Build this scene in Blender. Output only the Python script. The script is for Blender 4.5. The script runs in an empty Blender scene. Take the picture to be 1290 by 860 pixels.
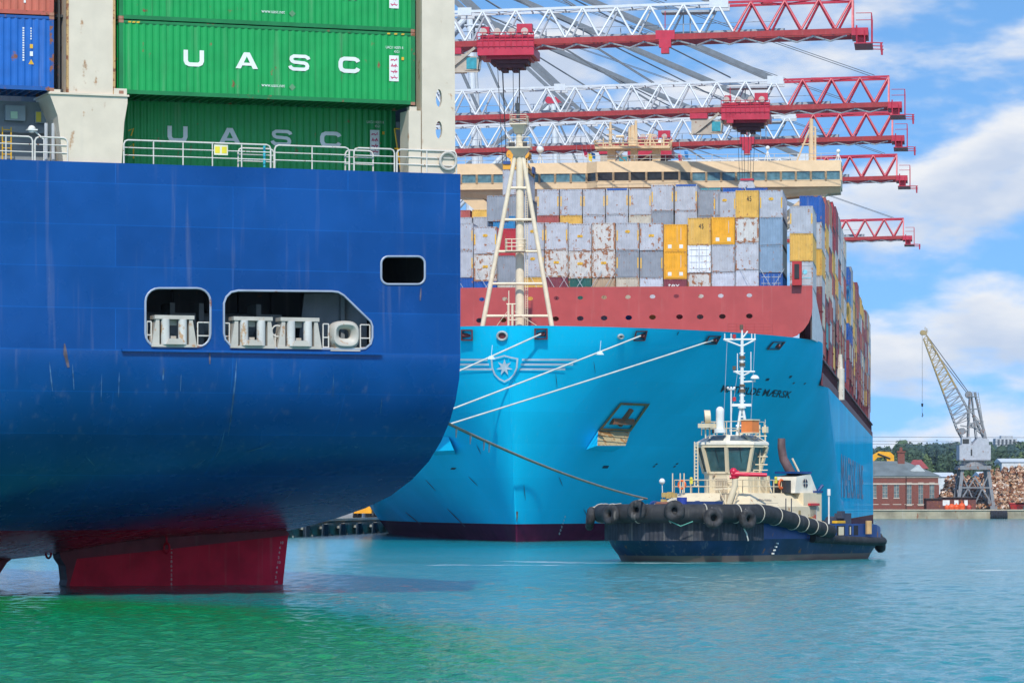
import bpy, math, random
import numpy as np
from mathutils import Vector, Matrix
from mathutils.geometry import tessellate_polygon
R = math.radians
random.seed(7); rng = np.random.default_rng(7)
sc = bpy.context.scene
COL = sc.collection
# ------------------------------------------------------------------ camera
F = 4700.0; HC = 3.7; HOR = 635.0
cam = bpy.data.cameras.new("camera"); cam_o = bpy.data.objects.new("camera", cam); COL.objects.link(cam_o)
cam.sensor_width = 36.0; cam.lens = F/1290*36; cam.shift_y = (HOR-430)/1290
cam.clip_start = 1; cam.clip_end = 20000
cam_o.location = (0, 0, HC); cam_o.rotation_euler = (R(90), 0, 0)
sc.camera = cam_o
# ------------------------------------------------------------------ light
SUN_EL, SUN_AZ = 46.0, 1.5           # sun behind the camera and a little to the left
sd = Vector((-math.sin(R(SUN_AZ))*math.cos(R(SUN_EL)), -math.cos(R(SUN_AZ))*math.cos(R(SUN_EL)), math.sin(R(SUN_EL))))
sun = bpy.data.lights.new("sun", 'SUN'); sun.energy = 4.0; sun.angle = R(0.5); sun.color = (1.0, .955, .88)
sun_o = bpy.data.objects.new("sun", sun); COL.objects.link(sun_o)
sun_o.location = (-60, -100, 120); sun_o.rotation_euler = (-sd).to_track_quat('-Z', 'Y').to_euler()
SKY_K = 0.10
world = bpy.data.worlds.new("World"); sc.world = world; world.use_nodes = True
def build_world():
    nt = world.node_tree; N = nt.nodes; L = nt.links
    for n in list(N): N.remove(n)
    out = N.new('ShaderNodeOutputWorld'); bg = N.new('ShaderNodeBackground'); bg.inputs[1].default_value = SKY_K
    L.new(bg.outputs[0], out.inputs[0])
    tc = N.new('ShaderNodeTexCoord')
    sep = N.new('ShaderNodeSeparateXYZ'); L.new(tc.outputs['Generated'], sep.inputs[0])
    def math_(op, a, b=None, c=None, clamp=False):
        m = N.new('ShaderNodeMath'); m.operation = op; m.use_clamp = clamp
        for i, x in enumerate((a, b, c)):
            if x is None: continue
            if isinstance(x, (int, float)): m.inputs[i].default_value = x
            else: L.new(x, m.inputs[i])
        return m.outputs[0]
    # clear air: the low sky keeps the deep blue of the higher sky
    zz = math_('ADD', math_('MULTIPLY', math_('MAXIMUM', sep.outputs[2], 0.0), 1.7), 0.30)
    cmb = N.new('ShaderNodeCombineXYZ'); L.new(sep.outputs[0], cmb.inputs[0]); L.new(sep.outputs[1], cmb.inputs[1]); L.new(zz, cmb.inputs[2])
    nrm = N.new('ShaderNodeVectorMath'); nrm.operation = 'NORMALIZE'; L.new(cmb.outputs[0], nrm.inputs[0])
    sky = N.new('ShaderNodeTexSky'); sky.sky_type = 'NISHITA'; sky.sun_disc = False
    sky.sun_elevation = R(SUN_EL); sky.sun_rotation = R(180+SUN_AZ); sky.ozone_density = 1.6; sky.dust_density = .3
    L.new(nrm.outputs[0], sky.inputs[0])
    hs = N.new('ShaderNodeHueSaturation'); hs.inputs['Saturation'].default_value = 1.12; hs.inputs['Value'].default_value = 2.35
    L.new(sky.outputs[0], hs.inputs['Color'])
    # clouds laid out by direction in flat layers
    mp = N.new('ShaderNodeMapping'); mp.inputs['Scale'].default_value = (21, 21, 54); mp.inputs['Location'].default_value = (3.1, 1.7, .35)
    L.new(tc.outputs['Generated'], mp.inputs[0])
    n1 = N.new('ShaderNodeTexNoise'); n1.inputs['Scale'].default_value = 1.0; n1.inputs['Detail'].default_value = 10; n1.inputs['Roughness'].default_value = .52; n1.inputs['Distortion'].default_value = .1
    L.new(mp.outputs[0], n1.inputs['Vector'])
    # more cloud toward the right and low down, clear air at the left
    lean = math_('ADD', math_('MULTIPLY', sep.outputs[0], 1.3), -0.035)
    lean = math_('MINIMUM', math_('MAXIMUM', lean, -.10), .055)
    lean = math_('SUBTRACT', lean, math_('MINIMUM', math_('MULTIPLY', math_('MAXIMUM', math_('SUBTRACT', sep.outputs[2], .12), 0.0), 1.0), .11))
    low = math_('MULTIPLY', math_('SUBTRACT', .07, math_('MINIMUM', math_('MAXIMUM', sep.outputs[2], 0.0), .07)), .9)
    dens = math_('ADD', math_('ADD', n1.outputs['Fac'], lean), low)
    rmp = N.new('ShaderNodeMapRange'); rmp.interpolation_type = 'SMOOTHSTEP'
    L.new(dens, rmp.inputs[0]); rmp.inputs[1].default_value = .455; rmp.inputs[2].default_value = .655
    mp2 = N.new('ShaderNodeMapping'); mp2.inputs['Scale'].default_value = (21, 21, 54); mp2.inputs['Location'].default_value = (3.1, 1.7, .70)
    L.new(tc.outputs['Generated'], mp2.inputs[0])
    n2 = N.new('ShaderNodeTexNoise'); n2.inputs['Scale'].default_value = 1.0; n2.inputs['Detail'].default_value = 5; n2.inputs['Roughness'].default_value = .5
    L.new(mp2.outputs[0], n2.inputs['Vector'])
    ccol = N.new('ShaderNodeValToRGB'); ccol.color_ramp.elements[0].position = .44; ccol.color_ramp.elements[1].position = .64
    ccol.color_ramp.elements[1].color = (6.0, 6.9, 8.5, 1); ccol.color_ramp.elements[0].color = (9.2, 9.3, 9.5, 1)
    L.new(n2.outputs['Fac'], ccol.inputs[0])
    mix = N.new('ShaderNodeMix'); mix.data_type = 'RGBA'
    fac = math_('MULTIPLY', rmp.outputs[0], .95)
    L.new(fac, mix.inputs['Factor']); tint = N.new('ShaderNodeMix'); tint.data_type = 'RGBA'; tint.blend_type = 'MULTIPLY'; tint.inputs['Factor'].default_value = 1; tint.inputs['B'].default_value = (.86, 1.05, 1.08, 1); L.new(hs.outputs[0], tint.inputs['A']); L.new(tint.outputs['Result'], mix.inputs['A']); L.new(ccol.outputs[0], mix.inputs['B'])
    L.new(mix.outputs['Result'], bg.inputs[0])
build_world()
sc.view_settings.view_transform = 'Standard'; sc.view_settings.look = 'None'; sc.view_settings.gamma = 1
sc.view_settings.exposure = 0.0; sc.view_settings.use_curve_mapping = False
# ------------------------------------------------------------------ helpers: objects
def obj(name, mb, mats=None, parent=None, smooth=None):
    """one mesh object out of a mesh builder"""
    me = mb if isinstance(mb, bpy.types.Mesh) else mb.mesh(name, mats, smooth)
    o = bpy.data.objects.new(name, me); COL.objects.link(o)
    if parent is not None: o.parent = parent
    return o
def tag(o, label=None, cat=None, group=None, kind=None):
    if label: o['label'] = label
    if cat: o['category'] = cat
    if group: o['group'] = group
    if kind: o['kind'] = kind
    return o
def thing(name, label, cat, loc=(0, 0, 0), rz=0, group=None):
    o = bpy.data.objects.new(name, None); COL.objects.link(o); o.empty_display_size = .5
    o.location = loc; o.rotation_euler = (0, 0, rz)
    return tag(o, label, cat, group)
def dup(root, loc, rz=None, label=None):
    r = root.copy(); COL.objects.link(r); r.location = loc
    if rz is not None: r.rotation_euler = (0, 0, rz)
    if label: r['label'] = label
    for ch in list(root.children):
        c = ch.copy(); COL.objects.link(c); c.parent = r
        for g in ch.children:
            d = g.copy(); COL.objects.link(d); d.parent = c
    return r
ORD = 'zeroth first second third fourth fifth sixth seventh eighth ninth tenth eleventh twelfth thirteenth fourteenth fifteenth sixteenth seventeenth eighteenth nineteenth twentieth twenty-first twenty-second twenty-third twenty-fourth'.split()
class MB:
    """collects shapes into one mesh; cm is the current material slot"""
    def __init__(s, M=None): s.v = []; s.f = []; s.m = []; s.cm = 0; s.M = M
    def add(s, vs, fs):
        b = len(s.v)
        if s.M is not None: vs = [s.M @ Vector(p) for p in vs]
        s.v.extend([tuple(p) for p in vs]); s.f.extend([tuple(i+b for i in f) for f in fs]); s.m.extend([s.cm]*len(fs))
        return s
    def box(s, x0, x1, y0, y1, z0, z1):
        x0, x1 = min(x0, x1), max(x0, x1); y0, y1 = min(y0, y1), max(y0, y1); z0, z1 = min(z0, z1), max(z0, z1)
        return s.add([(x0,y0,z0),(x1,y0,z0),(x1,y1,z0),(x0,y1,z0),(x0,y0,z1),(x1,y0,z1),(x1,y1,z1),(x0,y1,z1)],
              [(0,3,2,1),(4,5,6,7),(0,1,5,4),(1,2,6,5),(2,3,7,6),(3,0,4,7)])
    def cbox(s, c, d): return s.box(c[0]-d[0]/2, c[0]+d[0]/2, c[1]-d[1]/2, c[1]+d[1]/2, c[2]-d[2]/2, c[2]+d[2]/2)
    def bar(s, p, q, w, h=None):
        p = Vector(p); q = Vector(q); h = w if h is None else h
        d = (q-p).normalized(); up = Vector((0,0,1)) if abs(d.z) < .95 else Vector((0,1,0))
        a = d.cross(up).normalized()*w/2; b = a.cross(d).normalized()*h/2
        vs = [p-a-b, p+a-b, p+a+b, p-a+b, q-a-b, q+a-b, q+a+b, q-a+b]
        return s.add(vs, [(0,1,2,3),(7,6,5,4),(0,4,5,1),(1,5,6,2),(2,6,7,3),(3,7,4,0)])
    def tube(s, p, q, r, r2=None, n=8, caps=True):
        p = Vector(p); q = Vector(q); r2 = r if r2 is None else r2
        d = (q-p).normalized(); up = Vector((0,0,1)) if abs(d.z) < .9 else Vector((0,1,0))
        a = d.cross(up).normalized(); b = a.cross(d).normalized(); vs = []
        for c, rr in ((p, r), (q, r2)):
            for i in range(n):
                t = 2*math.pi*i/n; vs.append(c+a*math.cos(t)*rr+b*math.sin(t)*rr)
        fs = [(i, i+n, (i+1)%n+n, (i+1)%n) for i in range(n)]
        if caps: fs += [tuple(range(n)), tuple(range(2*n-1, n-1, -1))]
        return s.add(vs, fs)
    def path(s, pts, r, n=6, closed=False, rads=None):
        P = [Vector(p) for p in pts]; m = len(P); vs = []
        prev = None
        for i in range(m):
            if closed: d = P[(i+1)%m]-P[i-1]
            else: d = P[min(i+1, m-1)]-P[max(i-1, 0)]
            d.normalize()
            if prev is None:
                up = Vector((0,0,1)) if abs(d.z) < .9 else Vector((0,1,0)); a = d.cross(up).normalized()
            else: a = (prev-d*prev.dot(d)).normalized()
            prev = a; b = d.cross(a); rr = r if rads is None else rads[i]
            for k in range(n):
                t = 2*math.pi*k/n; vs.append(P[i]+a*math.cos(t)*rr+b*math.sin(t)*rr)
        fs = []
        for i in range(m if closed else m-1):
            j = (i+1)%m
            for k in range(n): fs.append((i*n+k, i*n+(k+1)%n, j*n+(k+1)%n, j*n+k))
        if not closed: fs += [tuple(range(n-1, -1, -1)), tuple(range((m-1)*n, m*n))]
        return s.add(vs, fs)
    def loft(s, rings, closed=True, cap0=False, cap1=False):
        n = len(rings[0]); vs = [p for r in rings for p in r]; fs = []
        for i in range(len(rings)-1):
            for k in range(n if closed else n-1):
                fs.append((i*n+k, i*n+(k+1)%n, (i+1)*n+(k+1)%n, (i+1)*n+k))
        if cap0: fs.append(tuple(range(n-1, -1, -1)))
        if cap1: fs.append(tuple(range((len(rings)-1)*n, len(rings)*n)))
        return s.add(vs, fs)
    def prism(s, poly, fn, d0, d1):
        """polygon in 2-D carried through fn(a, b, depth)"""
        n = len(poly)
        vs = [fn(a, b, d0) for a, b in poly]+[fn(a, b, d1) for a, b in poly]
        return s.add(vs, [tuple(range(n)), tuple(range(2*n-1, n-1, -1))]+[(i, i+n, (i+1)%n+n, (i+1)%n) for i in range(n)])
    def panel(s, outer, holes, fn, d0, d1):
        """a plate with real holes in it"""
        loops = [outer]+list(holes); flat = [p for l in loops for p in l]
        tris = tessellate_polygon([[Vector((a, b, 0)) for a, b in l] for l in loops]); n = len(flat)
        vs = [fn(a, b, d0) for a, b in flat]+[fn(a, b, d1) for a, b in flat]
        fs = [tuple(t) for t in tris]+[tuple(i+n for i in reversed(t)) for t in tris]
        o = 0
        for l in loops:
            m = len(l)
            fs += [(o+i, o+(i+1)%m, o+(i+1)%m+n, o+i+n) for i in range(m)]; o += m
        return s.add(vs, fs)
    def torus(s, c, axis, R0, r0, n=18, m=8, flat=1.0):
        c = Vector(c); d = Vector(axis).normalized(); up = Vector((0,0,1)) if abs(d.z) < .9 else Vector((1,0,0))
        a = d.cross(up).normalized(); b = a.cross(d)
        vs = []
        for i in range(n):
            t = 2*math.pi*i/n; e = a*math.cos(t)+b*math.sin(t)
            for k in range(m):
                u = 2*math.pi*k/m; vs.append(c+e*(R0+r0*math.cos(u))+d*r0*flat*math.sin(u))
        fs = [(i*m+k, ((i+1)%n)*m+k, ((i+1)%n)*m+(k+1)%m, i*m+(k+1)%m) for i in range(n) for k in range(m)]
        return s.add(vs, fs)
    def sphere(s, c, r, n=12, m=8, zs=1.0, z0=-1.0):
        vs = []
        for j in range(m+1):
            ph = math.asin(z0)+(math.pi/2-math.asin(z0))*j/m
            for i in range(n):
                t = 2*math.pi*i/n; vs.append((c[0]+r*math.cos(ph)*math.cos(t), c[1]+r*math.cos(ph)*math.sin(t), c[2]+r*zs*math.sin(ph)))
        return s.add(vs, [(j*n+i, j*n+(i+1)%n, (j+1)*n+(i+1)%n, (j+1)*n+i) for j in range(m) for i in range(n)]+[tuple(range(n-1,-1,-1))])
    def rail(s, pts, h, r=.025, mids=(.5,), step=1.5):
        """hand rail along a run of points (foot line)"""
        P = [Vector(p) for p in pts]
        for f in (1.0,)+tuple(mids): s.path([p+Vector((0,0,h*f)) for p in P], r, 5)
        for a, b in zip(P[:-1], P[1:]):
            k = max(1, round((b-a).length/step))
            for i in range(k+1):
                q = a.lerp(b, i/k); s.tube(q, q+Vector((0,0,h)), r, n=5)
        return s
    def mesh(s, name, mats, smooth=None):
        me = bpy.data.meshes.new(name); me.from_pydata(s.v, [], s.f)
        mats = mats if isinstance(mats, (list, tuple)) else [mats]
        for m in mats: me.materials.append(m)
        me.polygons.foreach_set('material_index', s.m)
        me.validate(); me.update()
        import bmesh
        bm = bmesh.new(); bm.from_mesh(me); bmesh.ops.recalc_face_normals(bm, faces=bm.faces); bm.to_mesh(me); bm.free()
        if smooth:
            me.shade_smooth(); me.set_sharp_from_angle(angle=R(smooth))
        return me
def flatmesh(name, v, f, mat, smooth=False):
    me = bpy.data.meshes.new(name); me.from_pydata(v, [], f); me.materials.append(mat); me.update()
    if smooth: me.shade_smooth()
    return me
_tcache = {}
def text2d(txt, size=1.0, align='LEFT', bold=0.0):
    """outline of a text as triangles in 2-D"""
    key = (txt, align, bold)
    if key not in _tcache:
        cu = bpy.data.curves.new('lettering', 'FONT'); cu.body = txt; cu.size = 1.0; cu.align_x = align; cu.resolution_u = 3; cu.offset = bold
        o = bpy.data.objects.new('lettering', cu); COL.objects.link(o)
        me = bpy.data.meshes.new_from_object(o.evaluated_get(bpy.context.evaluated_depsgraph_get()))
        _tcache[key] = ([(v.co.x, v.co.y) for v in me.vertices], [tuple(p.vertices) for p in me.polygons])
        bpy.data.objects.remove(o); bpy.data.curves.remove(cu); bpy.data.meshes.remove(me)
    vs, fs = _tcache[key]
    return [(a*size, b*size) for a, b in vs], fs
def rounded(x0, x1, z0, z1, r, n=5):
    pts = []
    for cx, cz, a0 in ((x1-r, z1-r, 0), (x0+r, z1-r, 90), (x0+r, z0+r, 180), (x1-r, z0+r, 270)):
        for i in range(n+1):
            a = R(a0+90*i/n); pts.append((cx+r*math.cos(a), cz+r*math.sin(a)))
    return pts
def oval(cx, cz, rx, rz, n=14): return [(cx+rx*math.cos(2*math.pi*i/n), cz+rz*math.sin(2*math.pi*i/n)) for i in range(n)]
# ------------------------------------------------------------------ helpers: materials
MATS = {}
def mat(name, col, rough=.5, metal=0.0, var=.10, vscale=1.2, streak=0.0, rust=0.0, rscale=1.0, rustcol=(.22,.075,.03), spec=.5, bump=0.0, bscale=8.0, coat=0.0, plates=None, pk=.5):
    """painted / worn surface; all wear is procedural and sits on the object"""
    if name in MATS: return MATS[name]
    m = bpy.data.materials.new(name); m.use_nodes = True; MATS[name] = m
    nt = m.node_tree; N = nt.nodes; L = nt.links; p = N['Principled BSDF']
    p.inputs['Roughness'].default_value = rough; p.inputs['Metallic'].default_value = metal
    p.inputs['Specular IOR Level'].default_value = spec; p.inputs['Coat Weight'].default_value = coat
    tc = N.new('ShaderNodeTexCoord'); oi = N.new('ShaderNodeObjectInfo')
    off = N.new('ShaderNodeVectorMath'); off.operation = 'MULTIPLY_ADD'
    L.new(oi.outputs['Random'], off.inputs[0]); off.inputs[1].default_value = (91, 57, 33); L.new(tc.outputs['Object'], off.inputs[2])
    vec = off.outputs[0]
    def noise(scale, detail=4, sc3=None, rg=.55):
        n = N.new('ShaderNodeTexNoise'); n.inputs['Scale'].default_value = scale; n.inputs['Detail'].default_value = detail; n.inputs['Roughness'].default_value = rg
        if sc3:
            mp = N.new('ShaderNodeMapping'); mp.inputs['Scale'].default_value = sc3; L.new(vec, mp.inputs[0]); L.new(mp.outputs[0], n.inputs['Vector'])
        else: L.new(vec, n.inputs['Vector'])
        return n.outputs['Fac']
    def rampf(src, a, b):
        r = N.new('ShaderNodeMapRange'); L.new(src, r.inputs[0]); r.inputs[1].default_value = a; r.inputs[2].default_value = b; r.interpolation_type = 'SMOOTHSTEP'; return r.outputs[0]
    def mixc(f, a, b, blend='MIX'):
        x = N.new('ShaderNodeMix'); x.data_type = 'RGBA'; x.blend_type = blend
        for k, val in (('Factor', f), ('A', a), ('B', b)):
            if isinstance(val, tuple): x.inputs[k].default_value = val+(1,) if len(val) == 3 else val
            elif isinstance(val, (int, float)): x.inputs[k].default_value = val
            else: L.new(val, x.inputs[k])
        return x.outputs['Result']
    c = mixc(rampf(noise(vscale), .3, .7), tuple(x*(1-var) for x in col), tuple(min(1, x*(1+var)+var*.03) for x in col))
    if plates:      # welded plating: small tone steps and seams
        br = N.new('ShaderNodeTexBrick'); br.inputs['Scale'].default_value = 1; br.inputs['Brick Width'].default_value = plates[0]; br.inputs['Row Height'].default_value = plates[1]
        br.inputs['Mortar Size'].default_value = plates[2]; br.inputs['Color1'].default_value = (.70,.74,.78,1); br.inputs['Color2'].default_value = (1.22,1.16,1.12,1); br.inputs['Mortar'].default_value = plates[3]+(1,)
        sp = N.new('ShaderNodeSeparateXYZ'); L.new(tc.outputs['Object'], sp.inputs[0]); cb = N.new('ShaderNodeCombineXYZ'); L.new(sp.outputs[0], cb.inputs[0]); L.new(sp.outputs[2], cb.inputs[1])
        L.new(cb.outputs[0], br.inputs['Vector']); c = mixc(pk, c, br.outputs['Color'], 'MULTIPLY')
    if streak:
        c = mixc(rampf(noise(1.0, 3, (3.2, 3.2, .16)), .56, .80), c, mixc(streak, c, (.42,.38,.32)))
    if rust:
        a = .68-.26*rust
        nz = N.new('ShaderNodeMath'); nz.operation = 'ADD'
        L.new(noise(rscale*1.6, 6, None, .65), nz.inputs[0]); k = N.new('ShaderNodeMath'); k.operation = 'MULTIPLY_ADD'
        L.new(noise(1.0, 3, (2.6, 2.6, .35)), k.inputs[0]); k.inputs[1].default_value = .5; k.inputs[2].default_value = -.25; L.new(k.outputs[0], nz.inputs[1])
        f = rampf(nz.outputs[0], a, a+.08)
        c = mixc(f, c, mixc(noise(rscale*4, 3), tuple(x*.6 for x in rustcol), tuple(x*1.5 for x in rustcol)))
    L.new(c, p.inputs['Base Color'])
    if bump:
        b = N.new('ShaderNodeBump'); b.inputs['Strength'].default_value = bump; b.inputs['Distance'].default_value = .08
        L.new(noise(bscale, 4), b.inputs['Height']); L.new(b.outputs[0], p.inputs['Normal'])
    rr = N.new('ShaderNodeMapRange'); L.new(noise(vscale*2.3, 4), rr.inputs[0]); rr.inputs[3].default_value = max(.03, rough*.8); rr.inputs[4].default_value = min(1, rough*1.25); L.new(rr.outputs[0], p.inputs['Roughness'])
    return m
def glassy(name, col=(.02,.035,.045), rough=.05):
    if name in MATS: return MATS[name]
    m = bpy.data.materials.new(name); m.use_nodes = True; MATS[name] = m
    nt = m.node_tree; N = nt.nodes; L = nt.links; p = N['Principled BSDF']
    n = N.new('ShaderNodeTexNoise'); n.inputs['Scale'].default_value = 1.6; tc = N.new('ShaderNodeTexCoord'); L.new(tc.outputs['Object'], n.inputs['Vector'])
    x = N.new('ShaderNodeMix'); x.data_type = 'RGBA'; L.new(n.outputs['Fac'], x.inputs['Factor']); x.inputs['A'].default_value = tuple(c*.4 for c in col)+(1,); x.inputs['B'].default_value = tuple(c*2 for c in col)+(1,)
    L.new(x.outputs['Result'], p.inputs['Base Color']); p.inputs['Roughness'].default_value = rough; p.inputs['Specular IOR Level'].default_value = .7
    return m
WHITE = mat('white_paint', (.74,.74,.70), .45, var=.08)
CREAMM = mat('mast_cream', (.72,.60,.42), .45, var=.08, streak=.25)
BLACK = mat('black_paint', (.012,.012,.014), .5)
DARK = mat('dark_steel', (.035,.037,.04), .6, rust=.25)
GREY = mat('grey_steel', (.20,.22,.23), .55, streak=.3)
LGREY = mat('light_grey_steel', (.42,.44,.46), .5, streak=.25)
ROPE = mat('pale_rope', (.48,.44,.36), .9)
YELLOW = mat('yellow_paint', (.72,.40,.02), .45, rust=.12)
REDP = mat('red_paint', (.50,.03,.035), .4)
ORANGE = mat('orange_plastic', (.75,.14,.03), .5)
# ================================================================== WATER
def build_water():
    # one sheet, finer near the camera, out past the far quay
    ys = [8.0]
    while ys[-1] < 1500: ys.append(ys[-1]+max(.10, ys[-1]*.0028))
    ys = np.array(ys); us = np.concatenate([[-60, -12, -4, -1.2, -.5, -.28], np.linspace(-.2, .2, 330), [.28, .5, 1.2, 4, 12, 60]])
    Y = np.repeat(ys[:, None], len(us), 1); X = us[None, :]*np.maximum(Y, 60)
    Z = np.zeros_like(Y)
    r2 = np.random.default_rng(3)
    for k in range(44):
        lam = 0.42*(1.09**k) if k < 26 else r2.uniform(.45, 1.6)
        ang = R(r2.normal(205, 42)); amp = .0055*lam**.75*(1 if lam < 1.6 else .55)
        kx, ky = math.cos(ang)*2*math.pi/lam, math.sin(ang)*2*math.pi/lam
        fade = np.clip(lam/(np.maximum(Y*.0028, Y*.00125)*4.0), 0, 1)**2
        ph = kx*X+ky*Y+r2.uniform(0, 6.28)
        warp = .8*np.sin(X*r2.uniform(.02, .09)+Y*r2.uniform(.02, .09)+r2.uniform(0, 6.28))
        Z += amp*fade*(np.sin(ph+warp)+.25*np.sin(2*(ph+warp)))
    Z[:, :4] = 0; Z[:, -4:] = 0
    n, m = Z.shape
    v = np.stack([X, Y, Z], -1).reshape(-1, 3)
    i = np.arange(n-1)[:, None]*m+np.arange(m-1)[None, :]
    f = np.stack([i, i+1, i+m+1, i+m], -1).reshape(-1, 4)
    me = bpy.data.meshes.new('water'); me.vertices.add(len(v)); me.vertices.foreach_set('co', v.ravel())
    me.loops.add(f.size); me.loops.foreach_set('vertex_index', f.ravel()); me.polygons.add(len(f))
    me.polygons.foreach_set('loop_start', np.arange(0, f.size, 4)); me.update(calc_edges=True); me.shade_smooth()
    m_ = bpy.data.materials.new('harbour_water'); m_.use_nodes = True; nt = m_.node_tree; N = nt.nodes; L = nt.links; p = N['Principled BSDF']
    p.inputs['IOR'].default_value = 1.42; p.inputs['Roughness'].default_value = .09
    tc = N.new('ShaderNodeTexCoord')
    n1 = N.new('ShaderNodeTexNoise'); n1.inputs['Scale'].default_value = .035; n1.inputs['Detail'].default_value = 5; L.new(tc.outputs['Object'], n1.inputs['Vector'])
    x = N.new('ShaderNodeMix'); x.data_type = 'RGBA'; x.inputs['A'].default_value = (.010,.22,.20,1); x.inputs['B'].default_value = (.02,.26,.28,1)
    mr = N.new('ShaderNodeMapRange'); L.new(n1.outputs['Fac'], mr.inputs[0]); mr.inputs[1].default_value = .35; mr.inputs[2].default_value = .65
    L.new(mr.outputs[0], x.inputs['Factor'])
    # emerald patch painted into the colour where the stern's dark reflection hides the sky
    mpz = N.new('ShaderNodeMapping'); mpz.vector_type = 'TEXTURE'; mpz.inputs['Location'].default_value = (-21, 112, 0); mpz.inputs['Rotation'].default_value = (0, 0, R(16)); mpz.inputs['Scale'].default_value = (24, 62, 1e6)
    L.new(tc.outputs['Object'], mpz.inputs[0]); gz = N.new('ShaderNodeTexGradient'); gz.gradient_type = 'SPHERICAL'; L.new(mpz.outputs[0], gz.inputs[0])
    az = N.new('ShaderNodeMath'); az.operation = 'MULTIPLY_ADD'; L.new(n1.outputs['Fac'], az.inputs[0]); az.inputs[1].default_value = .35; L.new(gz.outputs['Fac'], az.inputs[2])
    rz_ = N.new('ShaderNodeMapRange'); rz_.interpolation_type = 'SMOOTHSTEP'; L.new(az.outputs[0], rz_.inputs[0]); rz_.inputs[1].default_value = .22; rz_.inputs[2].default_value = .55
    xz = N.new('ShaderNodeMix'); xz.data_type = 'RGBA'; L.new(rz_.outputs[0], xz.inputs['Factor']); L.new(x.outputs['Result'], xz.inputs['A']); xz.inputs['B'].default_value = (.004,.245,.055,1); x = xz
    # foam churned up round the tug and in its drifting wake
    def foam(cx, cy, rx, ry, rot, lo):
        mp = N.new('ShaderNodeMapping'); mp.vector_type = 'TEXTURE'; mp.inputs['Location'].default_value = (cx, cy, 0); mp.inputs['Rotation'].default_value = (0, 0, rot); mp.inputs['Scale'].default_value = (rx, ry, 1e6)
        L.new(tc.outputs['Object'], mp.inputs[0]); g = N.new('ShaderNodeTexGradient'); g.gradient_type = 'SPHERICAL'; L.new(mp.outputs[0], g.inputs[0])
        fn = N.new('ShaderNodeTexNoise'); fn.inputs['Scale'].default_value = 1.1; fn.inputs['Detail'].default_value = 7; fn.inputs['Roughness'].default_value = .7
        ms = N.new('ShaderNodeMapping'); ms.inputs['Scale'].default_value = (.55, 1.0, 1); L.new(tc.outputs['Object'], ms.inputs[0]); L.new(ms.outputs[0], fn.inputs['Vector'])
        a = N.new('ShaderNodeMath'); a.operation = 'MULTIPLY'; L.new(g.outputs['Fac'], a.inputs[0]); L.new(fn.outputs['Fac'], a.inputs[1])
        r = N.new('ShaderNodeMapRange'); r.interpolation_type = 'SMOOTHSTEP'; L.new(a.outputs[0], r.inputs[0]); r.inputs[1].default_value = lo; r.inputs[2].default_value = lo+.16; return r.outputs[0]
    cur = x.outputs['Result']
    for args in ((17, 250, 24, 11, R(55), .30), (8, 236, 12, 3.5, R(3), .22), (34, 209, 22, 3.0, R(2), .24), (-4, 228, 20, 2.2, R(-3), .26), (2, 240, 7, 3, R(-40), .18)):
        fx = N.new('ShaderNodeMix'); fx.data_type = 'RGBA'; L.new(foam(*args), fx.inputs['Factor']); L.new(cur, fx.inputs['A']); fx.inputs['B'].default_value = (.62,.70,.70,1); cur = fx.outputs['Result']
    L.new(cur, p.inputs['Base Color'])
    n2 = N.new('ShaderNodeTexNoise'); n2.inputs['Scale'].default_value = 4.2; n2.inputs['Detail'].default_value = 5; n2.inputs['Roughness'].default_value = .62
    ms = N.new('ShaderNodeMapping'); ms.inputs['Scale'].default_value = (.85, .45, 1); ms.inputs['Rotation'].default_value = (0, 0, .25); L.new(tc.outputs['Object'], ms.inputs[0]); L.new(ms.outputs[0], n2.inputs['Vector'])
    b = N.new('ShaderNodeBump'); b.inputs['Strength'].default_value = 1.0; b.inputs['Distance'].default_value = .12; L.new(n2.outputs['Fac'], b.inputs['Height']); L.new(b.outputs[0], p.inputs['Normal'])
    me.materials.append(m_)
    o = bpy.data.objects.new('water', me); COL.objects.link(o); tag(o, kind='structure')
build_water()
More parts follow.
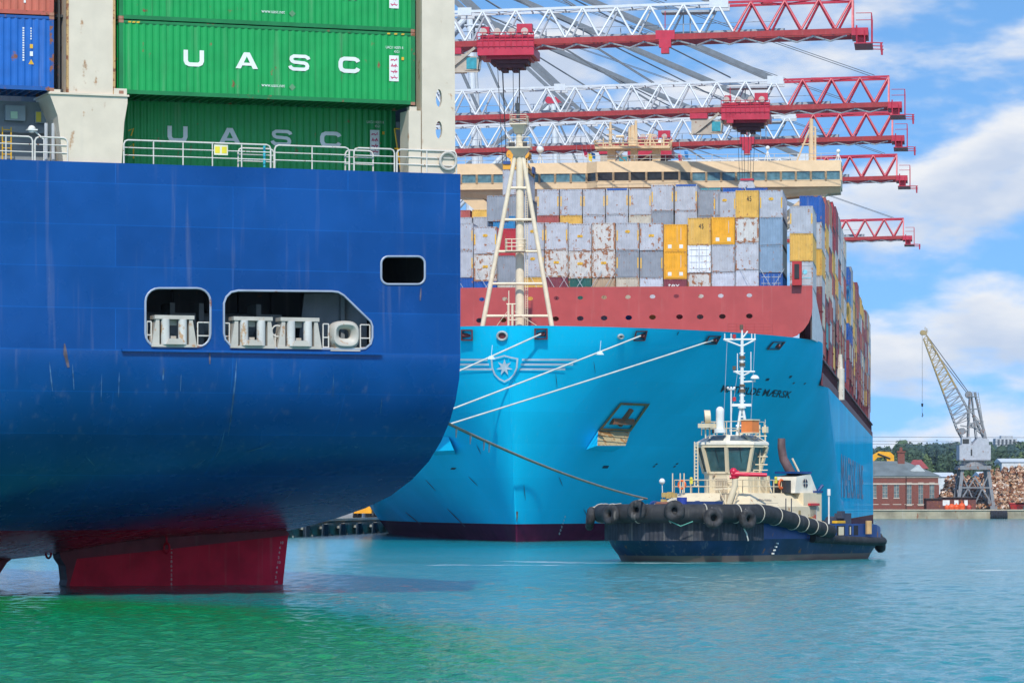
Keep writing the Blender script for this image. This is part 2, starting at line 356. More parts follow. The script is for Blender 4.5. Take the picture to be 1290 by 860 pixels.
# ================================================================== CONTAINERS
def container_parts(Hh, Lc=12.19, Wc=2.438, door=False, ribs=False):
    """local frame: x along the box from its near end (0), y across (centred), z up from its base; returns panel and frame builders"""
    p = MB(); f = MB(); w = Wc/2
    per, dp = .278, .036
    def corr(n0, n1):
        pts = []; k = max(2, round((n1-n0)/per)); d = (n1-n0)/k
        for i in range(k):
            x = n0+i*d; pts += [(x, 0), (x+d*.26, 0), (x+d*.5, dp), (x+d*.76, dp)]
        return pts+[(n1, 0)]
    z0, z1 = .17, Hh-.12
    for sgn in (1, -1):
        vs = []; pr = corr(.14, Lc-.14)
        for x, d in pr: vs += [(x, sgn*(w-.012-d), z0), (x, sgn*(w-.012-d), z1)]
        p.add(vs, [(2*i, 2*i+1, 2*i+3, 2*i+2) for i in range(len(pr)-1)])
    for xe, sg in ((0, 1), (Lc, -1)):
        if door and xe == 0: continue
        vs = []; pr = corr(-w+.13, w-.13)
        for y, d in pr: vs += [(xe+sg*(.015+d), y, z0), (xe+sg*(.015+d), y, z1)]
        p.add(vs, [(2*i, 2*i+1, 2*i+3, 2*i+2) for i in range(len(pr)-1)])
    p.add([(.1,-w+.05,Hh-.03),(Lc-.1,-w+.05,Hh-.03),(Lc-.1,w-.05,Hh-.03),(.1,w-.05,Hh-.03)], [(0,1,2,3)])
    p.add([(.1,-w+.05,.14),(Lc-.1,-w+.05,.14),(Lc-.1,w-.05,.14),(.1,w-.05,.14)], [(0,1,2,3)])
    if ribs:
        for i in range(34): f.box(.5+i*.34, .56+i*.34, -w+.06, w-.06, .0, .138)
    c = .17
    for x in (0, Lc-c):
        for y in (-w, w-c):
            f.box(x+.003, x+c-.003, y+.003, y+c-.003, .12, Hh-.12)
            for z in (0, Hh-.12): f.box(x, x+c, y, y+c, z, z+.12)
    for y in (-w, w-.1):
        f.box(c, Lc-c, y+.006, y+.094, .012, .168); f.box(c, Lc-c, y+.006, y+.094, Hh-.118, Hh-.012)
    for x in (0, Lc-.1):
        f.box(x+.006, x+.094, -w+c, w-c, .012, .168); f.box(x+.006, x+.094, -w+c, w-c, Hh-.118, Hh-.012)
    return p, f
def door_builder(Hh):
    d = MB(); w = 2.438/2
    for a, b in ((-w+.16, -.02), (.02, w-.16)):
        d.box(.02, .06, a, b, .18, Hh-.13)
        for y in (a+.28, b-.28): d.cm = 1; d.tube((-.0, y, .2), (-.0, y, Hh-.16), .022, n=6); d.cm = 0
        for k in range(4): d.cm = 1; z = .45+k*(Hh-.9)/3; d.box(-.012, .02, a+.05, b-.05, z-.03, z+.03); d.cm = 0
    return d
CCOL = {   # colours of the boxes: (label words, paint, rust)
 'grey': ('pale grey', (.41,.42,.45), .20), 'greyrust': ('pale grey rust-edged', (.46,.47,.50), .34), 'rusty': ('rust-streaked off-white', (.55,.53,.49), .56),
 'slate': ('slate grey', (.25,.27,.30), .18), 'bluegrey': ('blue-grey', (.21,.30,.40), .10), 'cream': ('cream', (.52,.46,.36), .30), 'lav': ('light lavender grey', (.52,.54,.60), .16),
 'amber': ('amber yellow', (.78,.36,.01), .0), 'mustard': ('mustard yellow', (.66,.38,.07), .14), 'white': ('white double-door', (.72,.74,.76), .22), 'maroon': ('maroon', (.21,.04,.055), .15),
 'red': ('bright red', (.42,.02,.03), .06), 'brick': ('brick red', (.36,.075,.06), .18), 'blue': ('royal blue', (.01,.085,.34), .12), 'sky': ('sky blue', (.02,.19,.40), .12), 'green': ('dark green', (.02,.11,.09), .2),
 'brown': ('brown', (.34,.17,.10), .25), 'tan': ('tan', (.42,.30,.19), .3), 'teal': ('teal', (.06,.27,.30), .12), 'orange': ('rust orange', (.48,.14,.06), .25)}
def cmat(k): w, c, r = CCOL[k]; return mat('container_paint_'+w.replace(' ', '_').replace('-', '_'), c, .45, var=.10, streak=.20, rust=r, rscale=1.3, rustcol=(.30,.12,.05))
def cframe(k):
    w, c, r = CCOL[k]; return mat('container_frame_'+w.replace(' ', '_').replace('-', '_'), tuple(x*.85 for x in c), .5, var=.12, rust=min(1, r*1.1+.30), rscale=2.2, rustcol=(.30,.12,.05))
_cm = {}
def cmesh(k, Hh, detail):
    key = (k, Hh, detail)
    if key not in _cm:
        p, f = container_parts(Hh, door=detail == 'door')
        if detail == 'one':
            b = len(p.v); p.v += f.v; p.f += [tuple(i+b for i in q) for q in f.f]; p.m += [1]*len(f.f)
            _cm[key] = (p.mesh('shipping_container', [cmat(k), cframe(k)]), None)
        else: _cm[key] = (p.mesh('shipping_container', [cmat(k)]), f.mesh('frame', [cframe(k)]))
    return _cm[key]
# ================================================================== THE BLUE SHIP (near)
UA = 20.1; UO = Vector((-2.08, 150.4, 0)); uc, us_ = math.cos(R(UA)), math.sin(R(UA))
def uas(px, py, n=0.0):
    """where the line of sight through a photo point meets the ship's lengthwise plane n metres inboard: (along, height)"""
    a = (px-645)/F; Y = (n-us_*UO.x+uc*UO.y)/(uc-a*us_)
    return ((a*Y-UO.x)*uc+(Y-UO.y)*us_, HC+(HOR-py)/F*Y)
def uas_t(px, py, t=0.0):
    a = (px-645)/F; Y = (t+uc*UO.x+us_*UO.y)/(a*uc+us_)
    return (-(a*Y-UO.x)*us_+(Y-UO.y)*uc, HC+(HOR-py)/F*Y)
def U(n=0.0): return lambda a, b, d: (a, n+d, b)
HULL_B = mat('blue_hull_paint', (.0003,.060,.245), .26, var=.12, vscale=.30, streak=.12, spec=.22, plates=(9.5, 1.62, .016, (2.1,1.9,1.8)), bump=.07, bscale=.7)
def two_tone(name, base, z, low, lrough=.5):
    """copy of a hull paint with the boot-topping colour below a height"""
    m = base.copy(); m.name = name; nt = m.node_tree; N = nt.nodes; L = nt.links; p = N['Principled BSDF']
    src = p.inputs['Base Color'].links[0].from_socket
    tc = N.new('ShaderNodeTexCoord'); sp = N.new('ShaderNodeSeparateXYZ'); L.new(tc.outputs['Object'], sp.inputs[0])
    nz = N.new('ShaderNodeTexNoise'); nz.inputs['Scale'].default_value = .7; nz.inputs['Detail'].default_value = 6; L.new(tc.outputs['Object'], nz.inputs['Vector'])
    r = N.new('ShaderNodeMapRange'); L.new(sp.outputs[2], r.inputs[0]); r.inputs[1].default_value = z-.015; r.inputs[2].default_value = z+.015
    lo = N.new('ShaderNodeMix'); lo.data_type = 'RGBA'; L.new(nz.outputs['Fac'], lo.inputs['Factor']); lo.inputs['A'].default_value = tuple(c*.65 for c in low)+(1,); lo.inputs['B'].default_value = tuple(c*1.3 for c in low)+(1,)
    x = N.new('ShaderNodeMix'); x.data_type = 'RGBA'; L.new(r.outputs[0], x.inputs['Factor']); L.new(lo.outputs['Result'], x.inputs['A']); L.new(src, x.inputs['B']); L.new(x.outputs['Result'], p.inputs['Base Color'])
    MATS[name] = m; return m
HULL_B2 = two_tone('blue_hull_with_red_bottom', HULL_B, 2.62, (.60,.004,.035)); HULL_B2.node_tree.nodes['Principled BSDF'].inputs['Specular IOR Level'].default_value = .4
RUDDER_RED = mat('rudder_red', (.80,.005,.040), .5, spec=.2, var=.15, vscale=.8, streak=.12)
PILLAR = mat('ship_pillar_paint', (.66,.56,.43), .5, var=.05, rust=.16, rscale=.5, rustcol=(.38,.20,.09), streak=.12)
FAIR = mat('fairlead_paint', (.47,.43,.37), .5, var=.10, rust=.22, rscale=2.0, rustcol=(.38,.22,.12), streak=.2)
RAILM = mat('rail_paint', (.62,.58,.52), .5, rust=.2, rscale=4)
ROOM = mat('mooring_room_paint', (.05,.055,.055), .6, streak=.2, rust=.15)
GREEN = mat('green_container_paint', (.001,.29,.060), .42, var=.07, streak=.16, rust=.04, rscale=1.0)
GREENF = mat('green_container_frame', (.002,.17,.045), .5, var=.1, rust=.10, rscale=2.0)
def ribbon(pts, w, closed=False):
    """thick poly-line with square mitres, as a polygon strip (quads)"""
    P = [Vector((a, b)) for a, b in pts]; Lf = []; Rt = []
    for i, p in enumerate(P):
        d0 = (p-P[i-1]).normalized() if i else (P[1]-p).normalized()
        d1 = (P[i+1]-p).normalized() if i < len(P)-1 else d0
        t = (d0+d1).normalized(); nn = Vector((-t.y, t.x)); k = w/2/max(.35, nn.dot(Vector((-d0.y, d0.x))))
        Lf.append(p+nn*k); Rt.append(p-nn*k)
    v = [tuple(x) for x in Lf]+[tuple(x) for x in Rt]; n = len(P)
    return v, [(i, i+1, n+i+1, n+i) for i in range(n-1)]
def wide_letter(ch):
    """wide bold capitals, unit height, width about 1.15"""
    w = .24; h = 1.0; W = 1.12
    if ch == 'U': return [ribbon([(w/2, h), (w/2, .34), (w/2+.06, .19), (w/2+.2, w/2), (W-w/2-.2, w/2), (W-w/2-.06, .19), (W-w/2, .34), (W-w/2, h)], w)]
    if ch == 'C': return [ribbon([(W, .30), (W-.06, .19), (W-.2, w/2), (w/2+.22, w/2), (w/2+.06, .2), (w/2, .36), (w/2, .64), (w/2+.06, .8), (w/2+.22, h-w/2), (W-.2, h-w/2), (W-.06, .81), (W, .70)], w)]
    if ch == 'S': return [ribbon([(.03, .29), (.08, .18), (.22, w*.42), (W-.26, w*.42), (W-.13, .18), (W-.11, .31), (W-.16, .43), (W-.28, .49), (.28, .53), (.16, .59), (.11, .70), (.13, .81), (.26, h-w*.42), (W-.22, h-w*.42), (W-.08, .82), (W-.04, .72)], w*.85)]
    if ch == 'A':
        o_ = [(0, 0), (.29, 0), (.37, .19), (.87, .19), (.95, 0), (1.24, 0), (.78, h), (.46, h)]; i_ = [(.45, .36), (.79, .36), (.62, .76)]
        return [(o_+i_, [tuple(t) for t in tessellate_polygon([[Vector((x, y, 0)) for x, y in l] for l in (o_, i_)])])]
def put2d(mb, shapes, fn):
    for v, f in shapes: mb.add([fn(a, b) for a, b in v], f)
def ship_text(mb, txt, x, z, size, fn, sx=1.0, align='LEFT', rot=0):
    v, f = text2d(txt, size, align); c, s = math.cos(rot), math.sin(rot)
    mb.add([fn(x+(a*c-b*s)*sx, z+a*s+b*c) for a, b in v], f)
def build_blue_ship():
    root = thing('container_ship', 'blue-hulled container ship seen from its stern quarter with a dark red rudder', 'ship', UO, R(UA))
    B2 = 24.0
    # --- stern section taken on the transom plane
    prof = [(581,432),(580.5,452),(578.5,478),(574,505),(567,530),(556,556),(541,581),(520,604),(494,624),(462,640),(425,653),(392,662),(368,668)]
    sec = [(max(0, n), z) for n, z in (uas_t(*p) for p in prof)]
    sec[0] = (0, 9.7); k = B2/sec[-1][0]
    sec = [(n*k, z) for n, z in sec]
    zc0 = sec[-1][1]
    def zc(t):
        pts = [(0, zc0), (-4, 2.3), (-8, 1.95), (-11, 1.45), (-13, 1.25), (-15, 1.0), (-18, .2), (-22, -1.5), (-30, -5), (-60, -10), (-120, -13), (-400, -13)]
        for (a, za), (b, zb) in zip(pts, pts[1:]):
            if t >= b: return za+(zb-za)*(t-a)/(b-a)
    ts = [0, -2, -5, -8, -11, -14, -17, -20, -24, -28, -34, -42, -55, -75, -100, -140, -180, -205, -220, -230]
    hull = MB()
    rings = []
    for t in ts:
        e = 1-min(1, max(0, (-t-20)/90)); sq = 1 if t > -175 else max(.02, 1-((-t-175)/56)**2)
        ring = []
        for n, z in sec:
            q = (9.7-z)/(9.7-zc0); q = q**(1/(1+2.2*(1-e)))if q > 0 else 0
            ring.append((B2+(n-B2)*sq, 9.7-q*(9.7-zc(t))))
        rings.append([(t, n, z) for n, z in ring]+[(t, 2*B2-n, z) for n, z in ring[-2::-1]])
    hull.loft(rings, closed=False)
    hull.add([p for p in rings[0]], [tuple(range(len(rings[0])))])
    obj('hull_bottom', hull, HULL_B2, root, smooth=25)
    # --- scuffs and rust runs where lines and fenders have rubbed
    def skin_pt(px, py):
        n = 0
        for _ in range(12):
            t, z = uas(px, py, n); z_ = min(9.7, z); q = (9.7-z_)/(9.7-zc(t)); zz = 9.7-q*(9.7-zc0); nn = 0
            for (n0, z0), (n1, z1) in zip(sec, sec[1:]):
                if z1 <= zz <= z0: nn = n0+(n1-n0)*(z0-zz)/max(1e-6, z0-z1)
            n = .5*n+.5*nn
        t, z = uas(px, py, n); return (t, n-.035, z-.02)
    def scuff(name, lines, m):
        for pts, w in lines:
            mb = MB(); P_ = []
            for (x0, y0), (x1, y1) in zip(pts, pts[1:]):
                k = max(2, int(math.hypot(x1-x0, y1-y0)/5)); P_ += [(x0+(x1-x0)*i/k, y0+(y1-y0)*i/k) for i in range(k)]
            P_.append(pts[-1]); N_ = len(P_); vs = []
            for i, (x, y) in enumerate(P_):
                ww = w*(math.sin(math.pi*(i+.35)/N_)**.6)*(.7+.5*((i*37) % 11)/11); dx, dy = P_[min(i+1, N_-1)][0]-P_[max(i-1, 0)][0], P_[min(i+1, N_-1)][1]-P_[max(i-1, 0)][1]; L_ = math.hypot(dx, dy)
                vs += [skin_pt(x-dy/L_*ww/2, y+dx/L_*ww/2), skin_pt(x+dy/L_*ww/2, y-dx/L_*ww/2)]
            mb.add(vs, [(2*i, 2*i+1, 2*i+3, 2*i+2) for i in range(N_-1)]); obj(name, mb, m, root)
    SCF = mat('scuffed_paint', (.05,.13,.27), .6, var=.5, vscale=3)
    scuff('scuff', [([(62,455),(64,475),(66,492)], 1.6), ([(91,458),(93,490)], 1.3), ([(298,450),(296,480),(290,530),(287,548)], 2.0), ([(283,540),(277,566),(272,574)], 1.6), ([(206,462),(205,478)], 1.8), ([(228,470),(227,492)], 1.1), ([(481,500),(479,520)], 1.1), ([(36,602),(45,598)], 1.0), ([(60,607),(70,599)], 1.4), ([(108,574),(119,586)], 1.5), ([(306,570),(332,562),(345,555)], 1.2), ([(243,590),(258,578)], 1.2), ([(35,622),(48,612)], 1.6), ([(96,580),(103,590)], 1.3), ([(150,468),(149,500)], 1.0), ([(378,464),(376,500)], 1.0), ([(420,470),(419,500)], .9), ([(128,470),(127,505)], .9)], SCF)
    scuff('rust_run', [([(81,432),(82,445),(86,462)], 5.0), ([(530,362),(529,378)], 2.0), ([(264,440),(264,458)], 2.2)], mat('rust_run_brown', (.10,.075,.10), .7, var=.4, vscale=3))
    # --- upper side plating with the mooring openings cut through
    def hole(poly): return [uas(*p) for p in poly]
    def chamf(x0, y0, x1, y1, r, n=5):
        c = []
        for cx, cy, a0 in ((x1-r, y0+r, -90), (x1-r, y1-r, 0), (x0+r, y1-r, 90), (x0+r, y0+r, 180)):
            for i in range(n+1): a = R(a0+90*i/n); c.append((cx+r*math.cos(a), cy+r*math.sin(a)))
        return c
    h1 = hole(chamf(183, 363, 265, 437, 17))
    h2 = hole([(282,382),(285,374),(291,368),(300,366),(418,367),(426,368),(433,372),(467,405),(469,411),(469,425),(467,433),(460,439),(452,440),(300,438),(290,435),(284,428),(282,420)])
    h3 = hole(chamf(480, 323, 535, 358, 9))
    side = MB(); side.panel([(-40, 9.7), (0, 9.7), (0, 17.0), (-40, 17.0)], [h1, h2, h3], U(0), 0, .05)
    obj('side_plating', side, HULL_B, root)
    up = MB()
    for s in (0, 1):
        lo = []; 
        for t in ts:
            if s == 0 and t > -40: continue
            sq = 1 if t > -175 else max(.02, 1-((-t-175)/56)**2); n = B2+(-B2 if s == 0 else B2)*sq
            lo.append((t, n))
        if s == 0: lo = [(-40.0, 0.0)]+lo
        up.loft([[(t, n, 9.7), (t, n, 17.0)] for t, n in lo], closed=False)
    up.add([(0,.05,9.7),(0,2*B2,9.7),(0,2*B2,17),(0,.05,17)], [(0,1,2,3)])
    obj('upper_hull', up, HULL_B, root)
    dk = MB(); ring = [(t, B2-B2*(1 if t > -175 else max(.02, 1-((-t-175)/56)**2))) for t in ts]
    dk.add([(t, max(.06, n), 16.98) for t, n in ring]+[(t, 2*B2-max(.06, n), 16.98) for t, n in ring], [(i, i+1, len(ring)+i+1, len(ring)+i) for i in range(len(ring)-1)])
    obj('deck', dk, GREY, root)
    # --- rims and the ledge under the openings
    for h in (h1, h2, h3):
        rim = MB(); rim.path([(a, -.015, b) for a, b in h], .045, 6, closed=True); obj('opening_rim', rim, mat('rim_paint', (.30,.34,.42), .45, rust=.2), root)
    led = MB(); t0, z0 = uas(153, 436); t1, z1 = uas(480, 440); led.box(t0, t1, -.16, -.002, 9.66, 9.76); obj('ledge', led, HULL_B, root)
    # --- mooring deck seen through the openings (walls stand back from the plating)
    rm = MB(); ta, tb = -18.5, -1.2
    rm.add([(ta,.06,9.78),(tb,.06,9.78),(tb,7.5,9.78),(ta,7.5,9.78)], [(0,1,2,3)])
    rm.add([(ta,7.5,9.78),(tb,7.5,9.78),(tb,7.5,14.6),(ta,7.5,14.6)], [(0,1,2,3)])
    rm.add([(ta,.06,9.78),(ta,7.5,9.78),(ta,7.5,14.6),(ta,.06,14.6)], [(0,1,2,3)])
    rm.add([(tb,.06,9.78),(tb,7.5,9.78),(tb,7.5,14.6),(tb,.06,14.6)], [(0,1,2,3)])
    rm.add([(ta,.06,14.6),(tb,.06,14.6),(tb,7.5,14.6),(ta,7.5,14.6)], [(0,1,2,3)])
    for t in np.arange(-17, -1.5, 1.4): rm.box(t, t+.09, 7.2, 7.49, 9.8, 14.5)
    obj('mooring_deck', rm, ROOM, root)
    wn = MB()
    for tt in (-12.2, -8.6): wn.tube((tt-1.1, 4.3, 10.9), (tt+1.1, 4.3, 10.9), .55, n=16); wn.box(tt-1.3, tt-1.1, 3.6, 5, 9.8, 11.8); wn.box(tt+1.1, tt+1.3, 3.6, 5, 9.8, 11.8); wn.box(tt+1.3, tt+2.2, 3.7, 4.9, 9.8, 11.4)
    obj('mooring_winch', wn, mat('winch_grey', (.22,.24,.24), .5, streak=.2), root)
    bk = MB(); t, _ = uas(405, 400, .9); bk.add([(t-.5, 2.6, 9.8), (t+2.0, 1.2, 9.8), (t+2.0, 1.2, 12.2), (t-.2, 2.6, 12.2)], [(0,1,2,3)]); bk.box(t+.95, t+1.1, 1.3, 1.6, 9.8, 12.2)
    obj('bulkhead_bracket', bk, GREY, root)
    # --- roller fairleads
    for px in (219, 318, 377):
        t, z = uas(px, 433, -.02); z0 = 9.86
        fr = MB()
        for s in (-1, 1): fr.prism([(t+s*.92, z0), (t+s*.60, z0), (t+s*.60, z0+1.08), (t+s*.74, z0+1.08)], U(0), -.10, .55)
        fr.box(t-.80, t+.80, -.14, .6, z0+1.09, z0+1.24); fr.box(t-.86, t+.86, -.13, .62, z0+.0, z0+.10)
        fr.box(t-.18, t+.18, .22, .55, z0+.86, z0+1.08); fr.box(t-.18, t+.18, .30, .34, z0+.10, z0+.45)
        o = obj('roller_fairlead', fr, FAIR, root)
        for s in (-1, 1):
            r = MB(); r.tube((t+s*.35, -.02, z0+.10), (t+s*.35, -.02, z0+1.09), .175, n=16); obj('roller', r, mat('roller_pale', (.56,.54,.50), .45, var=.12, rust=.3, rscale=1.5, rustcol=(.42,.26,.14), streak=.2), o, smooth=40)
        lip = MB(); lip.prism([(t-.36, z0+.10), (t+.36, z0+.10), (t+.24, z0+.32), (t-.24, z0+.32)], U(0), -.30, -.16); obj('guide_lip', lip, FAIR, o)
    t, z = uas(435, 425, -.02); ch = MB()
    out = [(t+.60*math.copysign(abs(math.cos(a))**.7, math.cos(a)), 10.45+.56*math.copysign(abs(math.sin(a))**.7, math.sin(a))) for a in [2*math.pi*i/24 for i in range(24)]]
    inn = [(t+.27*math.copysign(abs(math.cos(a))**.6, math.cos(a)), 10.50+.20*math.copysign(abs(math.sin(a))**.6, math.sin(a))) for a in [2*math.pi*i/24 for i in range(24)]]
    mid = [((a[0]+b[0])/2, (a[1]+b[1])/2) for a, b in zip(out, inn)]
    ch.loft([[(a, .45, b) for a, b in out], [(a, .0, b) for a, b in out], [(a, -.16, b) for a, b in [((3*o_[0]+i_[0])/4, (3*o_[1]+i_[1])/4) for o_, i_ in zip(out, inn)]], [(a, -.17, b) for a, b in mid], [(a, .0, b) for a, b in inn], [(a, .45, b) for a, b in inn]])
    ch.box(t-.62, t+.62, -.05, .45, 9.80, 9.95)
    obj('panama_chock', ch, FAIR, root, smooth=50)
    # --- short guard rails in the openings
    for (xa, xb, ya) in ((185,190.5,405),(249,264,406),(283,289,407),(407,414,408),(454,466,409)):
        g = MB(); a, za = uas(xa, ya, .1); b, _ = uas(xb, ya, .1)
        for z in (za, (za+9.8)/2, 9.95): g.tube((a, .1, z), (b, .1, z), .028, n=6)
        for x in (a, b): g.tube((x, .1, 9.76), (x, .1, za), .028, n=6)
        obj('guard_rail', g, RAILM, root)
    g = MB(); a, za = uas(349, 408, .1); g.torus((a, .08, za-.28), (0,1,0), .22, .03, 16, 6); g.tube((a-.08,.1,9.76),(a-.08,.1,za-.4),.035,n=6); g.tube((a+.1,.1,9.76),(a+.1,.1,za-.4),.035,n=6); obj('guard_rail', g, RAILM, root)
    # --- rudder with draught marks, horn and hanging eyes
    rud = MB(); poly = [uas(x, y, B2) for x, y in ((92,700),(190,690),(359,671),(351,745),(348,775),(84,775),(83,738),(84,720))]
    rud.prism(poly, U(B2), -.55, .55); ro = obj('rudder', rud, RUDDER_RED, root)
    hn = MB(); poly = [uas(x, y, B2) for x, y in ((66,672),(350,660),(359.5,673.5),(190,693),(92,703),(83,735),(84,775),(70,775),(80,730),(78,712),(72,703))]
    hn.prism(poly, U(B2), -.75, .75); obj('rudder_horn', hn, mat('stern_bottom_red', (.24,.006,.022), .5, var=.2, streak=.15), root)
    sk = MB(); poly = [uas(x, y, B2) for x, y in ((-60,690),(16,700),(6,708),(-6,726),(-8,775),(-60,775))]
    sk.prism(poly, U(B2), -.5, .5); obj('stern_skeg', sk, MATS['stern_bottom_red'], root)
    for px, py in ((61,696),(210,690)):
        e = MB(); t, z = uas(px, py, 22.9); e.torus((t, 22.9, z), (.95,.3,0), .24, .05, 14, 6, 1.0); e.tube((t, 22.9, z+.15), (t, 22.95, z+.9), .05); obj('lifting_eye', e, RUDDER_RED, root)
    dm = MB()
    for i in range(9):
        t, z = uas(355.5-.9*i, 683+6.2*i, B2-.6); ship_text(dm, '8642'[i % 4] if i % 4 else '10', t-.10, z-.06, .17, lambda a, b: (a, B2-.565, b))
        t, z = uas(217, 690+5.6*i, B2-.6); ship_text(dm, '6428'[i % 4], t-.07, z-.06, .17, lambda a, b: (a, B2-.565, b))
    obj('draught_marks', dm, WHITE, ro)
    # --- plimsoll-like white dashes and a lifting lug low on the side
    # --- pillars of the cell guides
    def pz(y, x=110): return uas(x, y, .2)[1]
    t0 = uas(85,60,.2)[0]; t1 = uas(143,60,.2)[0]; zt = 19.62
    p1 = MB(); p1.box(t0, t1, .15, 1.6, zt, 32)
    obj('cell_guide_pillar', p1, PILLAR, root)
    tr = MB()
    for t in (t0-.012, t1+.012): tr.box(t-.045, t+.045, .12, .22, zt, 32)
    obj('pillar_edge', tr, mat('rusted_edge', (.50,.30,.12), .7, rust=.6, rscale=3), root)
    ba, bb = uas(62,128,.2)[0], uas(160,128,.2)[0]; ca, cb = uas(72,150,.2)[0], uas(156,145,.2)[0]; da, db = uas(79,203,.2)[0], uas(152.5,205,.2)[0]
    base = MB(); base.prism([(ba, zt-.02), (bb, zt-.02), (bb, zt-.26), (cb, zt-1.0), (db, 16.99), (da, 16.99), (ca, zt-.85)], U(0), .12, 2.6)
    obj('pillar_base', base, PILLAR, root)
    tp = MB(); tp.box(ba-.05, bb+.05, .05, 2.7, zt-.015, zt+.06); tp.box(ba, ba+.42, .1, .6, zt+.06, zt+.17); tp.box(bb-.55, bb-.03, .1, .6, zt+.06, zt+.3); obj('base_flange', tp, PILLAR, root)
    e0, e1 = uas(531,100,.2)[0], uas(572.5,100,.2)[0]
    def ov(px, py, rx, ry): a, b = uas(px, py, .2); return oval(a, b, rx, ry)
    p2 = MB(); p2.panel([(e0, 16.99), (e1+.02, 16.99), (e1-.05, 32), (e0, 32)], [ov(552.5,124,.13,.36), ov(552.5,164,.14,.36)], U(0), .15, .35); 
    p2.box(e0, e0+.15, .36, 1.3, 16.99, 32); p2.box(e1-.2, e1-.05, .36, 1.3, 16.99, 32)
    obj('cell_guide_pillar', p2, PILLAR, root)
    rg = MB(); a, b = uas(564,203,.1); rg.torus((a, .05, b), (0,1,0), .34, .06, 20, 8); obj('round_fairlead', rg, FAIR, root)
    b2 = MB(); f0, f1 = uas(514,170,.2)[0], uas(530,170,.2)[0]; b2.box(f0, f1-.02, .12, 1.2, 16.99, 19.5); b2.box(f0+.05, f0+.35, .15, .5, 19.5, 19.66); obj('pillar_base', b2, PILLAR, root)
    # --- lashing bridges between the bays (close the view inboard)
    lb = MB()
    for ta_, tb_ in ((uas(69,60,1)[0], uas(148,60,1)[0]), (uas(524,60,1)[0], uas(531,60,1)[0])):
        lb.box(ta_+.1, tb_-.1, 1.7, 46, 17.0, 31)
        for k in range(5): lb.box(ta_+.03, tb_-.03, .9, 1.65, 19.8+k*2.9, 19.9+k*2.9)
        for q in (ta_+.12, tb_-.12):
            lb.tube((q, .8, 19.7), (q, .8, 31), .05, n=6)
            for k in range(5): lb.tube((q, .8, 20.9+k*2.9), (q, 1.6, 20.9+k*2.9), .03, n=5)
    obj('lashing_bridge', lb, mat('lashing_bridge_dark', (.05,.052,.055), .6, rust=.25), root)
    # --- grey deck house wall at the left, with its box, lamp and ladder
    dw = MB(); ta_, tb_ = -30, uas(72,170,2.2)[0]; dw.box(ta_, tb_, 2.25, 2.5, 17.0, 19.5); dw.box(ta_, tb_-.1, 1.95, 2.25, 18.25, 18.5)
    obj('deckhouse_wall', dw, GREY, root)
    bx = MB(); a, za = uas(6,133,2.1); b, zb = uas(31,153,2.1); bx.box(a, b, 1.96, 2.22, zb, za); c, d = uas(44,140,2.1); e, f_ = uas(70,156,2.1); bx.box(c, e, 2.1, 2.22, f_, d); obj('electrical_box', bx, mat('box_grey', (.27,.31,.32), .5), root)
    sg = MB(); a, z = uas(18,145,1.9); sg.box(a-.14, a+.14, 1.93, 1.955, z-.14, z+.14); c, d = uas(53,147,1.9); sg.cm = 1; sg.box(c-.2, c-.0, 2.07, 2.095, d-.2, d+.2); sg.box(c+.22, c+.30, 2.07, 2.095, d-.2, d+.2); obj('notice_plate', sg, [mat('notice_green', (.45,.62,.42), .5), mat('notice_yellow', (.62,.48,.05), .5)], root)
    ld = MB(); a, _ = uas(3,190,1.5); b, _ = uas(14,190,1.5)
    for x in (a, b): ld.tube((x, 1.5, 17), (x, 1.5, 18.4), .025, n=5)
    for k in range(6): ld.tube((a, 1.5, 17.1+k*.24), (b, 1.5, 17.1+k*.24), .02, n=5)
    obj('ladder', ld, YELLOW, root)
    lm = MB(); a, z = uas(40,163,1.0); lm.sphere((a, 1.0, z), .16, 10, 5); lm.box(a-.2, a+.2, .85, 1.15, z-.05, z); lm.tube((a+.1, 1.0, z-.05), (a+.5, 1.0, z-.4), .03); lm.tube((a+.5, 1.0, z-.4), (a+.5, 1.0, 17), .04); obj('deck_lamp', lm, WHITE, root)
    for px in (58, 67): g = MB(); a, z = uas(px, 180, .9); g.tube((a, .9, 17), (a, .9, 18.55), .07, n=8); obj('vent_post', g, LGREY, root)
    # --- hand rails along the deck edge
    def rail(xa, xb, hgt=.92, loopa=True, loopb=True, n0=.1, mids=(.36,.68)):
        g = MB(); a = uas(xa, 200, n0)[0]; b = uas(xb, 200, n0)[0]; z0 = 17.0; rr = .16
        pts = []
        if loopa: pts += [(a, n0, z0), (a, n0, z0+hgt-rr), (a+.05, n0, z0+hgt-.05), (a+rr, n0, z0+hgt)]
        else: pts += [(a, n0, z0+hgt)]
        if loopb: pts += [(b-rr, n0, z0+hgt), (b-.05, n0, z0+hgt-.05), (b, n0, z0+hgt-rr), (b, n0, z0)]
        else: pts += [(b, n0, z0+hgt)]
        g.path(pts, .034, 6)
        for f in mids: g.tube((a, n0, z0+hgt*f), (b, n0, z0+hgt*f), .024, n=6)
        k = max(1, round((b-a)/1.25))
        for i in range(1, k): x = a+(b-a)*i/k; g.tube((x, n0, z0), (x, n0, z0+hgt), .028, n=6)
        obj('deck_rail', g, RAILM, root)
    for a, b in ((-60,41),(44,85),(156,341),(346,440),(446,497),(500,575)): rail(a, b)
    rail(300, 345, .8, n0=.5); rail(435, 470, .85, n0=.45)
    yb = MB(); a, z = uas(278.5,189,.02); yb.box(a-.28, a+.28, .02, .045, z-.2, z+.2); yb.cm = 1
    for q in (-.15, .13): yb.box(a+q-.1, a+q+.1, .012, .018, z-.13, z+.13)
    obj('hanging_sign', yb, [mat('sign_cream', (.70,.66,.50), .5), mat('sign_yellow', (.75,.60,.03), .5)], root)
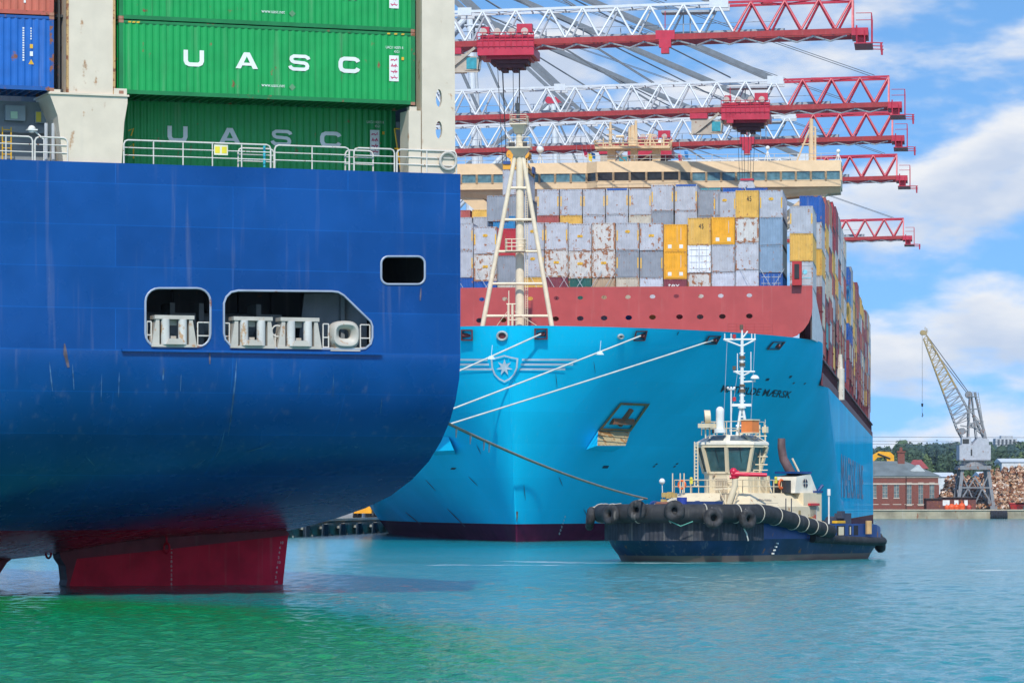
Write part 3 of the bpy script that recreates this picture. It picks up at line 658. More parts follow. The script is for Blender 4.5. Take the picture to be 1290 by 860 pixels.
    cy = MB(); a, z = uas(333,190,.3); cy.tube((a,.3,17.05),(a,.3,17.95),.05); obj('hose_post', cy, mat('turquoise', (.03,.40,.50), .5), root)
    yl = MB()
    for px in (505, 512):
        a, _ = uas(px, 170, 1.6)
        yl.tube((a, 1.6, 17), (a, 1.6, 18.9), .03)
    a, b = uas(497,150,1.6)[0], uas(513,150,1.6)[0]; yl.tube((a,1.6,18.9),(b,1.6,18.9),.03); yl.tube((a,1.6,18.1),(b,1.6,18.1),.03); yl.tube((a,1.6,18.9),(a+.3,1.6,17),.03)
    a = uas(158,150,2.7)[0]; yl.path([(a, 2.2, 17.8), (a+.2, 2.2, 18.0), (a+.2, 2.2, 17.4)], .03); yl.path([(a, 2.2, 18.5), (a+.2, 2.2, 18.6), (a+.1, 2.2, 18.3)], .03)
    obj('yellow_ladder', yl, YELLOW, root)
    gk = MB(); a = uas(505,170,3)[0]; gk.box(a-.3, a+.25, 2.7, 3.2, 17, 19.3); obj('vent_trunk', gk, GREY, root)
    return root
build_blue_ship()
def ship_matrix(t, n, z): return (UO.x+t*uc-n*us_, UO.y+t*us_+n*uc, z)
def near_container(t, n, z, key, label, marks=None, Hh=2.896):
    """box lying along the blue ship; t is its forward end, n the outer face"""
    root = thing('shipping_container', label, 'container', ship_matrix(t, n+1.219, z), R(UA), 'containers on the blue ship')
    p, f = container_parts(Hh, ribs=True); f.cm = 1
    for x in (0, 12.19-.178):
        for y in (-1.222, 1.219-.175):
            for zz in (-.003, Hh-.118): f.box(x-.003, x+.181, y-.003, y+.18, zz, zz+.121)
    obj('corrugated_panels', p, key[0], root); obj('frame', f, [key[1], mat('corner_casting_rust', (.36,.16,.10), .7, rust=.5, rscale=4)], root)
    if marks:
        for nm, mb, m in marks(Hh): obj(nm, mb, m, root)
    return root
YD = -1.2135       # just proud of the long side that faces the camera
def fs(a, b): return (a, YD, b)
def green_marks(Hh):
    for ch, x in zip('UASC', (2.60, 4.72, 6.93, 8.97)):
        mk = MB(); put2d(mk, [([(x+a*.74, 1.18+b*.64) for a, b in v], f) for v, f in wide_letter(ch)], fs)
        yield 'big_letter', mk, WHITE
    w = MB(); ship_text(w, 'www.uasc.net', 5.78, .50, .20, fs, sx=.85)
    ship_text(w, 'UACU 142871 8', 10.95, 2.22, .15, fs, sx=.72); ship_text(w, '45G1', 11.3, 2.06, .15, fs, sx=.72)
    yield 'small_lettering', w, WHITE
    pn = MB(); pn.add([fs(11.10, .92), fs(11.50, .92), fs(11.50, 1.95), fs(11.10, 1.95)], [(0,1,2,3)]); o = pn
    yield 'white_plate', o, WHITE
    rd = MB()
    for k in range(4):
        z = 1.06+k*.235; g = [(11.16+.28*i/9, z+.03*math.sin(i*2.3+k*1.7)+(.045 if (i*7+k*3) % 5 == 0 else 0)) for i in range(10)]
        put2d(rd, [ribbon(g, .035)], lambda a, b: (a, YD-.006, b)); put2d(rd, [ribbon([(11.30+.03*k, z+.06), (11.33+.03*k, z+.09)], .03)], lambda a, b: (a, YD-.006, b))
    yield 'red_script', rd, mat('script_red', (.55,.02,.10), .5)
    y = MB(); y.add([fs(11.62,1.78), fs(11.72,1.78), fs(11.72,1.9), fs(11.62,1.9)], [(0,1,2,3)])
    for x in (.35, .52, .69, 11.0, 11.3, 11.6): y.add([fs(x,2.79), fs(x+.12,2.79), fs(x+.15,2.85), fs(x+.03,2.85)], [(0,1,2,3)])
    yield 'yellow_marks', y, YELLOW
    d = MB(); d.add([fs(7.05,.38), fs(7.19,.52), fs(7.05,.66), fs(6.91,.52)], [(0,1,2,3)]); yield 'placard', d, mat('placard_dull', (.10,.26,.12), .6)
def blue_marks(Hh):
    mk = MB()
    for k in range(14): mk.add([fs(10.95,2.42-k*.095), fs(11.02,2.42-k*.095), fs(11.02,2.36-k*.095), fs(10.95,2.36-k*.095)], [(0,1,2,3)])
    for k in range(5): mk.add([fs(11.26,2.42-k*.1), fs(11.31,2.42-k*.1), fs(11.31,2.36-k*.1), fs(11.26,2.36-k*.1)], [(0,1,2,3)])
    mk.add([fs(11.24,1.32), fs(11.36,1.32), fs(11.36,1.5), fs(11.24,1.5)], [(0,1,2,3)])
    yield 'white_marks', mk, WHITE
    y = MB(); y.add([fs(11.18,1.0), fs(11.40,1.0), fs(11.29,1.2)], [(0,1,2)]); y.add([fs(11.24,1.62), fs(11.36,1.62), fs(11.36,1.78), fs(11.24,1.78)], [(0,1,2,3)])
    yield 'yellow_marks', y, YELLOW
ctf = uas(150, 70, .1)[0]
G = (GREEN, GREENF)
near_container(ctf, .10, 19.72, G, 'green container with white letters, sunlit in the middle of the stern stack', green_marks)
near_container(ctf, .10, 22.64, G, 'green container cut off by the top edge above the sunlit lettered one', green_marks)
near_container(ctf+.05, 2.75, 16.99, G, 'green container in shadow, lowest and set back behind the deck rail', green_marks)
near_container(uas(68,70,.1)[0]-12.19, .10, 19.72, (mat('near_blue_paint', (.006,.11,.42), .45, streak=.2, rust=.1), mat('near_blue_frame', (.006,.08,.30), .5, rust=.4, rscale=2)), 'blue container left of the cream pillar, under the red one', blue_marks)
def red_marks(Hh):
    mk = MB(); 
    for k in range(12): mk.add([fs(11.0,2.2-k*.15), fs(11.08,2.2-k*.15), fs(11.08,2.1-k*.15), fs(11.0,2.1-k*.15)], [(0,1,2,3)])
    yield 'white_marks', mk, WHITE
near_container(uas(68,70,.1)[0]-12.19, .10, 22.64, (mat('near_red_paint', (.50,.12,.07), .5, streak=.25, rust=.15), mat('near_red_frame', (.42,.09,.06), .5, rust=.45, rscale=2)), 'faded red container in the top left corner, on the blue one', red_marks)
# ================================================================== THE PALE BLUE SHIP (far, bow on)
MU = Vector((.11207, .99370)); MO = Vector((-.46, 361.5)); MRZ = math.atan2(MU.y, MU.x)
def mworld(a, o, z): return (MO.x+a*MU.x+o*MU.y, MO.y+a*MU.y-o*MU.x, z)
def mloc(X, Y): dx, dy = X-MO.x, Y-MO.y; return (dx*MU.x+dy*MU.y, dx*MU.y-dy*MU.x)
def mp(px, py, a):
    """(across, height) where a line of sight meets the cross-plane a metres behind the stem"""
    q = (px-645)/F; Y = (a+MO.x*MU.x+MO.y*MU.y)/(q*MU.x+MU.y); return mloc(q*Y, Y)[1], HC+(HOR-py)/F*Y
def S(a, o, z): return (a, -o, z)        # ship frame -> local frame
HB = 29.5
def h_xs(z): return 8.5*(1-min(1, max(0, z/21)))**1.1
def h_b(a, z):
    w = min(1, max(0, z/21)); Ln = 45+72*(1-w)**1.25; p = 1.8*w+1.35*(1-w); q = 1.7*w+1.0*(1-w)
    t = min(1, max(0, (a-h_xs(z))/Ln)); return HB*(1-(1-t)**p)**(1/q)
def h_top(a): return 21.0 if a < 41 else (16.6 if a > 47 else 21-(a-41)/6*4.4)
def mhit(px, py, lift=.06):
    """point of the hull skin on a line of sight, lifted a little off the plate"""
    q = (px-645)/F; r = (HOR-py)/F; lo = None
    def g(Y):
        a, o = mloc(q*Y, Y); z = HC+r*Y
        return h_b(a, z)-abs(o) if a > h_xs(z) else -1-(h_xs(z)-a)
    Y = 350.0
    while g(Y) < 0 and Y < 800: Y += .5
    lo, hi = Y-.5, Y
    for _ in range(24):
        m = (lo+hi)/2
        if g(m) < 0: lo = m
        else: hi = m
    Y = hi-lift*1.6; a, o = mloc(q*Y, Y); return S(a, o, HC+r*Y)
TEAL0 = mat('pale_blue_hull', (.004,.55,.84), .30, var=.07, vscale=.10, streak=.07, spec=0.0, coat=.10, plates=(14, 3.2, .025, (1.3,1.25,1.2)), pk=.16, bump=0, bscale=.5)
TEAL = two_tone('pale_blue_hull_boot', TEAL0, 1.75, (.10,.012,.045))
BULW = mat('breakwater_red', (.41,.060,.055), .42, var=.07, vscale=.5, streak=.12)
DKRED = mat('deck_red', (.15,.02,.03), .55, rust=.2)
FAIRRED = mat('fairlead_red', (.16,.025,.03), .5, rust=.2)
NAVY = mat('navy_lettering', (.006,.015,.05), .5)
SILVER = mat('silver_lettering', (.55,.62,.68), .45)
def build_far_ship():
    root = thing('container_ship', 'pale blue container ship bow on, with a red breakwater and stacked boxes', 'ship', (MO.x, MO.y, 0), MRZ)
    # ---------------- hull
    H = MB(); taus = [0,.004,.009,.016,.026,.04,.06,.085,.11,.14]+[.18+.035*i for i in range(60)]+[2.4,2.7,3,3.5,4,6,8]
    fr = [0, .08, .125]+[.16+.84*i/24 for i in range(25)]
    def nominal(t): return t*45
    grid = []
    for t in taus:
        a0 = nominal(t); zt = h_top(a0); col = []
        for f in fr:
            z = -3+f*(zt+3); a = h_xs(z)+a0*(1+(1-min(1, max(0, z/21)))*.0); col.append((a, h_b(a, z), z))
        grid.append(col)
    for s in (1, -1): H.loft([[S(a, s*b, z) for a, b, z in c] for c in grid], closed=False)
    e = grid[-1]; H.add([S(a, b, z) for a, b, z in e]+[S(a, -b, z) for a, b, z in reversed(e)], [tuple(range(2*len(e)))])
    ho = obj('hull', H, TEAL, root, smooth=40)
    D = MB()
    tops = [(c[-1][0], c[-1][1], c[-1][2]-.04) for c in grid]
    D.add([S(a, b-.02, z) for a, b, z in tops]+[S(a, -b+.02, z) for a, b, z in tops], [(i, i+1, len(tops)+i+1, len(tops)+i) for i in range(len(tops)-1)])
    obj('deck', D, DKRED, root)
    # stem bar
    st = MB(); st.path([S(h_xs(z)+.0, 0, z) for z in (-1, 1, 3, 6, 9, 12, 15, 18, 20.9)], .10, 8); obj('stem_bar', st, TEAL, root)
    # ---------------- breakwater with its row of round openings
    AB = 31.0; holes = []
    for px, py in ((607,377),(636,376.5),(668,376),(701,375.5),(731,375),(761,374.5),(791,374),(822,373.5),(852,373),(883,373),(908,372.5),(944,372)):
        o, z = mp(px, py, AB); holes.append(oval(o, z, .30, .21, 10))
    for px, py in ((604,403.5),(634,403),(663,402),(700,401.5),(731,401),(761,400.5),(792,400),(822,399.5),(856,399),(882,399),(910,398.5),(944,398)):
        o, z = mp(px, py, AB); holes.append(oval(o, z, .36, .26, 10))
    arc = [(28.5, 24.2), (28.4, 23.4), (28.1, 22.6), (27.6, 21.9), (26.9, 21.3), (26.0, 20.97)]
    outer = [(-o, z) for o, z in reversed([(28.5, 26.5)]+arc)][::-1]
    outer = [(28.5, 26.5)]+arc+[(-26.0, 20.97)]+[(-o, z) for o, z in reversed(arc[:-1])]+[(-28.5, 26.5)]
    bw = MB(); fb_ = lambda a, b, d: S(AB+d, a, b)
    xsb = sorted(sum(p[0] for p in h)/len(h) for h in holes); cuts = [-26.0]; grp = []
    for h in sorted(holes, key=lambda h: sum(p[0] for p in h)):
        cx_ = sum(p[0] for p in h)/len(h)
        if grp and cx_-grp[-1][1] < 1.0: grp[-1] = (grp[-1][0]+[h], cx_)
        else: grp.append(([h], cx_))
    for (g0, c0), (g1, c1) in zip(grp, grp[1:]): cuts.append((c0+c1)/2)
    cuts.append(26.0)
    for (g_, c_), x0_, x1_ in zip(grp, cuts, cuts[1:]):
        zs_ = [20.97, 24.45, 26.5]
        for z0_, z1_ in zip(zs_, zs_[1:]):
            hh = [h for h in g_ if z0_ < sum(p[1] for p in h)/len(h) < z1_]; bw.panel([(x0_, z0_), (x1_, z0_), (x1_, z1_), (x0_, z1_)], hh, fb_, 0, .12)
    end = [(26.0, 26.5), (28.5, 26.5)]+arc
    for s_ in (1, -1): bw.prism([(s_*x, z) for x, z in end], fb_, 0, .12)
    obj('breakwater', bw, BULW, root)
    sw = MB()
    for s in (1, -1):
        lo = [(31.1, 28.45), (35, 28.7), (40, 28.95), (45, 29.2)]
        sw.loft([[S(a, s*o, (20.9 if a < 41 else 19.5)), S(a, s*o, 26.4-(max(0, a-33)*.35))] for a, o in lo], closed=False)
        sw.loft([[S(a, s*(o-.12), (20.9 if a < 41 else 19.5)), S(a, s*(o-.12), 26.4-(max(0, a-33)*.35))] for a, o in lo], closed=False)
    obj('side_screen', sw, mat('side_screen_pale', (.76,.68,.65), .4, streak=.3), root)
    for px in (690, 592):
        a = MB(); o, z = mp(px, 408, 12); a.torus(S(12, o, 20.5), (1,0,0), 1.05, .10, 20, 6); obj('guide_hoop', a, BULW, root)
    rr = MB(); o0, _ = mp(917, 410, 24); o1, _ = mp(973, 410, 24)
    rr.rail([S(24, o0, 21), S(24, o1, 21)], 1.25, .03, (.25,.5,.75), 1.0); obj('bow_rail', rr, BULW, root)
    # ---------------- openings, lines of the bow
    def skin(name, polys, m, lift=.06, parent=root):
        """marks that follow the hull plate"""
        mb = MB()
        for v, f in polys: mb.add([mhit(x, y, lift) for x, y in v], f)
        return obj(name, mb, m, parent)
    def fair(px, py, w, h, sk):
        c = [(px-w/2-sk*h/2*-1, py-h/2), (px+w/2+sk*h/2, py-h/2), (px+w/2-sk*h/2, py+h/2), (px-w/2-sk*h/2, py+h/2)]
        P = [Vector(mhit(x, y, -.5)) for x, y in c]; O = [Vector(mhit(x, y, .30)) for x, y in c]; C = sum(O, Vector())/4
        I = [o_.lerp(C, .22) for o_ in O]; B = [p.lerp(sum(P, Vector())/4, .22) for p in P]
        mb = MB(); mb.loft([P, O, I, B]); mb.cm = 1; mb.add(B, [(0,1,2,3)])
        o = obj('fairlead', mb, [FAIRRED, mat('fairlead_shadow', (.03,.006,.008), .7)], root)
        r = MB(); Cb = sum(B, Vector())/4; r.tube(Cb.lerp(C, .6)-Vector((0,.4,0)), Cb.lerp(C, .6)+Vector((0,.4,0)), .22, n=8); obj('roller', r, FAIRRED, o)
        return C
    FA = [fair(588, 422, 15, 14, .0), fair(681.5, 420.5, 17, 14, .0), fair(807, 423, 15, 13, .25), fair(898, 428.5, 16, 11, .55), fair(978, 435.5, 16, 10, .8)]
    for px, py, rx, ry in ((632.5,423,6,5.2),(782,424,3,2.2)):
        ring = [mhit(px+rx*math.cos(t), py+ry*math.sin(t), .1) for t in [2*math.pi*i/16 for i in range(16)]]
        m_ = MB(); m_.path(ring, .12, 6, closed=True); m_.cm = 1; m_.add([mhit(px+rx*.8*math.cos(t), py+ry*.8*math.sin(t), .05) for t in [2*math.pi*i/16 for i in range(16)]], [tuple(range(16))])
        obj('bow_port', m_, [mat('port_rim', (.40,.42,.40), .5, rust=.4), FAIRRED], root)
    # emblem: shield, seven-pointed star and three stripes either side
    cx, cy = 635.5, 463.0
    sh = [(-17.5,-12),(-9,-13.5),(0,-16),(9,-13.5),(17.5,-12),(16.5,0),(13,9),(7,15),(0,18.5),(-7,15),(-13,9),(-16.5,0)]
    def dens(pts, n=4, closed=True):
        out = []
        for i in range(len(pts) if closed else len(pts)-1):
            a, b = pts[i], pts[(i+1) % len(pts)]; out += [(a[0]+(b[0]-a[0])*k/n, a[1]+(b[1]-a[1])*k/n) for k in range(n)]
        return out if closed else out+[pts[-1]]
    d = dens([(cx+a, cy+b) for a, b in sh]); i_ = [(cx+(x-cx)*.87, cy+(y-cy)*.88) for x, y in d]; n = len(d)
    polys = [(d+i_, [(k, (k+1) % n, n+(k+1) % n, n+k) for k in range(n)])]
    star = []
    for k in range(14):
        t = -math.pi/2+math.pi*k/7; r = 10.6 if k % 2 == 0 else 4.4; star.append((cx+r*math.cos(t), cy-.5+r*math.sin(t)))
    star = dens(star, 3); polys.append((star+[(cx, cy-.5)], [(k, (k+1) % len(star), len(star)) for k in range(len(star))]))
    skin('bow_emblem', polys, SILVER, .08)
    st_ = []
    for dy, xl, xr in ((-8,614,727),(-2,616,722),(4,619.5,712)):
        for xa, xb in ((560, xl), (xr-(-1)*0-1*0 and 655.5+dy*-.25, xr)):
            m = 30; v = [(xa+(xb-xa)*k/m, cy-2+dy-1.3) for k in range(m+1)]+[(xa+(xb-xa)*k/m, cy-2+dy+1.3) for k in range(m+1)]
            st_.append((v, [(k, k+1, m+2+k, m+1+k) for k in range(m)]))
    skin('bow_stripes', st_[0::2], SILVER, .08); skin('bow_stripes', st_[1::2], SILVER, .08)
    # name on the bow and marks
    v, f = text2d('MATHILDE MÆRSK', 1.0, bold=.010); W_ = max(a for a, b in v)
    nm = [(907+88*a/W_+(b*5.2), 493.5+8.0*a/W_-b*12.2) for a, b in v]
    skin('ship_name', [(nm, f)], NAVY, .10)
    mk = []
    for x, y, w, h in ((763,588,9,3.2),(827,584.5,4.4,1.8),(824,587.5,4.4,1.8),(853,584,4.4,1.8),(850,587.5,4.4,1.8),(571,590,8,2.4),(967,478,6,3),(996,474.5,5,3),(1000,482.5,4,2),(1014,483,4,2),(854,420,3,4)):
        mk.append(([(x-w/2, y+h/2), (x+w/2-2, y+h/2), (x+w/2, y-h/2), (x-w/2+2, y-h/2)], [(0,1,2,3)]))
    skin('hull_marks', mk, NAVY, .07)
    sc_ = []
    for x0, y0, x1, y1, w in ((563,640,586,663,1.4),(511,645,530,660,1.2),(536,604,549,618,1.0),(590,600,602,612,.9),(600,560,606,572,.8),(735,640,741,652,.9),(704,600,709,612,.8),(700,470,702,488,.7),(748,455,750,470,.7),(660,610,662,630,.8)):
        k = 8; dx, dy = (y1-y0), -(x1-x0); L_ = math.hypot(dx, dy); v = []
        for i in range(k+1): x, y, ww = x0+(x1-x0)*i/k, y0+(y1-y0)*i/k, w*(.3+.7*math.sin(math.pi*i/k))/2; v += [(x-dx/L_*ww, y-dy/L_*ww), (x+dx/L_*ww, y+dy/L_*ww)]
        skin('scrape', [(v, [(2*i, 2*i+1, 2*i+3, 2*i+2) for i in range(k)])], mat('scrape_dark', (.02,.07,.12), .6), .07)
    skin('stem_rust', [([(650.2,644),(652.6,644),(652.2,652),(651,658)], [(0,1,2,3)])], mat('stem_rust', (.22,.12,.06), .8, var=.4), .12)
    # big lettering along the side
    v, f = text2d('MAERSK LINE', 1.0); W_ = max(a for a, b in v); big = MB()
    big.add([S(110+a/W_*150, HB+.05, 4.6+b*8.0) for a, b in v], f); obj('side_lettering', big, mat('side_letter_blue', (.004,.17,.38), .4), root)
    # scraped patches low on the bow (worn paint with an edge of its own)
    # anchor recess with its bolster
    def anchor(P0, flip):
        q = lambda x, y, l: Vector(mhit(x, y, l))
        TL, TR, BR, BL = [(x, y) for x, y in P0['frame']]
        a = MB(); out = [q(*TL, .25), q(*TR, .25), q(*BR, .25), q(*BL, .25)]; inn = [q(*p, -.35) for p in (TL, TR, BR, BL)]
        c = sum(out, Vector())/4; io = [p.lerp(c, .16) for p in out]; ci = sum(inn, Vector())/4; ii = [p.lerp(ci, .16) for p in inn]
        a.loft([inn, out, io, ii]); a.cm = 1; a.add(ii, [(0,1,2,3)])
        o = obj('anchor_recess', a, [mat('recess_frame', (.20,.14,.06), .7, rust=.6, rscale=.5), mat('recess_rust', (.30,.19,.08), .8, rust=.8, rscale=.6)], root)
        an = MB(); m1 = ii[0].lerp(ii[3], .15).lerp(ii[1].lerp(ii[2], .15), .5); m2 = ii[0].lerp(ii[3], .85).lerp(ii[1].lerp(ii[2], .85), .5); off = (c-ci)*.75
        an.bar(m1+off, m2+off, .5, .5); s1 = ii[0].lerp(ii[3], .7)+off; s2 = ii[1].lerp(ii[2], .7)+off; an.bar(s1.lerp(s2, .12), s1.lerp(s2, .88), .7, .6)
        obj('anchor', an, mat('anchor_iron', (.14,.08,.045), .8, rust=.6, rscale=.8), o)
        b = MB(); w = P0['wedge']
        T = [q(x, y, .1) for x, y in w['top']]; Bt = [q(x, y, 2.6) for x, y in w['bot']]; K = [q(x, y, -.3) for x, y in w['root']]
        b.add(T+Bt, [(0,1,3,2)]); b.cm = 1; b.add(T+Bt+K, [(2,3,5,4), (0,2,4), (1,5,3)])
        obj('anchor_bolster', b, [mat('bolster_rusty', (.44,.34,.18), .6, rust=.7, rscale=.35, rustcol=(.30,.15,.05), streak=.3), TEAL0], root)
    anchor({'frame': [(782,507),(819,508.5),(795,543),(754,542)], 'wedge': {'top': [(753.5,542.5),(794,543.5)], 'bot': [(752.5,561),(788,561)], 'root': [(736,567),(770,570)]}}, 1)
    pk = MB()
    pts = [mhit(565, 550, .1), mhit(572, 567, 1.8), mhit(548, 568, 1.8), mhit(546, 549, .1), mhit(575, 573, -.2), mhit(546, 574, -.2)]
    pk.add(pts, [(0,1,2,3), (1,4,5,2), (0,4,1)]); obj('anchor_bolster', pk, TEAL0, root)
    # draught figures beside the stem
    dm = []
    for k in range(6):
        x, y = 711-.9*k*1.6, 652+4.2*k; v, f = text2d('86420'[k % 5], 4.0); dm.append(([(x+a, y-b) for a, b in v], f))
    skin('draught_marks', dm, SILVER, .07)
    # ---------------- forward mast
    mast = MB(); a = 13.0
    def q(px, py, aa=a): o, z = mp(px, py, aa); return Vector(S(aa, o, z))
    mast.path([q(655,412), q(655,345), q(655,215), q(655,180)], .42, 14, rads=[.48,.45,.38,.35]); mast.tube(q(654,190), q(654,160), .34, .30, n=12)
    for p, w in ((607,412),(695,412)):
        pass
    t1 = q(653,196); legs = [(q(607.5,413, a-1.5), q(649,196, a-.1)), (q(695.5,413, a-1.5), q(658.5,196, a-.1)), (q(655,412, a+8), q(655,205, a+.3))]
    for p, r in legs: mast.tube(p, r, .25, .22, n=10)
    (pa, ra), (pb, rb) = legs[:2]
    for py in (237, 277, 317, 357.5, 398):
        f = (413-py)/(413-196); mast.tube(pa.lerp(ra, f), pb.lerp(rb, f), .14, n=8)
    mo = obj('forward_mast', mast, CREAMM, root, smooth=40)
    for px0, px1, py, hz in ((639.5,669,187,1.0),(643.5,665,157.5,.9)):
        pf = MB(); o0, z = mp(px0, py, a); o1, _ = mp(px1, py, a); oc = (o0+o1)/2
        pf.box(a-1.2, a+1.2, -o1, -o0, z-.08, z+.06)
        pf.loft([[S(a-1.1, oc-.4*(o1-o0), z-.1), S(a+1.1, oc-.4*(o1-o0), z-.1), S(a+1.1, oc+.4*(o1-o0), z-.1), S(a-1.1, oc+.4*(o1-o0), z-.1)], [S(a-.4, oc-.45, z-.9), S(a+.4, oc-.45, z-.9), S(a+.4, oc+.45, z-.9), S(a-.4, oc+.45, z-.9)]], cap1=True)
        pf.rail([S(a-1.15, o0+.05, z), S(a-1.15, o1-.05, z), S(a+1.15, o1-.05, z), S(a+1.15, o0+.05, z), S(a-1.15, o0+.05, z)], hz, .035, (.5,), 1.2)
        obj('mast_platform', pf, CREAMM, mo)
    pf = MB(); o0, z = mp(638, 316, a-1); o1, _ = mp(662, 316, a-1); pf.box(a-2.0, a-.6, -o1, -o0, z-.1, z); pf.rail([S(a-.7,o0,z), S(a-1.95,o0,z), S(a-1.95,o1,z), S(a-.7,o1,z)], 1.1, .05, (.33,.66), .7)
    obj('mast_platform', pf, CREAMM, mo)
    lt = MB(); p = q(652,150); lt.tube(p, q(652,139), .12); lt.tube(q(652,139), q(652,130), .24, n=10); lt.tube(q(652,130), q(652,122), .06); p = q(646,180); lt.tube(q(645,186), q(645,180), .3, n=10); lt.tube(q(661,185), q(661,178), .25, n=10)
    obj('mast_lights', lt, mat('lamp_dark', (.06,.06,.06), .5), mo)
    ld = MB()
    for dx in (662.2, 664.8): ld.tube(q(dx, 410, a-.3), q(dx, 200, a-.3), .035, n=5)
    for k in range(70): y = 410-k*3; ld.tube(q(662.2, y, a-.3), q(664.8, y, a-.3), .025, n=4)
    obj('mast_ladder', ld, CREAMM, mo)
    sm = MB()
    for dx in (640.5, 645.5): sm.tube(q(dx, 412, 9), q(dx, 383, 9), .12, n=8)
    sm.tube(q(641, 384, 9), q(641, 366, 9), .05); sm.tube(q(638, 383, 9), q(650, 383, 9), .07); sm.tube(q(640, 403, 9), q(652, 403, 9), .07); sm.tube(q(626,410,9), q(641,390,9), .03); sm.tube(q(648,392,9), q(676,410,9), .03)
    obj('anchor_lamp_post', sm, CREAMM, root)
    # ---------------- bridge
    BE = mat('bridge_beige', (.70,.51,.30), .5, var=.05, streak=.12)
    BG = glassy('bridge_glass', (.10,.20,.24), .06)
    A0 = 169.0; zb, zt = 48.2, 52.2; zw0, zw1 = 49.35, 50.65
    plan = [(-28.1, A0), (-7.9, A0), (-6.3, A0-1.5), (5.4, A0-1.5), (7.0, A0), (28.1, A0)]
    br = MB()
    def band(z0, z1, out0=0, out1=0):
        fr_ = [(o, a_) for o, a_ in plan]; bk_ = [(28.1, A0+9), (-28.1, A0+9)]
        r0 = [S(a_-out0, o, z0) for o, a_ in fr_]+[S(a_, o, z0) for o, a_ in bk_]; r1 = [S(a_-out1, o, z1) for o, a_ in fr_]+[S(a_, o, z1) for o, a_ in bk_]
        br.loft([r0, r1], cap0=True, cap1=True)
    band(zb+.3, zw0, .3, .3); band(zw1, zt, .45, .25); band(zw0+.01, zw1-.01, -.9, -.9)
    for s in (1, -1):
        br.loft([[S(A0+.4, s*9, zb+.29), S(A0+6, s*9, zb+.29), S(A0+6, s*28, zb+.29), S(A0+.4, s*28, zb+.29)], [S(A0+1, s*9, zb-2.0), S(A0+5, s*9, zb-2.0), S(A0+5, s*28, zb-.5), S(A0+1, s*28, zb-.5)]], cap1=True)
        br.add([S(A0+1, s*26.3, zb-.6), S(A0+1, s*22.9, zb-.9), S(A0+1, s*12, 38), S(A0+1, s*15, 38), S(A0+3, s*26.3, zb-.6), S(A0+3, s*22.9, zb-.9), S(A0+3, s*12, 38), S(A0+3, s*15, 38)], [(0,1,2,3),(7,6,5,4),(0,3,7,4),(1,5,6,2),(0,4,5,1)])
    br.box(A0+1.5, A0+12, -13, 13, 16.6, zb+.28)
    bo = obj('bridge', br, BE, root)
    def along(i, j):
        (o0, a0), (o1, a1) = plan[i], plan[j]; L_ = math.hypot(o1-o0, a1-a0); k = max(1, round(L_/2.15))
        for n_ in range(k):
            f0, f1 = n_/k, (n_+1)/k
            yield (o0+(o1-o0)*f0, a0+(a1-a0)*f0), (o0+(o1-o0)*f1, a0+(a1-a0)*f1)
    dk = glassy('bridge_glass_dark', (.03,.035,.04), .08)
    for i in range(5):
        for (oa, aa), (ob, ab) in along(i, i+1):
            c0 = .06; w = MB(); g = MB(); d0, d1 = .28, .42
            P = lambda f, z, dd: Vector(S(aa+(ab-aa)*f-dd, oa+(ob-oa)*f, z))
            for f in (.0, 1.0): w.bar(P(f, zw0-.0, d0), P(f, zw1+.0, d1), .22, .3)
            w.bar(P(.0, zw0+.06, d0), P(1.0, zw0+.06, d0), .1, .1)
            wo = obj('window', w, BE, bo)
            g.add([P(.06, zw0, d0-.12), P(.94, zw0, d0-.12), P(.94, zw1, d1-.12), P(.06, zw1, d1-.12)], [(0,1,2,3)]); obj('pane', g, BG if abs((oa+ob)/2) > 8 else dk, wo)
    tp = MB()
    tp.rail([S(A0+.2, -27.5, zt), S(A0+.2, 27.5, zt)], 1.0, .04, (.5,), 2.2)
    obj('bridge_rail', tp, mat('bridge_rail_grey', (.52,.50,.45), .5), bo)
    mm = MB()
    A1 = A0+3
    def q2(px, py, aa=A1): o, z = mp(px, py, aa); return Vector(S(aa, o, z))
    for x0, x1 in ((765.5,775.5),(794.5,803.5),(822,832)):
        o0, _ = mp(x0, 190, A1); o1, _ = mp(x1, 190, A1); mm.box(A1-.6, A1+.6, -o1, -o0, zt-.1, 54.3)
    o0, _ = mp(751, 187, A1); o1, _ = mp(845, 187, A1); mm.box(A1-2, A1+2, -o1, -o0, 54.28, 54.55)
    mm.rail([S(A1-1.9, o0, 54.55), S(A1-1.9, o1, 54.55), S(A1+1.9, o1, 54.55), S(A1+1.9, o0, 54.55), S(A1-1.9, o0, 54.55)], .9, .06, (.5,), 1.2)
    for a_, b_ in (((776,193),(790,205)), ((822,193),(803,205)), ((838,188),(848,176)), ((756,188),(748,178))): mm.bar(q2(*a_), q2(*b_), .28, .2)
    for px, y0, y1, r in ((769,184,154,.28),(797,184,158,.45),(801,184,152,.3),(793,184,160,.25),(819,184,168,.2),(785,184,172,.12),(836,184,172,.15),(760,184,174,.12)): mm.tube(q2(px, y0), q2(px, y1), r, r*.6, n=8)
    for px, y in ((769,163),(769,170),(798,166),(819,170)): mm.tube(q2(px-5, y), q2(px+5, y), .09, n=6)
    mm.tube(q2(819,168), q2(813,184), .08, n=6); mm.tube(q2(819,168), q2(826,184), .08, n=6)
    mm.tube(q2(776,172, A1-.5), q2(786,172, A1-.5), .2, n=8)
    obj('signal_mast', mm, BE, bo); mm = MB()
    for px, y0, y1, r in ((1022,205,150,.36),(1027,205,160,.18)): mm.tube(q2(px, y0), q2(px, y1), r, r*.8, n=8)
    mm.tube(q2(1004,203), q2(1020,163), .13, n=6); mm.tube(q2(1010,182), q2(1022,182), .1, n=6)
    for k in range(8): y = 202-k*6; mm.tube(q2(1018.5,y), q2(1026.5,y), .07, n=5)
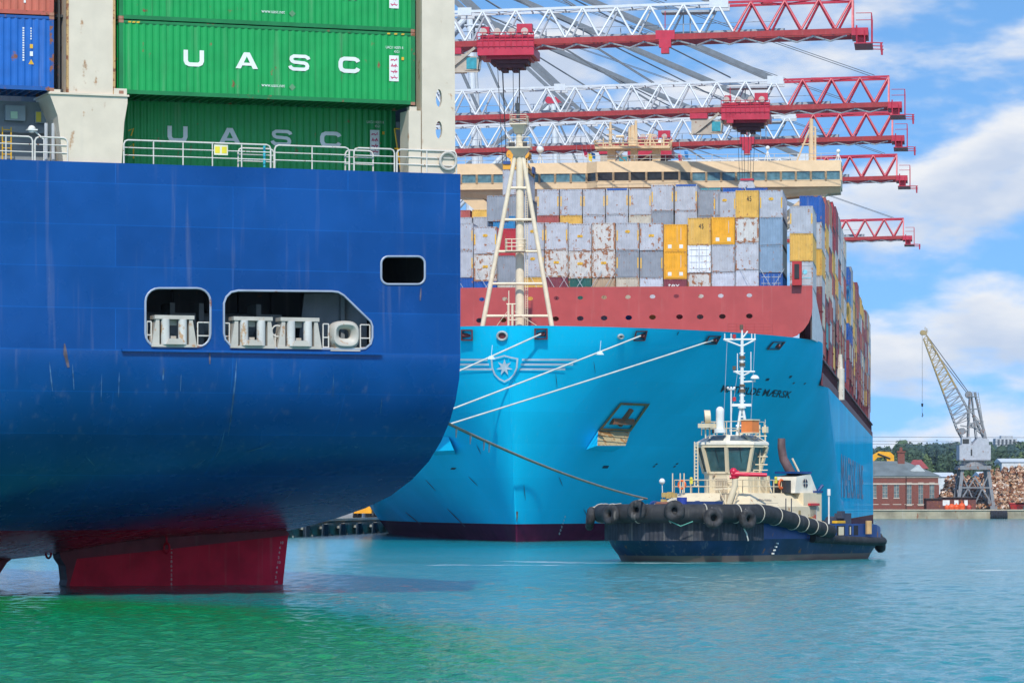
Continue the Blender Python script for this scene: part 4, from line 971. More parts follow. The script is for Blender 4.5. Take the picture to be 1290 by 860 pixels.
    obj('signal_mast', mm, BE, bo)
    dm_ = MB()
    for px, py, r in ((680.5,188,.55),(967,186.5,.32),(1056,190.5,.3)):
        c = q2(px, py); dm_.sphere(c, r, 12, 8); dm_.tube(c-Vector((0,0,r)), Vector((c.x, c.y, zt)), .08, n=6)
        for s in (-.5,.5): dm_.tube(c-Vector((0,0,r)), Vector((c.x, c.y+s, zt)), .06, n=6)
    c = q2(832,178); dm_.tube(c-Vector((.3,0,0)), c+Vector((.3,0,0)), .32, n=12)
    c = q2(858,203); dm_.tube(c-Vector((.3,0,0)), c+Vector((.3,0,0)), .3, n=12)
    obj('radar_dome', dm_, WHITE, bo)
    for px, py, h, cn, cc in ((735,193,.9,'red',(.45,.01,.06)),(741,198,1.0,'yellow',(.75,.55,.02)),(745,196,.8,'blue',(.02,.17,.45)),(862,195,1.1,'blue',(.02,.17,.45)),(854,198,1.0,'red',(.45,.01,.06))):
        f_ = MB(); c = q2(px, py, A1-2); f_.loft([[c+Vector((0,0,h/2)), c+Vector((.05,-.5,h/2-.1))], [c+Vector((.05,-.05,0)), c+Vector((-.1,-.6,-.05))], [c+Vector((0,-.12,-h/2)), c+Vector((.1,-.55,-h/2-.2))]], closed=False)
        obj('signal_flag', f_, mat('flag_'+cn, cc, .7), bo)
    for px in (728, 735, 740, 746, 858): hl = MB(); hl.tube(q2(px, 205, A1-2), q2(px-4, 160, A1-2), .025, n=4); obj('signal_halyard', hl, LGREY, bo)
    # ---------------- working deck along the side
    cm_ = MB(); cm_.box(47, 385, -29.1, -28.9, 16.58, 18.0)
    for k in range(76): a_ = 48+k*4.45; cm_.bar(S(a_, 28.7, 16.6), S(a_, 28.7, 19.6), .45, .5)
    cm_.box(46, 386, -28.2, 28.2, 16.58, 19.35); cm_.box(47, 385, -29.15, -28.3, 19.37, 19.6)
    obj('hatch_coaming', cm_, DKRED, root)
    for i in range(22):
        a_ = 48.5+i*14.72; lb = MB()
        if 158 < a_ < 180: continue
        lb.box(a_-2.05, a_-.75, -29.05, -27.2, 19.62, 27.3)
        for k in range(2): lb.box(a_-2.05, a_-.75, -29.15, -27.2, 21.7+k*2.8, 21.85+k*2.8)
        obj('lashing_bridge', lb, DKRED, root)
    wp = MB()
    for a_, z1 in ((118, 21.0),): wp.tube(S(a_, 29.25, 17), S(a_, 29.25, z1), .55, n=10); wp.tube(S(a_, 29.25, z1), S(a_, 29.25, z1+1.8), .35, .25, n=8)
    obj('side_vent_post', wp, mat('post_white', (.66,.60,.50), .5, rust=.2), root)
    rd = MB(); rd.box(30.2, 31.5, -27.4, -26.4, 26.5, 29.0); o, z = mp(1018, 357, 30); rd.cm = 1; rd.box(30.1, 30.19, -27.15, -26.65, 27.2, 28.7); obj('side_light_box', rd, [mat('sidelight_red', (.42,.02,.02), .5), BLACK], root)
    for px in (597, 627, 690, 712, 730, 748, 960, 985):
        o, z = mp(px, 345, 32.6); ls = MB()
        for s in (-1, 1): ls.tube(S(32.6, o, 24.6), S(33.3, o+s*2.3, 28.4), .03, n=4)
        obj('lashing_rods', ls, LGREY, root)
    return root, FA
far_ship, FAIRL = build_far_ship()
BAY0 = 33.5
PLATE = mat('plate_amber', (.70,.38,.02), .5, rust=.2); INK = mat('stencil_ink', (.02,.02,.02), .6)
def far_container(a, o, z, key, Hh, label, kind='plain', one=False, group='stacked boxes on the pale blue ship', marks=None):
    loc = mworld(a, o, z)
    if one:
        r = obj('shipping_container', cmesh(key, Hh, 'one')[0], None); r.location = loc; r.rotation_euler = (0, 0, MRZ)
        return tag(r, label, 'container', group)
    pm, fm = cmesh(key, Hh, 'door' if kind == 'door' else 'two')
    r = obj('shipping_container', pm, None); r.location = loc; r.rotation_euler = (0, 0, MRZ); tag(r, label, 'container', group)
    obj('frame', fm, None, r)
    if kind == 'door':
        d = door_builder(Hh); obj('door', d, [cmat(key), LGREY], r)
    def face(x, zz): return (-.012, -x, zz)
    if kind == 'reefer':      # machinery end: two pale squares low on the face, a thin vertical line above
        d = MB(); d.box(-.02, -.004, -1.0, 1.0, .16, .95); obj('machinery_cover', d, cmat(key), r)
        w = MB()
        for c in (-.58, .62): w.box(-.035, -.022, -c-.19, -c+.19, .35, .73)
        obj('pale_panel', w, WHITE, r)
        w = MB(); w.box(-.012, -.002, -.62, -.57, 1.2, 2.5); obj('drain_pipe', w, LGREY, r)
    if marks == '45':
        t = MB(); ship_text(t, '45', -.05, 1.75, .72, face, sx=.75); obj('stencil', t, INK, r)
    elif marks == 'tex':
        t = MB(); ship_text(t, 'tex', -.75, 1.95, .85, face, sx=1.1); obj('stencil', t, WHITE, r)
    elif marks == 'plate':
        t = MB(); t.add([face(a_, b_) for a_, b_ in oval(0, 1.95, .27, .16, 12)], [tuple(range(12))]); t.cm = 1; ship_text(t, '45', -.17, 1.89, .2, lambda x, y: (-.018, -x, y)); obj('height_plate', t, [PLATE, INK], r)
    elif marks == 'lowplate':
        t = MB(); t.add([face(a_, b_) for a_, b_ in ((-.28,1.42),(.28,1.42),(.28,1.68),(-.28,1.68))], [(0,1,2,3)]); t.cm = 1; ship_text(t, '45', -.16, 1.48, .2, lambda x, y: (-.018, -x, y)); obj('height_plate', t, [PLATE, INK], r)
    elif marks == 'bluetop':
        t = MB(); t.box(-.02, -.004, -1.1, 1.1, Hh-.2, Hh-.02); obj('door_header', t, cmat('blue'), r)
    if marks in ('plate', 'bluetop', 'edge'):
        for s in (-1.1, 1.1): t = MB(); t.add([face(s-.06, 1.0), face(s+.06, 1.0), face(s+.06, 2.1), face(s-.06, 2.1)], [(0,1,2,3)]); obj('yellow_strip', t, YELLOW, r)
    if marks == 'fans':
        t = MB()
        for c in (-.4, .4): t.tube((-.03, c, 1.75), (-.005, c, 1.75), .24, n=14)
        t.box(-.03, -.008, -1, 1, 1.1, 1.16); t.box(-.03, -.008, -.03, .03, .3, 2.3); obj('fan_housing', t, mat('fan_cyan', (.25,.62,.72), .3), r)
    return r
H9, H8 = 2.896, 2.591
FRONT = {   # top height, boxes from the top down: (colour, height, kind, marks)
 5: (35.0, [('grey',H9,'plain','edge'),('mustard',H9,'plain',None),('grey',H9,'door','fans'),('cream',H8,'plain',None)]),
 4: (36.7, [('grey',H9,'plain','plate'),('bluegrey',H9,'plain',None),('bluegrey',H9,'plain',None),('blue',H9,'door',None),('brick',H9,'plain',None)]),
 3: (36.7, [('mustard',H9,'plain','45'),('rusty',H8,'plain',None),('greyrust',H9,'plain',None),('lav',H9,'plain',None),('brown',H9,'plain',None)]),
 2: (33.9, [('amber',H9,'reefer',None),('grey',H9,'plain',None),('lav',H9,'plain',None),('brown',H9,'plain',None)]),
 1: (33.85, [('mustard',H9,'plain','45'),('white',H9,'door',None),('rusty',H9,'plain',None),('cream',H9,'plain',None)]),
 0: (33.2, [('amber',H9,'reefer',None),('amber',H9,'reefer',None),('maroon',H9,'plain','tex'),('brick',H8,'plain',None)]),
 -1: (33.35, [('greyrust',H9,'plain','lowplate'),('slate',H9,'plain','edge'),('lav',H9,'plain',None),('mustard',H8,'plain',None)]),
 -2: (33.4, [('grey',H9,'plain','plate'),('slate',H9,'plain','edge'),('cream',H9,'plain',None),('blue',H8,'plain',None)]),
 -3: (33.4, [('rusty',H9,'plain',None),('rusty',H9,'plain','lowplate'),('tan',H9,'plain',None),('grey',H8,'plain',None)]),
 -4: (33.35, [('greyrust',H9,'plain','lowplate'),('rusty',H9,'plain','lowplate'),('green',H9,'plain',None),('grey',H8,'plain',None)]),
 -5: (33.5, [('greyrust',H9,'plain','edge'),('rusty',H9,'plain','lowplate'),('maroon',H9,'plain',None),('orange',H8,'plain',None)]),
 -6: (33.5, [('grey',H9,'plain','plate'),('grey',H9,'plain','plate'),('mustard',H9,'plain',None),('cream',H8,'plain',None)]),
 -7: (32.9, [('red',H9,'plain',None),('slate',H9,'plain',None),('cream',H8,'plain',None),('mustard',H8,'plain',None)]),
 -8: (33.1, [('greyrust',H9,'plain','plate'),('rusty',H9,'plain','lowplate'),('blue',H9,'plain',None),('grey',H8,'plain',None)]),
 -9: (33.5, [('grey',H9,'plain','edge'),('grey',H9,'plain','edge'),('blue',H9,'plain',None),('grey',H8,'plain',None)])}
TIER = ['top', 'second from top', 'third from top', 'fourth from top', 'fifth from top']
for col, (zt, boxes) in FRONT.items():
    o = 14.0+2.521*col if col < 5 else 27.25; z = zt
    for k, (key, Hh, kind, mk) in enumerate(boxes):
        z -= Hh
        if z < 20.6: break
        far_container(BAY0+random.uniform(-.08, .08), o, z+.012, key, Hh-.015, f"{CCOL[key][0]} box, {TIER[k]}, {ORD[6-col]} front stack in from the red side-light box", kind, marks=mk)
# second bay, standing higher behind the first
SEC = {676: ('grey','edge',238.5,'brick'), 705: ('grey','edge',238.2,'mustard'), 734: ('grey','edge',238,'grey'), 763: ('grey','bluetop',237,'grey'), 792: ('grey','edge',237.6,'cream'),
       820: ('grey','edge',232.5,'slate'), 850: ('grey','bluetop',232,'grey'), 879: ('slate',None,239,'slate'), 897.5: ('grey','plate',240,'grey')}
for i, (px, (key, mk, py, under)) in enumerate(SEC.items()):
    o, z = mp(px+14.3, py, 50.5)
    if px == 897.5: o, z = mp(px+14.3, py, 49.0)
    far_container(50.5, o, z-H9, key, H9-.015, f"{CCOL[key][0]} box, top of the {ORD[len(SEC)-i]} raised stack inward of the tall mustard 45", 'plain', marks=mk)
    far_container(50.5, o, z-2*H9, under, H9-.015, f"{CCOL[under][0]} box under the top one, {ORD[len(SEC)-i]} raised stack inward of the tall mustard 45", 'plain')
for px, py, key, a, w in ((613,246,'slate',50.5,'standing clear of the forward mast, above the sky blue one'), (636,246,'slate',51.0,'half behind the forward mast'), (565,264.5,'brick',65,'beside the mustard one by the blue stern edge'), (594,264,'mustard',65,'above the grey stacks near the blue stern edge'), (567,273.5,'grey',52.6,'below the brick red one near the blue stern'), (596,273,'grey',52.6,'below the mustard one near the blue stern'), (621,272,'sky',50.6,'under the slate one by the mast')):
    o, z = mp(px+14, py, a); far_container(a, o, z-H9, key, H9-.015, f"{CCOL[key][0]} box {w}", 'plain')
for px, py, key in ((882,236.5,'teal'), (912,236.5,'blue'), (941,236.5,'blue')):
    o, z = mp(px+12, py, 66); far_container(66, o, z-H9, key, H9-.015, f"{CCOL[key][0]} box in the third row, {'behind the slate one' if px < 900 else 'behind the tall mustard 45' if px > 930 else 'behind the grey plated one'}", 'plain')
# the long side: bay after bay toward the stern
rs = random.Random(12)
POOL = ['grey','grey','cream','mustard','brown','brick','tan','bluegrey','brown','maroon','maroon','slate','brick','orange','greyrust','blue','tan']
TOPS = [37.3, 38.3, 39.2, 40.2, 40.8, 40.7, 40.4, 40.0, None, 37.9, 38.9, 37.6, 37.4, 39.2, 38.2, 38.4, 38.0, 37.6, 38.6, 39.2, 39.4, 38.6]
SPEC = {0: ['blue','grey','mustard','grey','cream','brick','mustard'], 1: ['brick','mustard','grey','cream','maroon','teal','tan'], 2: ['brown','grey','brick','cream','brick','grey','maroon'], 3: ['red','red','mustard','brick','grey','brown','mustard'], 4: ['maroon','maroon','grey','mustard','brown','brick','maroon'],
        9: ['blue','sky','mustard','blue','cream','maroon','grey'], 10: ['slate','bluegrey','grey','blue','grey','brown','red'], 11: ['mustard','mustard','mustard','tan','mustard','brown','brick'], 12: ['brick','brown','tan','mustard','brick','grey','brown']}
bay_no = 0
for i, zt in enumerate(TOPS):
    if zt is None: continue
    bay_no += 1; a = 48.5+i*14.72; z = zt; n = 0
    while z-2.7 > 19.4:
        n += 1; Hh = rs.choice([2.896, 2.896, 2.591]); key = SPEC[i][n-1] if i in SPEC and n <= len(SPEC[i]) else rs.choice(POOL)
        if z-Hh-2.6 < 19.4 and z-Hh > 19.65: Hh = min(2.9, z-19.65)
        Hq = 2.591 if Hh < 2.75 else 2.896
        if z-Hq < 19.6: break
        z -= Hq
        far_container(a+rs.uniform(-.06, .06), 27.75+rs.uniform(-.03, .03), z, key, Hq-.012 if False else Hq, f"{CCOL[key][0]} box, {ORD[n]} from the top in the {ORD[bay_no]} side stack from the bow", one=True)
# ------------------------------------------------------------------ the box hanging from the first crane is built with the cranes
# ================================================================== MOORING LINES AND TOW LINE
def line(name, label, P, Q, sag, r, m, floats=()):
    P = Vector(P); Q = Vector(Q); pts = [P.lerp(Q, t)-Vector((0, 0, sag*4*t*(1-t))) for t in [i/24 for i in range(25)]]
    mb = MB(); mb.path(pts, r, 6); o = obj(name, mb, m); tag(o, label, 'rope', 'ropes and lines')
    return pts, o
def lw(p): return Matrix.Translation((MO.x, MO.y, 0)) @ Matrix.Rotation(MRZ, 4, 'Z') @ Vector(p)
ROPEW = mat('mooring_rope_white', (.62,.60,.54), .9)
for k, (px, lab) in enumerate(((215, 'highest pale mooring line, from the fairlead beside the forward mast'), (218, 'middle pale mooring line crossing the bow stripes'), (170, 'lowest pale mooring line, from the right-hand fairlead across the bow'))):
    P = lw(FAIRL[1+k]); s = 12.4; Y = 4700/s
    tgt = {0: (160, 645.0, 345), 1: (139, 673.0, 335), 2: (124, 667.0, 330)}[k]
    Q = Vector(((tgt[0]-645)/F*tgt[2], tgt[2], HC+(HOR-tgt[1])/F*tgt[2])); 
    pts, o = line('mooring_line', lab, P, Q, .25, .085, ROPEW)
    i = 3; g = MB(); c = pts[2 if k else 3]
    if k < 2: g.tube(c-Vector((0,0,.28)), c+Vector((0,0,.05)), .42, .2, n=10); g.tube(c, c+Vector((.1,0,1.1)), .03); obj('rat_guard', g, mat('guard_pale', (.55,.68,.72), .5), o)
# ================================================================== LEFT QUAY AND SHIP-TO-SHORE CRANES
QUAYC = mat('quay_concrete', (.34,.31,.26), .8, var=.2, streak=.4)
def build_quay():
    q = MB(); n = 30
    def P(a, o, z): return mworld(a, o, z)
    q.add([P(-330,-31.5,-3), P(640,-31.5,-3), P(640,-31.5,1.7), P(-330,-31.5,1.7), P(-330,-420,-3), P(640,-420,-3), P(640,-420,1.7), P(-330,-420,1.7)], [(0,1,2,3),(3,2,6,7),(0,3,7,4),(1,5,6,2),(4,7,6,5)])
    o = obj('quay', q, QUAYC); tag(o, kind='structure')
    ed = MB(); M = Matrix.Translation((MO.x, MO.y, 0)) @ Matrix.Rotation(MRZ, 4, 'Z'); ed.M = M
    ed.box(-330, 640, 31.2, 31.9, 1.704, 2.0); e = obj('quay_kerb', ed, mat('kerb_pale', (.62,.58,.50), .7, streak=.3)); tag(e, kind='structure')
    def fender():
        m = MB(); m.box(-1.3, 1.3, -.9, -.55, -.6, 1.35); 
        f = MB(); f.box(-1.0, 1.0, -.55, 0, .8, 1.1); f.tube((2.2,-.5,1.2),(4.4,-.5,-.2),.16,n=8); f.tube((3.0,-.5,1.2),(5.2,-.5,-.2),.16,n=8); f.box(1.9, 7, -.7, -.3, 1.15, 1.4); f.box(4.2, 7.4, -.75, -.3, -.6, .15)
        return m, f
    m, f = fender(); proto = None
    for i in range(24):
        a = -40+i*13.2
        lab = f"dark quay fender panel, {ORD[i+1]} along the left quay"
        loc = mworld(a, -31.5, 0)
        if proto is None:
            proto = thing('quay_fender', lab, 'fender', loc, MRZ, 'fenders along the left quay')
            # local -y looks out over the water
            obj('fender_panel', m, mat('fender_navy', (.03,.055,.085), .7, var=.2, rust=.1), proto); obj('fender_frame', f, mat('fender_frame_grey', (.28,.29,.27), .8, var=.25, rust=.25), proto)
        else: dup(proto, loc, MRZ, lab)
    # yellow yard tractor on the quay
    t = thing('yard_tractor', 'yellow yard tractor on the quay, glimpsed between the two ships', 'tractor', mworld(140, -35.2, 1.7), MRZ)
    YT = mat('tractor_yellow', (.85,.36,.01), .45, rust=.05)
    b = MB(); b.box(-3, 3, -1.2, 1.2, .8, 1.3); b.box(-3, -1.4, -1.1, 1.1, 1.3, 2.0); obj('chassis', b, YT, t)
    b = MB(); b.box(-1.4, .2, -1.1, .3, 1.3, 3.0); c = obj('cab', b, YT, t); g = MB(); g.box(-1.43, -1.405, -1.0, .2, 2.0, 2.8); obj('pane', g, glassy('cab_glass'), c)
    for x in (-2.1, 1.2, 2.3):
        for y in (-1.2, 1.2): w = MB(); w.tube((x, y-.2, .55), (x, y+.2, .55), .55, n=16); obj('wheel', w, BLACK, t)
    rk = MB()
    for k in range(9): rk.box(8+k*1.1, 8.9+k*1.1, -7, -5, 0, 2.6)
    rk.M = None
    r = obj('spreader_rack', rk, mat('rack_brown', (.22,.13,.07), .7, rust=.4)); r.location = mworld(144, -36, 1.704); r.rotation_euler = (0, 0, MRZ); tag(r, 'brown steel rack on the quay beside the yellow tractor', 'rack')
build_quay()
CW = mat('crane_white', (.58,.61,.63), .45, var=.06, streak=.12); CR = mat('crane_red', (.47,.018,.045), .42, var=.1, streak=.1); CG = mat('crane_grey', (.33,.36,.39), .5, streak=.2)
CRB = mat('crane_girder_red', (.33,.022,.022), .45, var=.12, rust=.12, streak=.12)
def build_cranes():
    # local frame: x out over the water, y along the quay away from the camera, origin at the waterside rail; one boom deck height for all
    ZB = 56.6
    def zb(x): return ZB+.02*x
    xs_end, xn, pn = 69.1, 53.4, 3.9
    TH = 3.95
    def proto():
        r = thing('quay_crane', 'x', 'crane', (0,0,0), 0, 'ship-to-shore cranes on the left quay')
        parts = []
        for s in (-1, 1):
            g = MB(); g.loft([[(x, s*2.6-.2, zb(x)-.30), (x, s*2.6+.2, zb(x)-.30), (x, s*2.6+.2, zb(x)+.36), (x, s*2.6-.2, zb(x)+.36)] for x in (-46, 0, 40, xs_end)], cap0=True, cap1=True)
            g.box(0, 0.01, s*2.6-.01, s*2.6, ZB-.4, ZB-.39)
            obj('boom_girder', g, CRB, r)
        w = MB(); rd = MB()
        ch = lambda m, x0, x1, y, z, t: m.bar((x0, y, zb(x0)+z), (x1, y, zb(x1)+z), t, t)
        for s in (-1, 1):
            ch(w, -2, xn, s*1.5, TH, .30); ch(rd, xn, xs_end, s*1.5, TH, .28)
            k = 0; x = xn
            while x > -1:
                b0 = (x-pn/2, s*2.6, zb(x-pn/2)+.4); top = (x, s*1.5, zb(x)+TH); w.tube(b0, top, .13, n=6)
                b1 = (x+pn/2, s*2.6, zb(x+pn/2)+.4); w.tube(top, b1, .13, n=6); x -= pn
            x = xn+pn
            while x <= xs_end+.1:
                top = (x, s*1.5, zb(x)+TH); rd.tube((x-pn/2, s*2.6, zb(x-pn/2)+.4), top, .14, n=6)
                if x+pn/2 < xs_end+.1: rd.tube(top, (x+pn/2, s*2.6, zb(x+pn/2)+.4), .14, n=6)
                x += pn
            rd.bar((xs_end-.1, s*2.6, zb(66)+.3), (xs_end-.1, s*1.5, zb(66)+TH), .22, .22)
        for m, x0, x1 in ((w, 0.5, xn), (rd, xn+pn, xs_end+.1)):
            x = x0; q = 1
            while x <= x1:
                m.tube((x, -1.5, zb(x)+TH), (x, 1.5, zb(x)+TH), .10, n=6)
                if x+pn <= x1+.1: m.tube((x, -1.5*q, zb(x)+TH), (x+pn, 1.5*q, zb(x+pn)+TH), .08, n=6)
                q = -q; x += pn
        rd.box(xn+5, xn+6.3, -.5, .5, zb(56)+TH-.1, zb(56)+TH+.35)
        x = 2
        while x < xs_end-4:
            w.bar((x, -2.5, zb(x)-.38), (x+pn/2, 2.5, zb(x)-.38), .16); w.bar((x+pn/2, 2.5, zb(x)-.38), (x+pn, -2.5, zb(x)-.38), .16); x += pn
        w.cbox((xn+.2, -1.5, zb(xn)+TH), (2.2, .5, 1.15)); w.cbox((xn+.2, 1.5, zb(xn)+TH), (2.2, .5, 1.15)); w.cbox((24, -1.5, zb(24)+TH), (1.6, .4, .9)); w.cbox((24, 1.5, zb(24)+TH), (1.6, .4, .9))
        obj('boom_truss', w, CW, r); obj('boom_tip_truss', rd, CR, r)
        c = MB(); c.loft([[(x, 3.2, zb(x)+.9), (x, 3.9, zb(x)+.9), (x, 3.9, zb(x)+1.35), (x, 3.2, zb(x)+1.35)] for x in (-2, 61)], cap0=True, cap1=True)
        x = 0
        while x < 48: c.tube((x, 3.3, zb(x)+.4), (x, 3.3, zb(x)+2.0), .05, n=5); c.tube((x, 3.9, zb(x)+1.3), (x, 3.9, zb(x)+2.3), .03, n=4); x += 2.2
        c.tube((0,3.9,zb(0)+2.3),(60,3.9,zb(60)+2.3),.035,n=4)
        c.box(xn-6.5, xn-.3, -1.2, 1.2, zb(xn)+TH-1.0, zb(xn)+TH-.75); c.tube((xn-4, 0, zb(xn)+.5), (xn-4, 0, zb(xn)+TH-.9), .08, n=5); c.tube((xn-3.2, 0, zb(xn)+.5), (xn-3.2, 0, zb(xn)+TH-.9), .08, n=5)
        obj('cable_tray', c, CG, r)
        t = MB(); z = zb(xs_end)
        t.box(xs_end-.2, xs_end+1.7, -3, 3, z-.5, z+.35); t.box(xs_end+.1, xs_end+2.2, -3.2, 3.2, z-1.5, z-1.38)
        for y in (-3.1, 0, 3.1):
            t.tube((xs_end+2.1, y, z-1.4), (xs_end+2.1, y, z+2.0), .07, n=5); t.tube((xs_end+.4, y, z-1.4), (xs_end+.4, y, z+.6), .1, n=5); t.tube((xs_end+1.3, y, z-1.4), (xs_end+1.3, y, z), .07, n=5)
            t.tube((xs_end+2.1, y, z-1.4), (xs_end+3.4, y, z-1.45), .06, n=5); t.tube((xs_end+3.2, y, z-1.5), (xs_end+3.2, y, z-2.1), .12, n=6)
        for zz in (-.6, .3, 1.2, 2.0): t.tube((xs_end+2.1, -3.1, z+zz), (xs_end+2.1, 3.1, z+zz), .045, n=5)
        for zz in (1.2, 2.0): t.tube((xs_end+.3, -3.1, z+zz), (xs_end+2.1, -3.1, z+zz), .045, n=5)
        t.cbox((xs_end+.9, -1.5, z-.9), (1.0, 1.2, .7)); t.cbox((xs_end+.9, 1.5, z-.9), (1.0, 1.2, .7))
        obj('tip_platform', t, CR, r)
        k = MB(); xk = 47.5
        k.box(xk-1.1, xk+1.1, -3.3, -2.95, zb(xk)-.3, zb(xk)+.75); k.box(xk-.7, xk+.7, -3.4, -2.4, zb(xk)-1.2, zb(xk)-.25); k.box(xk-.45, xk+.45, -3.5, -2.4, zb(xk)-1.9, zb(xk)-1.2); k.tube((xk,-3.2,zb(xk)+1),(xk,-3.2,zb(xk)+3),.05)
        obj('maintenance_gantry', k, CR, r)
        # pylon, stays, portal
        p = MB(); ap = (-2.8, 0, 86.9)
        for s in (-1, 1):
            p.tube((-1.5, s*3.2, 1.7), (-1.5, s*3.2, 60), .95, .85, n=12); p.tube((-1.5, s*3.2, 60), (ap[0], s*1.0, ap[2]), .62, .55, n=10)
            p.tube((-30, s*3.2, 58), (ap[0]-.5, s*1.0, ap[2]-1), .55, .5, n=10)
            p.tube((-30, s*9, 1.7), (-30, s*9, 58), .9, n=10); p.tube((-1.5, s*9, 1.7), (-1.5, s*9, 58), .9, n=10)
            p.bar((-30, s*9, 20), (-1.5, s*9, 20), 1.4); p.bar((-30, s*9, 20), (-1.5, s*9, 57), .8)
        for x in (-30, -1.5): p.bar((x, -9, 56), (x, 9, 56), 1.4); p.bar((x, -9, 20), (x, 9, 20), 1.2); p.bar((x, -9, 2.8), (x, 9, 2.8), 1.4)
        for k_ in range(4): z = 66+k_*5; p.bar((-2-.05*(z-60), -2.4+.08*(z-60), z), (-2-.05*(z-60), 2.4-.08*(z-60), z), .3)
        p.box(-3.6, -.2, -1.8, 1.8, 84.4, 84.6); obj('pylon', p, CW, r)
        h = MB(); h.box(ap[0]-1.2, ap[0]+1.2, -1.6, 1.6, 86.2, 87.4); h.tube((ap[0]+1.0,-1.2,86.9),(ap[0]+1.0,1.2,86.9),.9,n=14); h.tube((ap[0]-1.0,-1.2,87.0),(ap[0]-1.0,1.2,87.0),.7,n=14); obj('pylon_head', h, CR, r)
        st = MB()
        for s in (-1, 1):
            st.bar((ap[0], s*1.2, 86.7), (xn, s*1.5, zb(xn)+TH+.2), .42, .66); st.bar((ap[0], s*1.0, 86.5), (24, s*1.5, zb(24)+TH+.2), .38, .56); st.tube((ap[0], s*1.0, 86.5), (37, s*1.5, zb(37)+TH+.2), .08, n=5); st.tube((ap[0], s*.7, 87.2), (xs_end-2, s*1.4, zb(xs_end)+TH+.2), .05, n=4); st.tube((ap[0], s*.5, 85), (8, s*1.4, zb(8)+TH), .16, n=6); st.bar((ap[0]-.8, s*1.0, 86.5), (-44, s*1.8, zb(-44)+1), .36, .5)
            st.tube((ap[0]+1, s*.5, 87.4), (xn-6, s*.6, zb(xn)+TH+.6), .06, n=4)
        obj('forestay', st, mat('stay_grey', (.15,.17,.19), .5), r)
        hs = MB(); hs.box(-44, -32, -4, 4, 58, 63); obj('machinery_house', hs, CW, r)
        return r
    def trolley(r, x, cabin=True):
        t = MB(); z = zb(x)
        t.box(x-3.3, x+3.3, -3.4, 3.4, z-1.5, z-.5); t.box(x-3.3, x+3.3, -3.5, -3.35, z-.5, z+.25); t.box(x-2.4, x+2.8, -2.2, 2.2, z-1.8, z-1.502)
        t.box(x-3.0, x+3.2, -3.0, -2.9, z+.0, z+.9)
        for xx in np.arange(x-3.3, x+3.31, .66): t.tube((xx, -3.55, z-.6), (xx, -3.55, z+1.1), .05, n=5)
        for zz in (.2, .65, 1.1): t.tube((x-3.3, -3.55, z+zz), (x+3.3, -3.55, z+zz), .05, n=5)
        t.box(x+1.2, x+3.0, -2.6, -1.4, z+1.2, z+2.2); t.box(x-2.9, x-2.0, -2.6, -1.4, z+1.2, z+1.9)
        o = obj('trolley', t, CR, r)
        m = MB()
        for xx in (-2.6, -1.0, .7, 2.2): m.tube((x+xx, -3.3, z+1.25), (x+xx, -3.02, z+1.25), .42, n=12)
        obj('sheave', m, mat('sheave_pale', (.50,.42,.36), .6, rust=.3), o)
        m = MB(); m.box(x-1.9, x+2.4, -1.7, 1.7, z-2.3, z-1.805); m.box(x-1.3, x+1.9, -1.4, 1.4, z-2.75, z-2.302); m.box(x-.8, x-.1, -1.0, 1.0, z-3.1, z-2.752); m.box(x+.5, x+1.2, -1.0, 1.0, z-3.1, z-2.752); obj('trolley_underframe', m, mat('trolley_dark', (.07,.012,.018), .6), o)
        xc = x-7.2
        c = MB(); c.box(xc-.2, xc+2.4, -3.1, -.9, z-3.3, z-1.3); c.loft([[(xc+2.4,-3.1,z-3.2),(xc+2.4,-.9,z-3.2),(xc+2.4,-.9,z-1.5),(xc+2.4,-3.1,z-1.5)],[(xc+3.9,-3.0,z-3.1),(xc+3.9,-1.0,z-3.1),(xc+4.1,-1.0,z-1.6),(xc+4.1,-3.0,z-1.6)]], cap1=True)
        c.bar((xc-.5,-3.2,z-3.35),(xc+4,-3.2,z-3.35),.18); c.bar((xc+.2,-3.3,z-3.3),(xc+3.6,-3.3,z-.6),.3); co = obj('operator_cab', c, mat('cab_beige', (.42,.35,.27), .6, rust=.2), o)
        g = MB(); g.box(xc+2.6, xc+3.8, -3.13, -3.06, z-3.0, z-1.7); g.add([(xc+4.02,-2.9,z-3.0),(xc+4.02,-1.1,z-3.0),(xc+4.16,-1.1,z-1.7),(xc+4.16,-2.9,z-1.7)], [(0,1,2,3)]); obj('pane', g, glassy('cab_teal_glass', (.03,.22,.25), .08), co)
        rb = MB(); rb.box(xc-.4, xc+2.0, -3.3, -.8, z-1.28, z-.55); obj('cab_roof', rb, CR, o)
        return o
    YS = [434.8, 513.5, 559.6, 627.0, 766.0]
    TX = [29.0, 49.6, 33.0, 18.0, 12.0]
    NM = ['nearest and highest quay crane, its trolley holding a grey box in the air', 'second nearest quay crane, its red trolley near the white-to-red boom joint', 'third quay crane, its boom passing just behind the signal mast', 'fourth quay crane, its red tip showing beyond the bridge wing', 'farthest quay crane, its lowest red tip beside the side stacks']
    p0 = None; roots = []
    for i, Y in enumerate(YS):
        # place so that the waterside rail lies 34 m left of the far ship's centre line
        a = (Y-MO.y)/MU.y
        for _ in range(5):
            X_, Y_, _z = mworld(a, -34+(-3.2 if i == 0 else 0), 0); a += (Y-( Y_ -MU.x*35))/MU.y
        loc = mworld(a, -34+(-3.2 if i == 0 else 0), 0)
        if p0 is None: p0 = proto(); r = p0; r.location = loc; r.rotation_euler = (0, 0, MRZ-R(90)); r['label'] = NM[0]
        else: r = dup(p0, loc, None, NM[i])
        roots.append(r)
    for i, r in enumerate(roots): trolley(r, TX[i])
    # hoist ropes, head block of the second crane, lifted box of the first
    def wl(i, x, y, z): c, s = math.cos(MRZ-R(90)), math.sin(MRZ-R(90)); L0 = roots[i].location; return Vector((L0.x+x*c-y*s, L0.y+x*s+y*c, z))
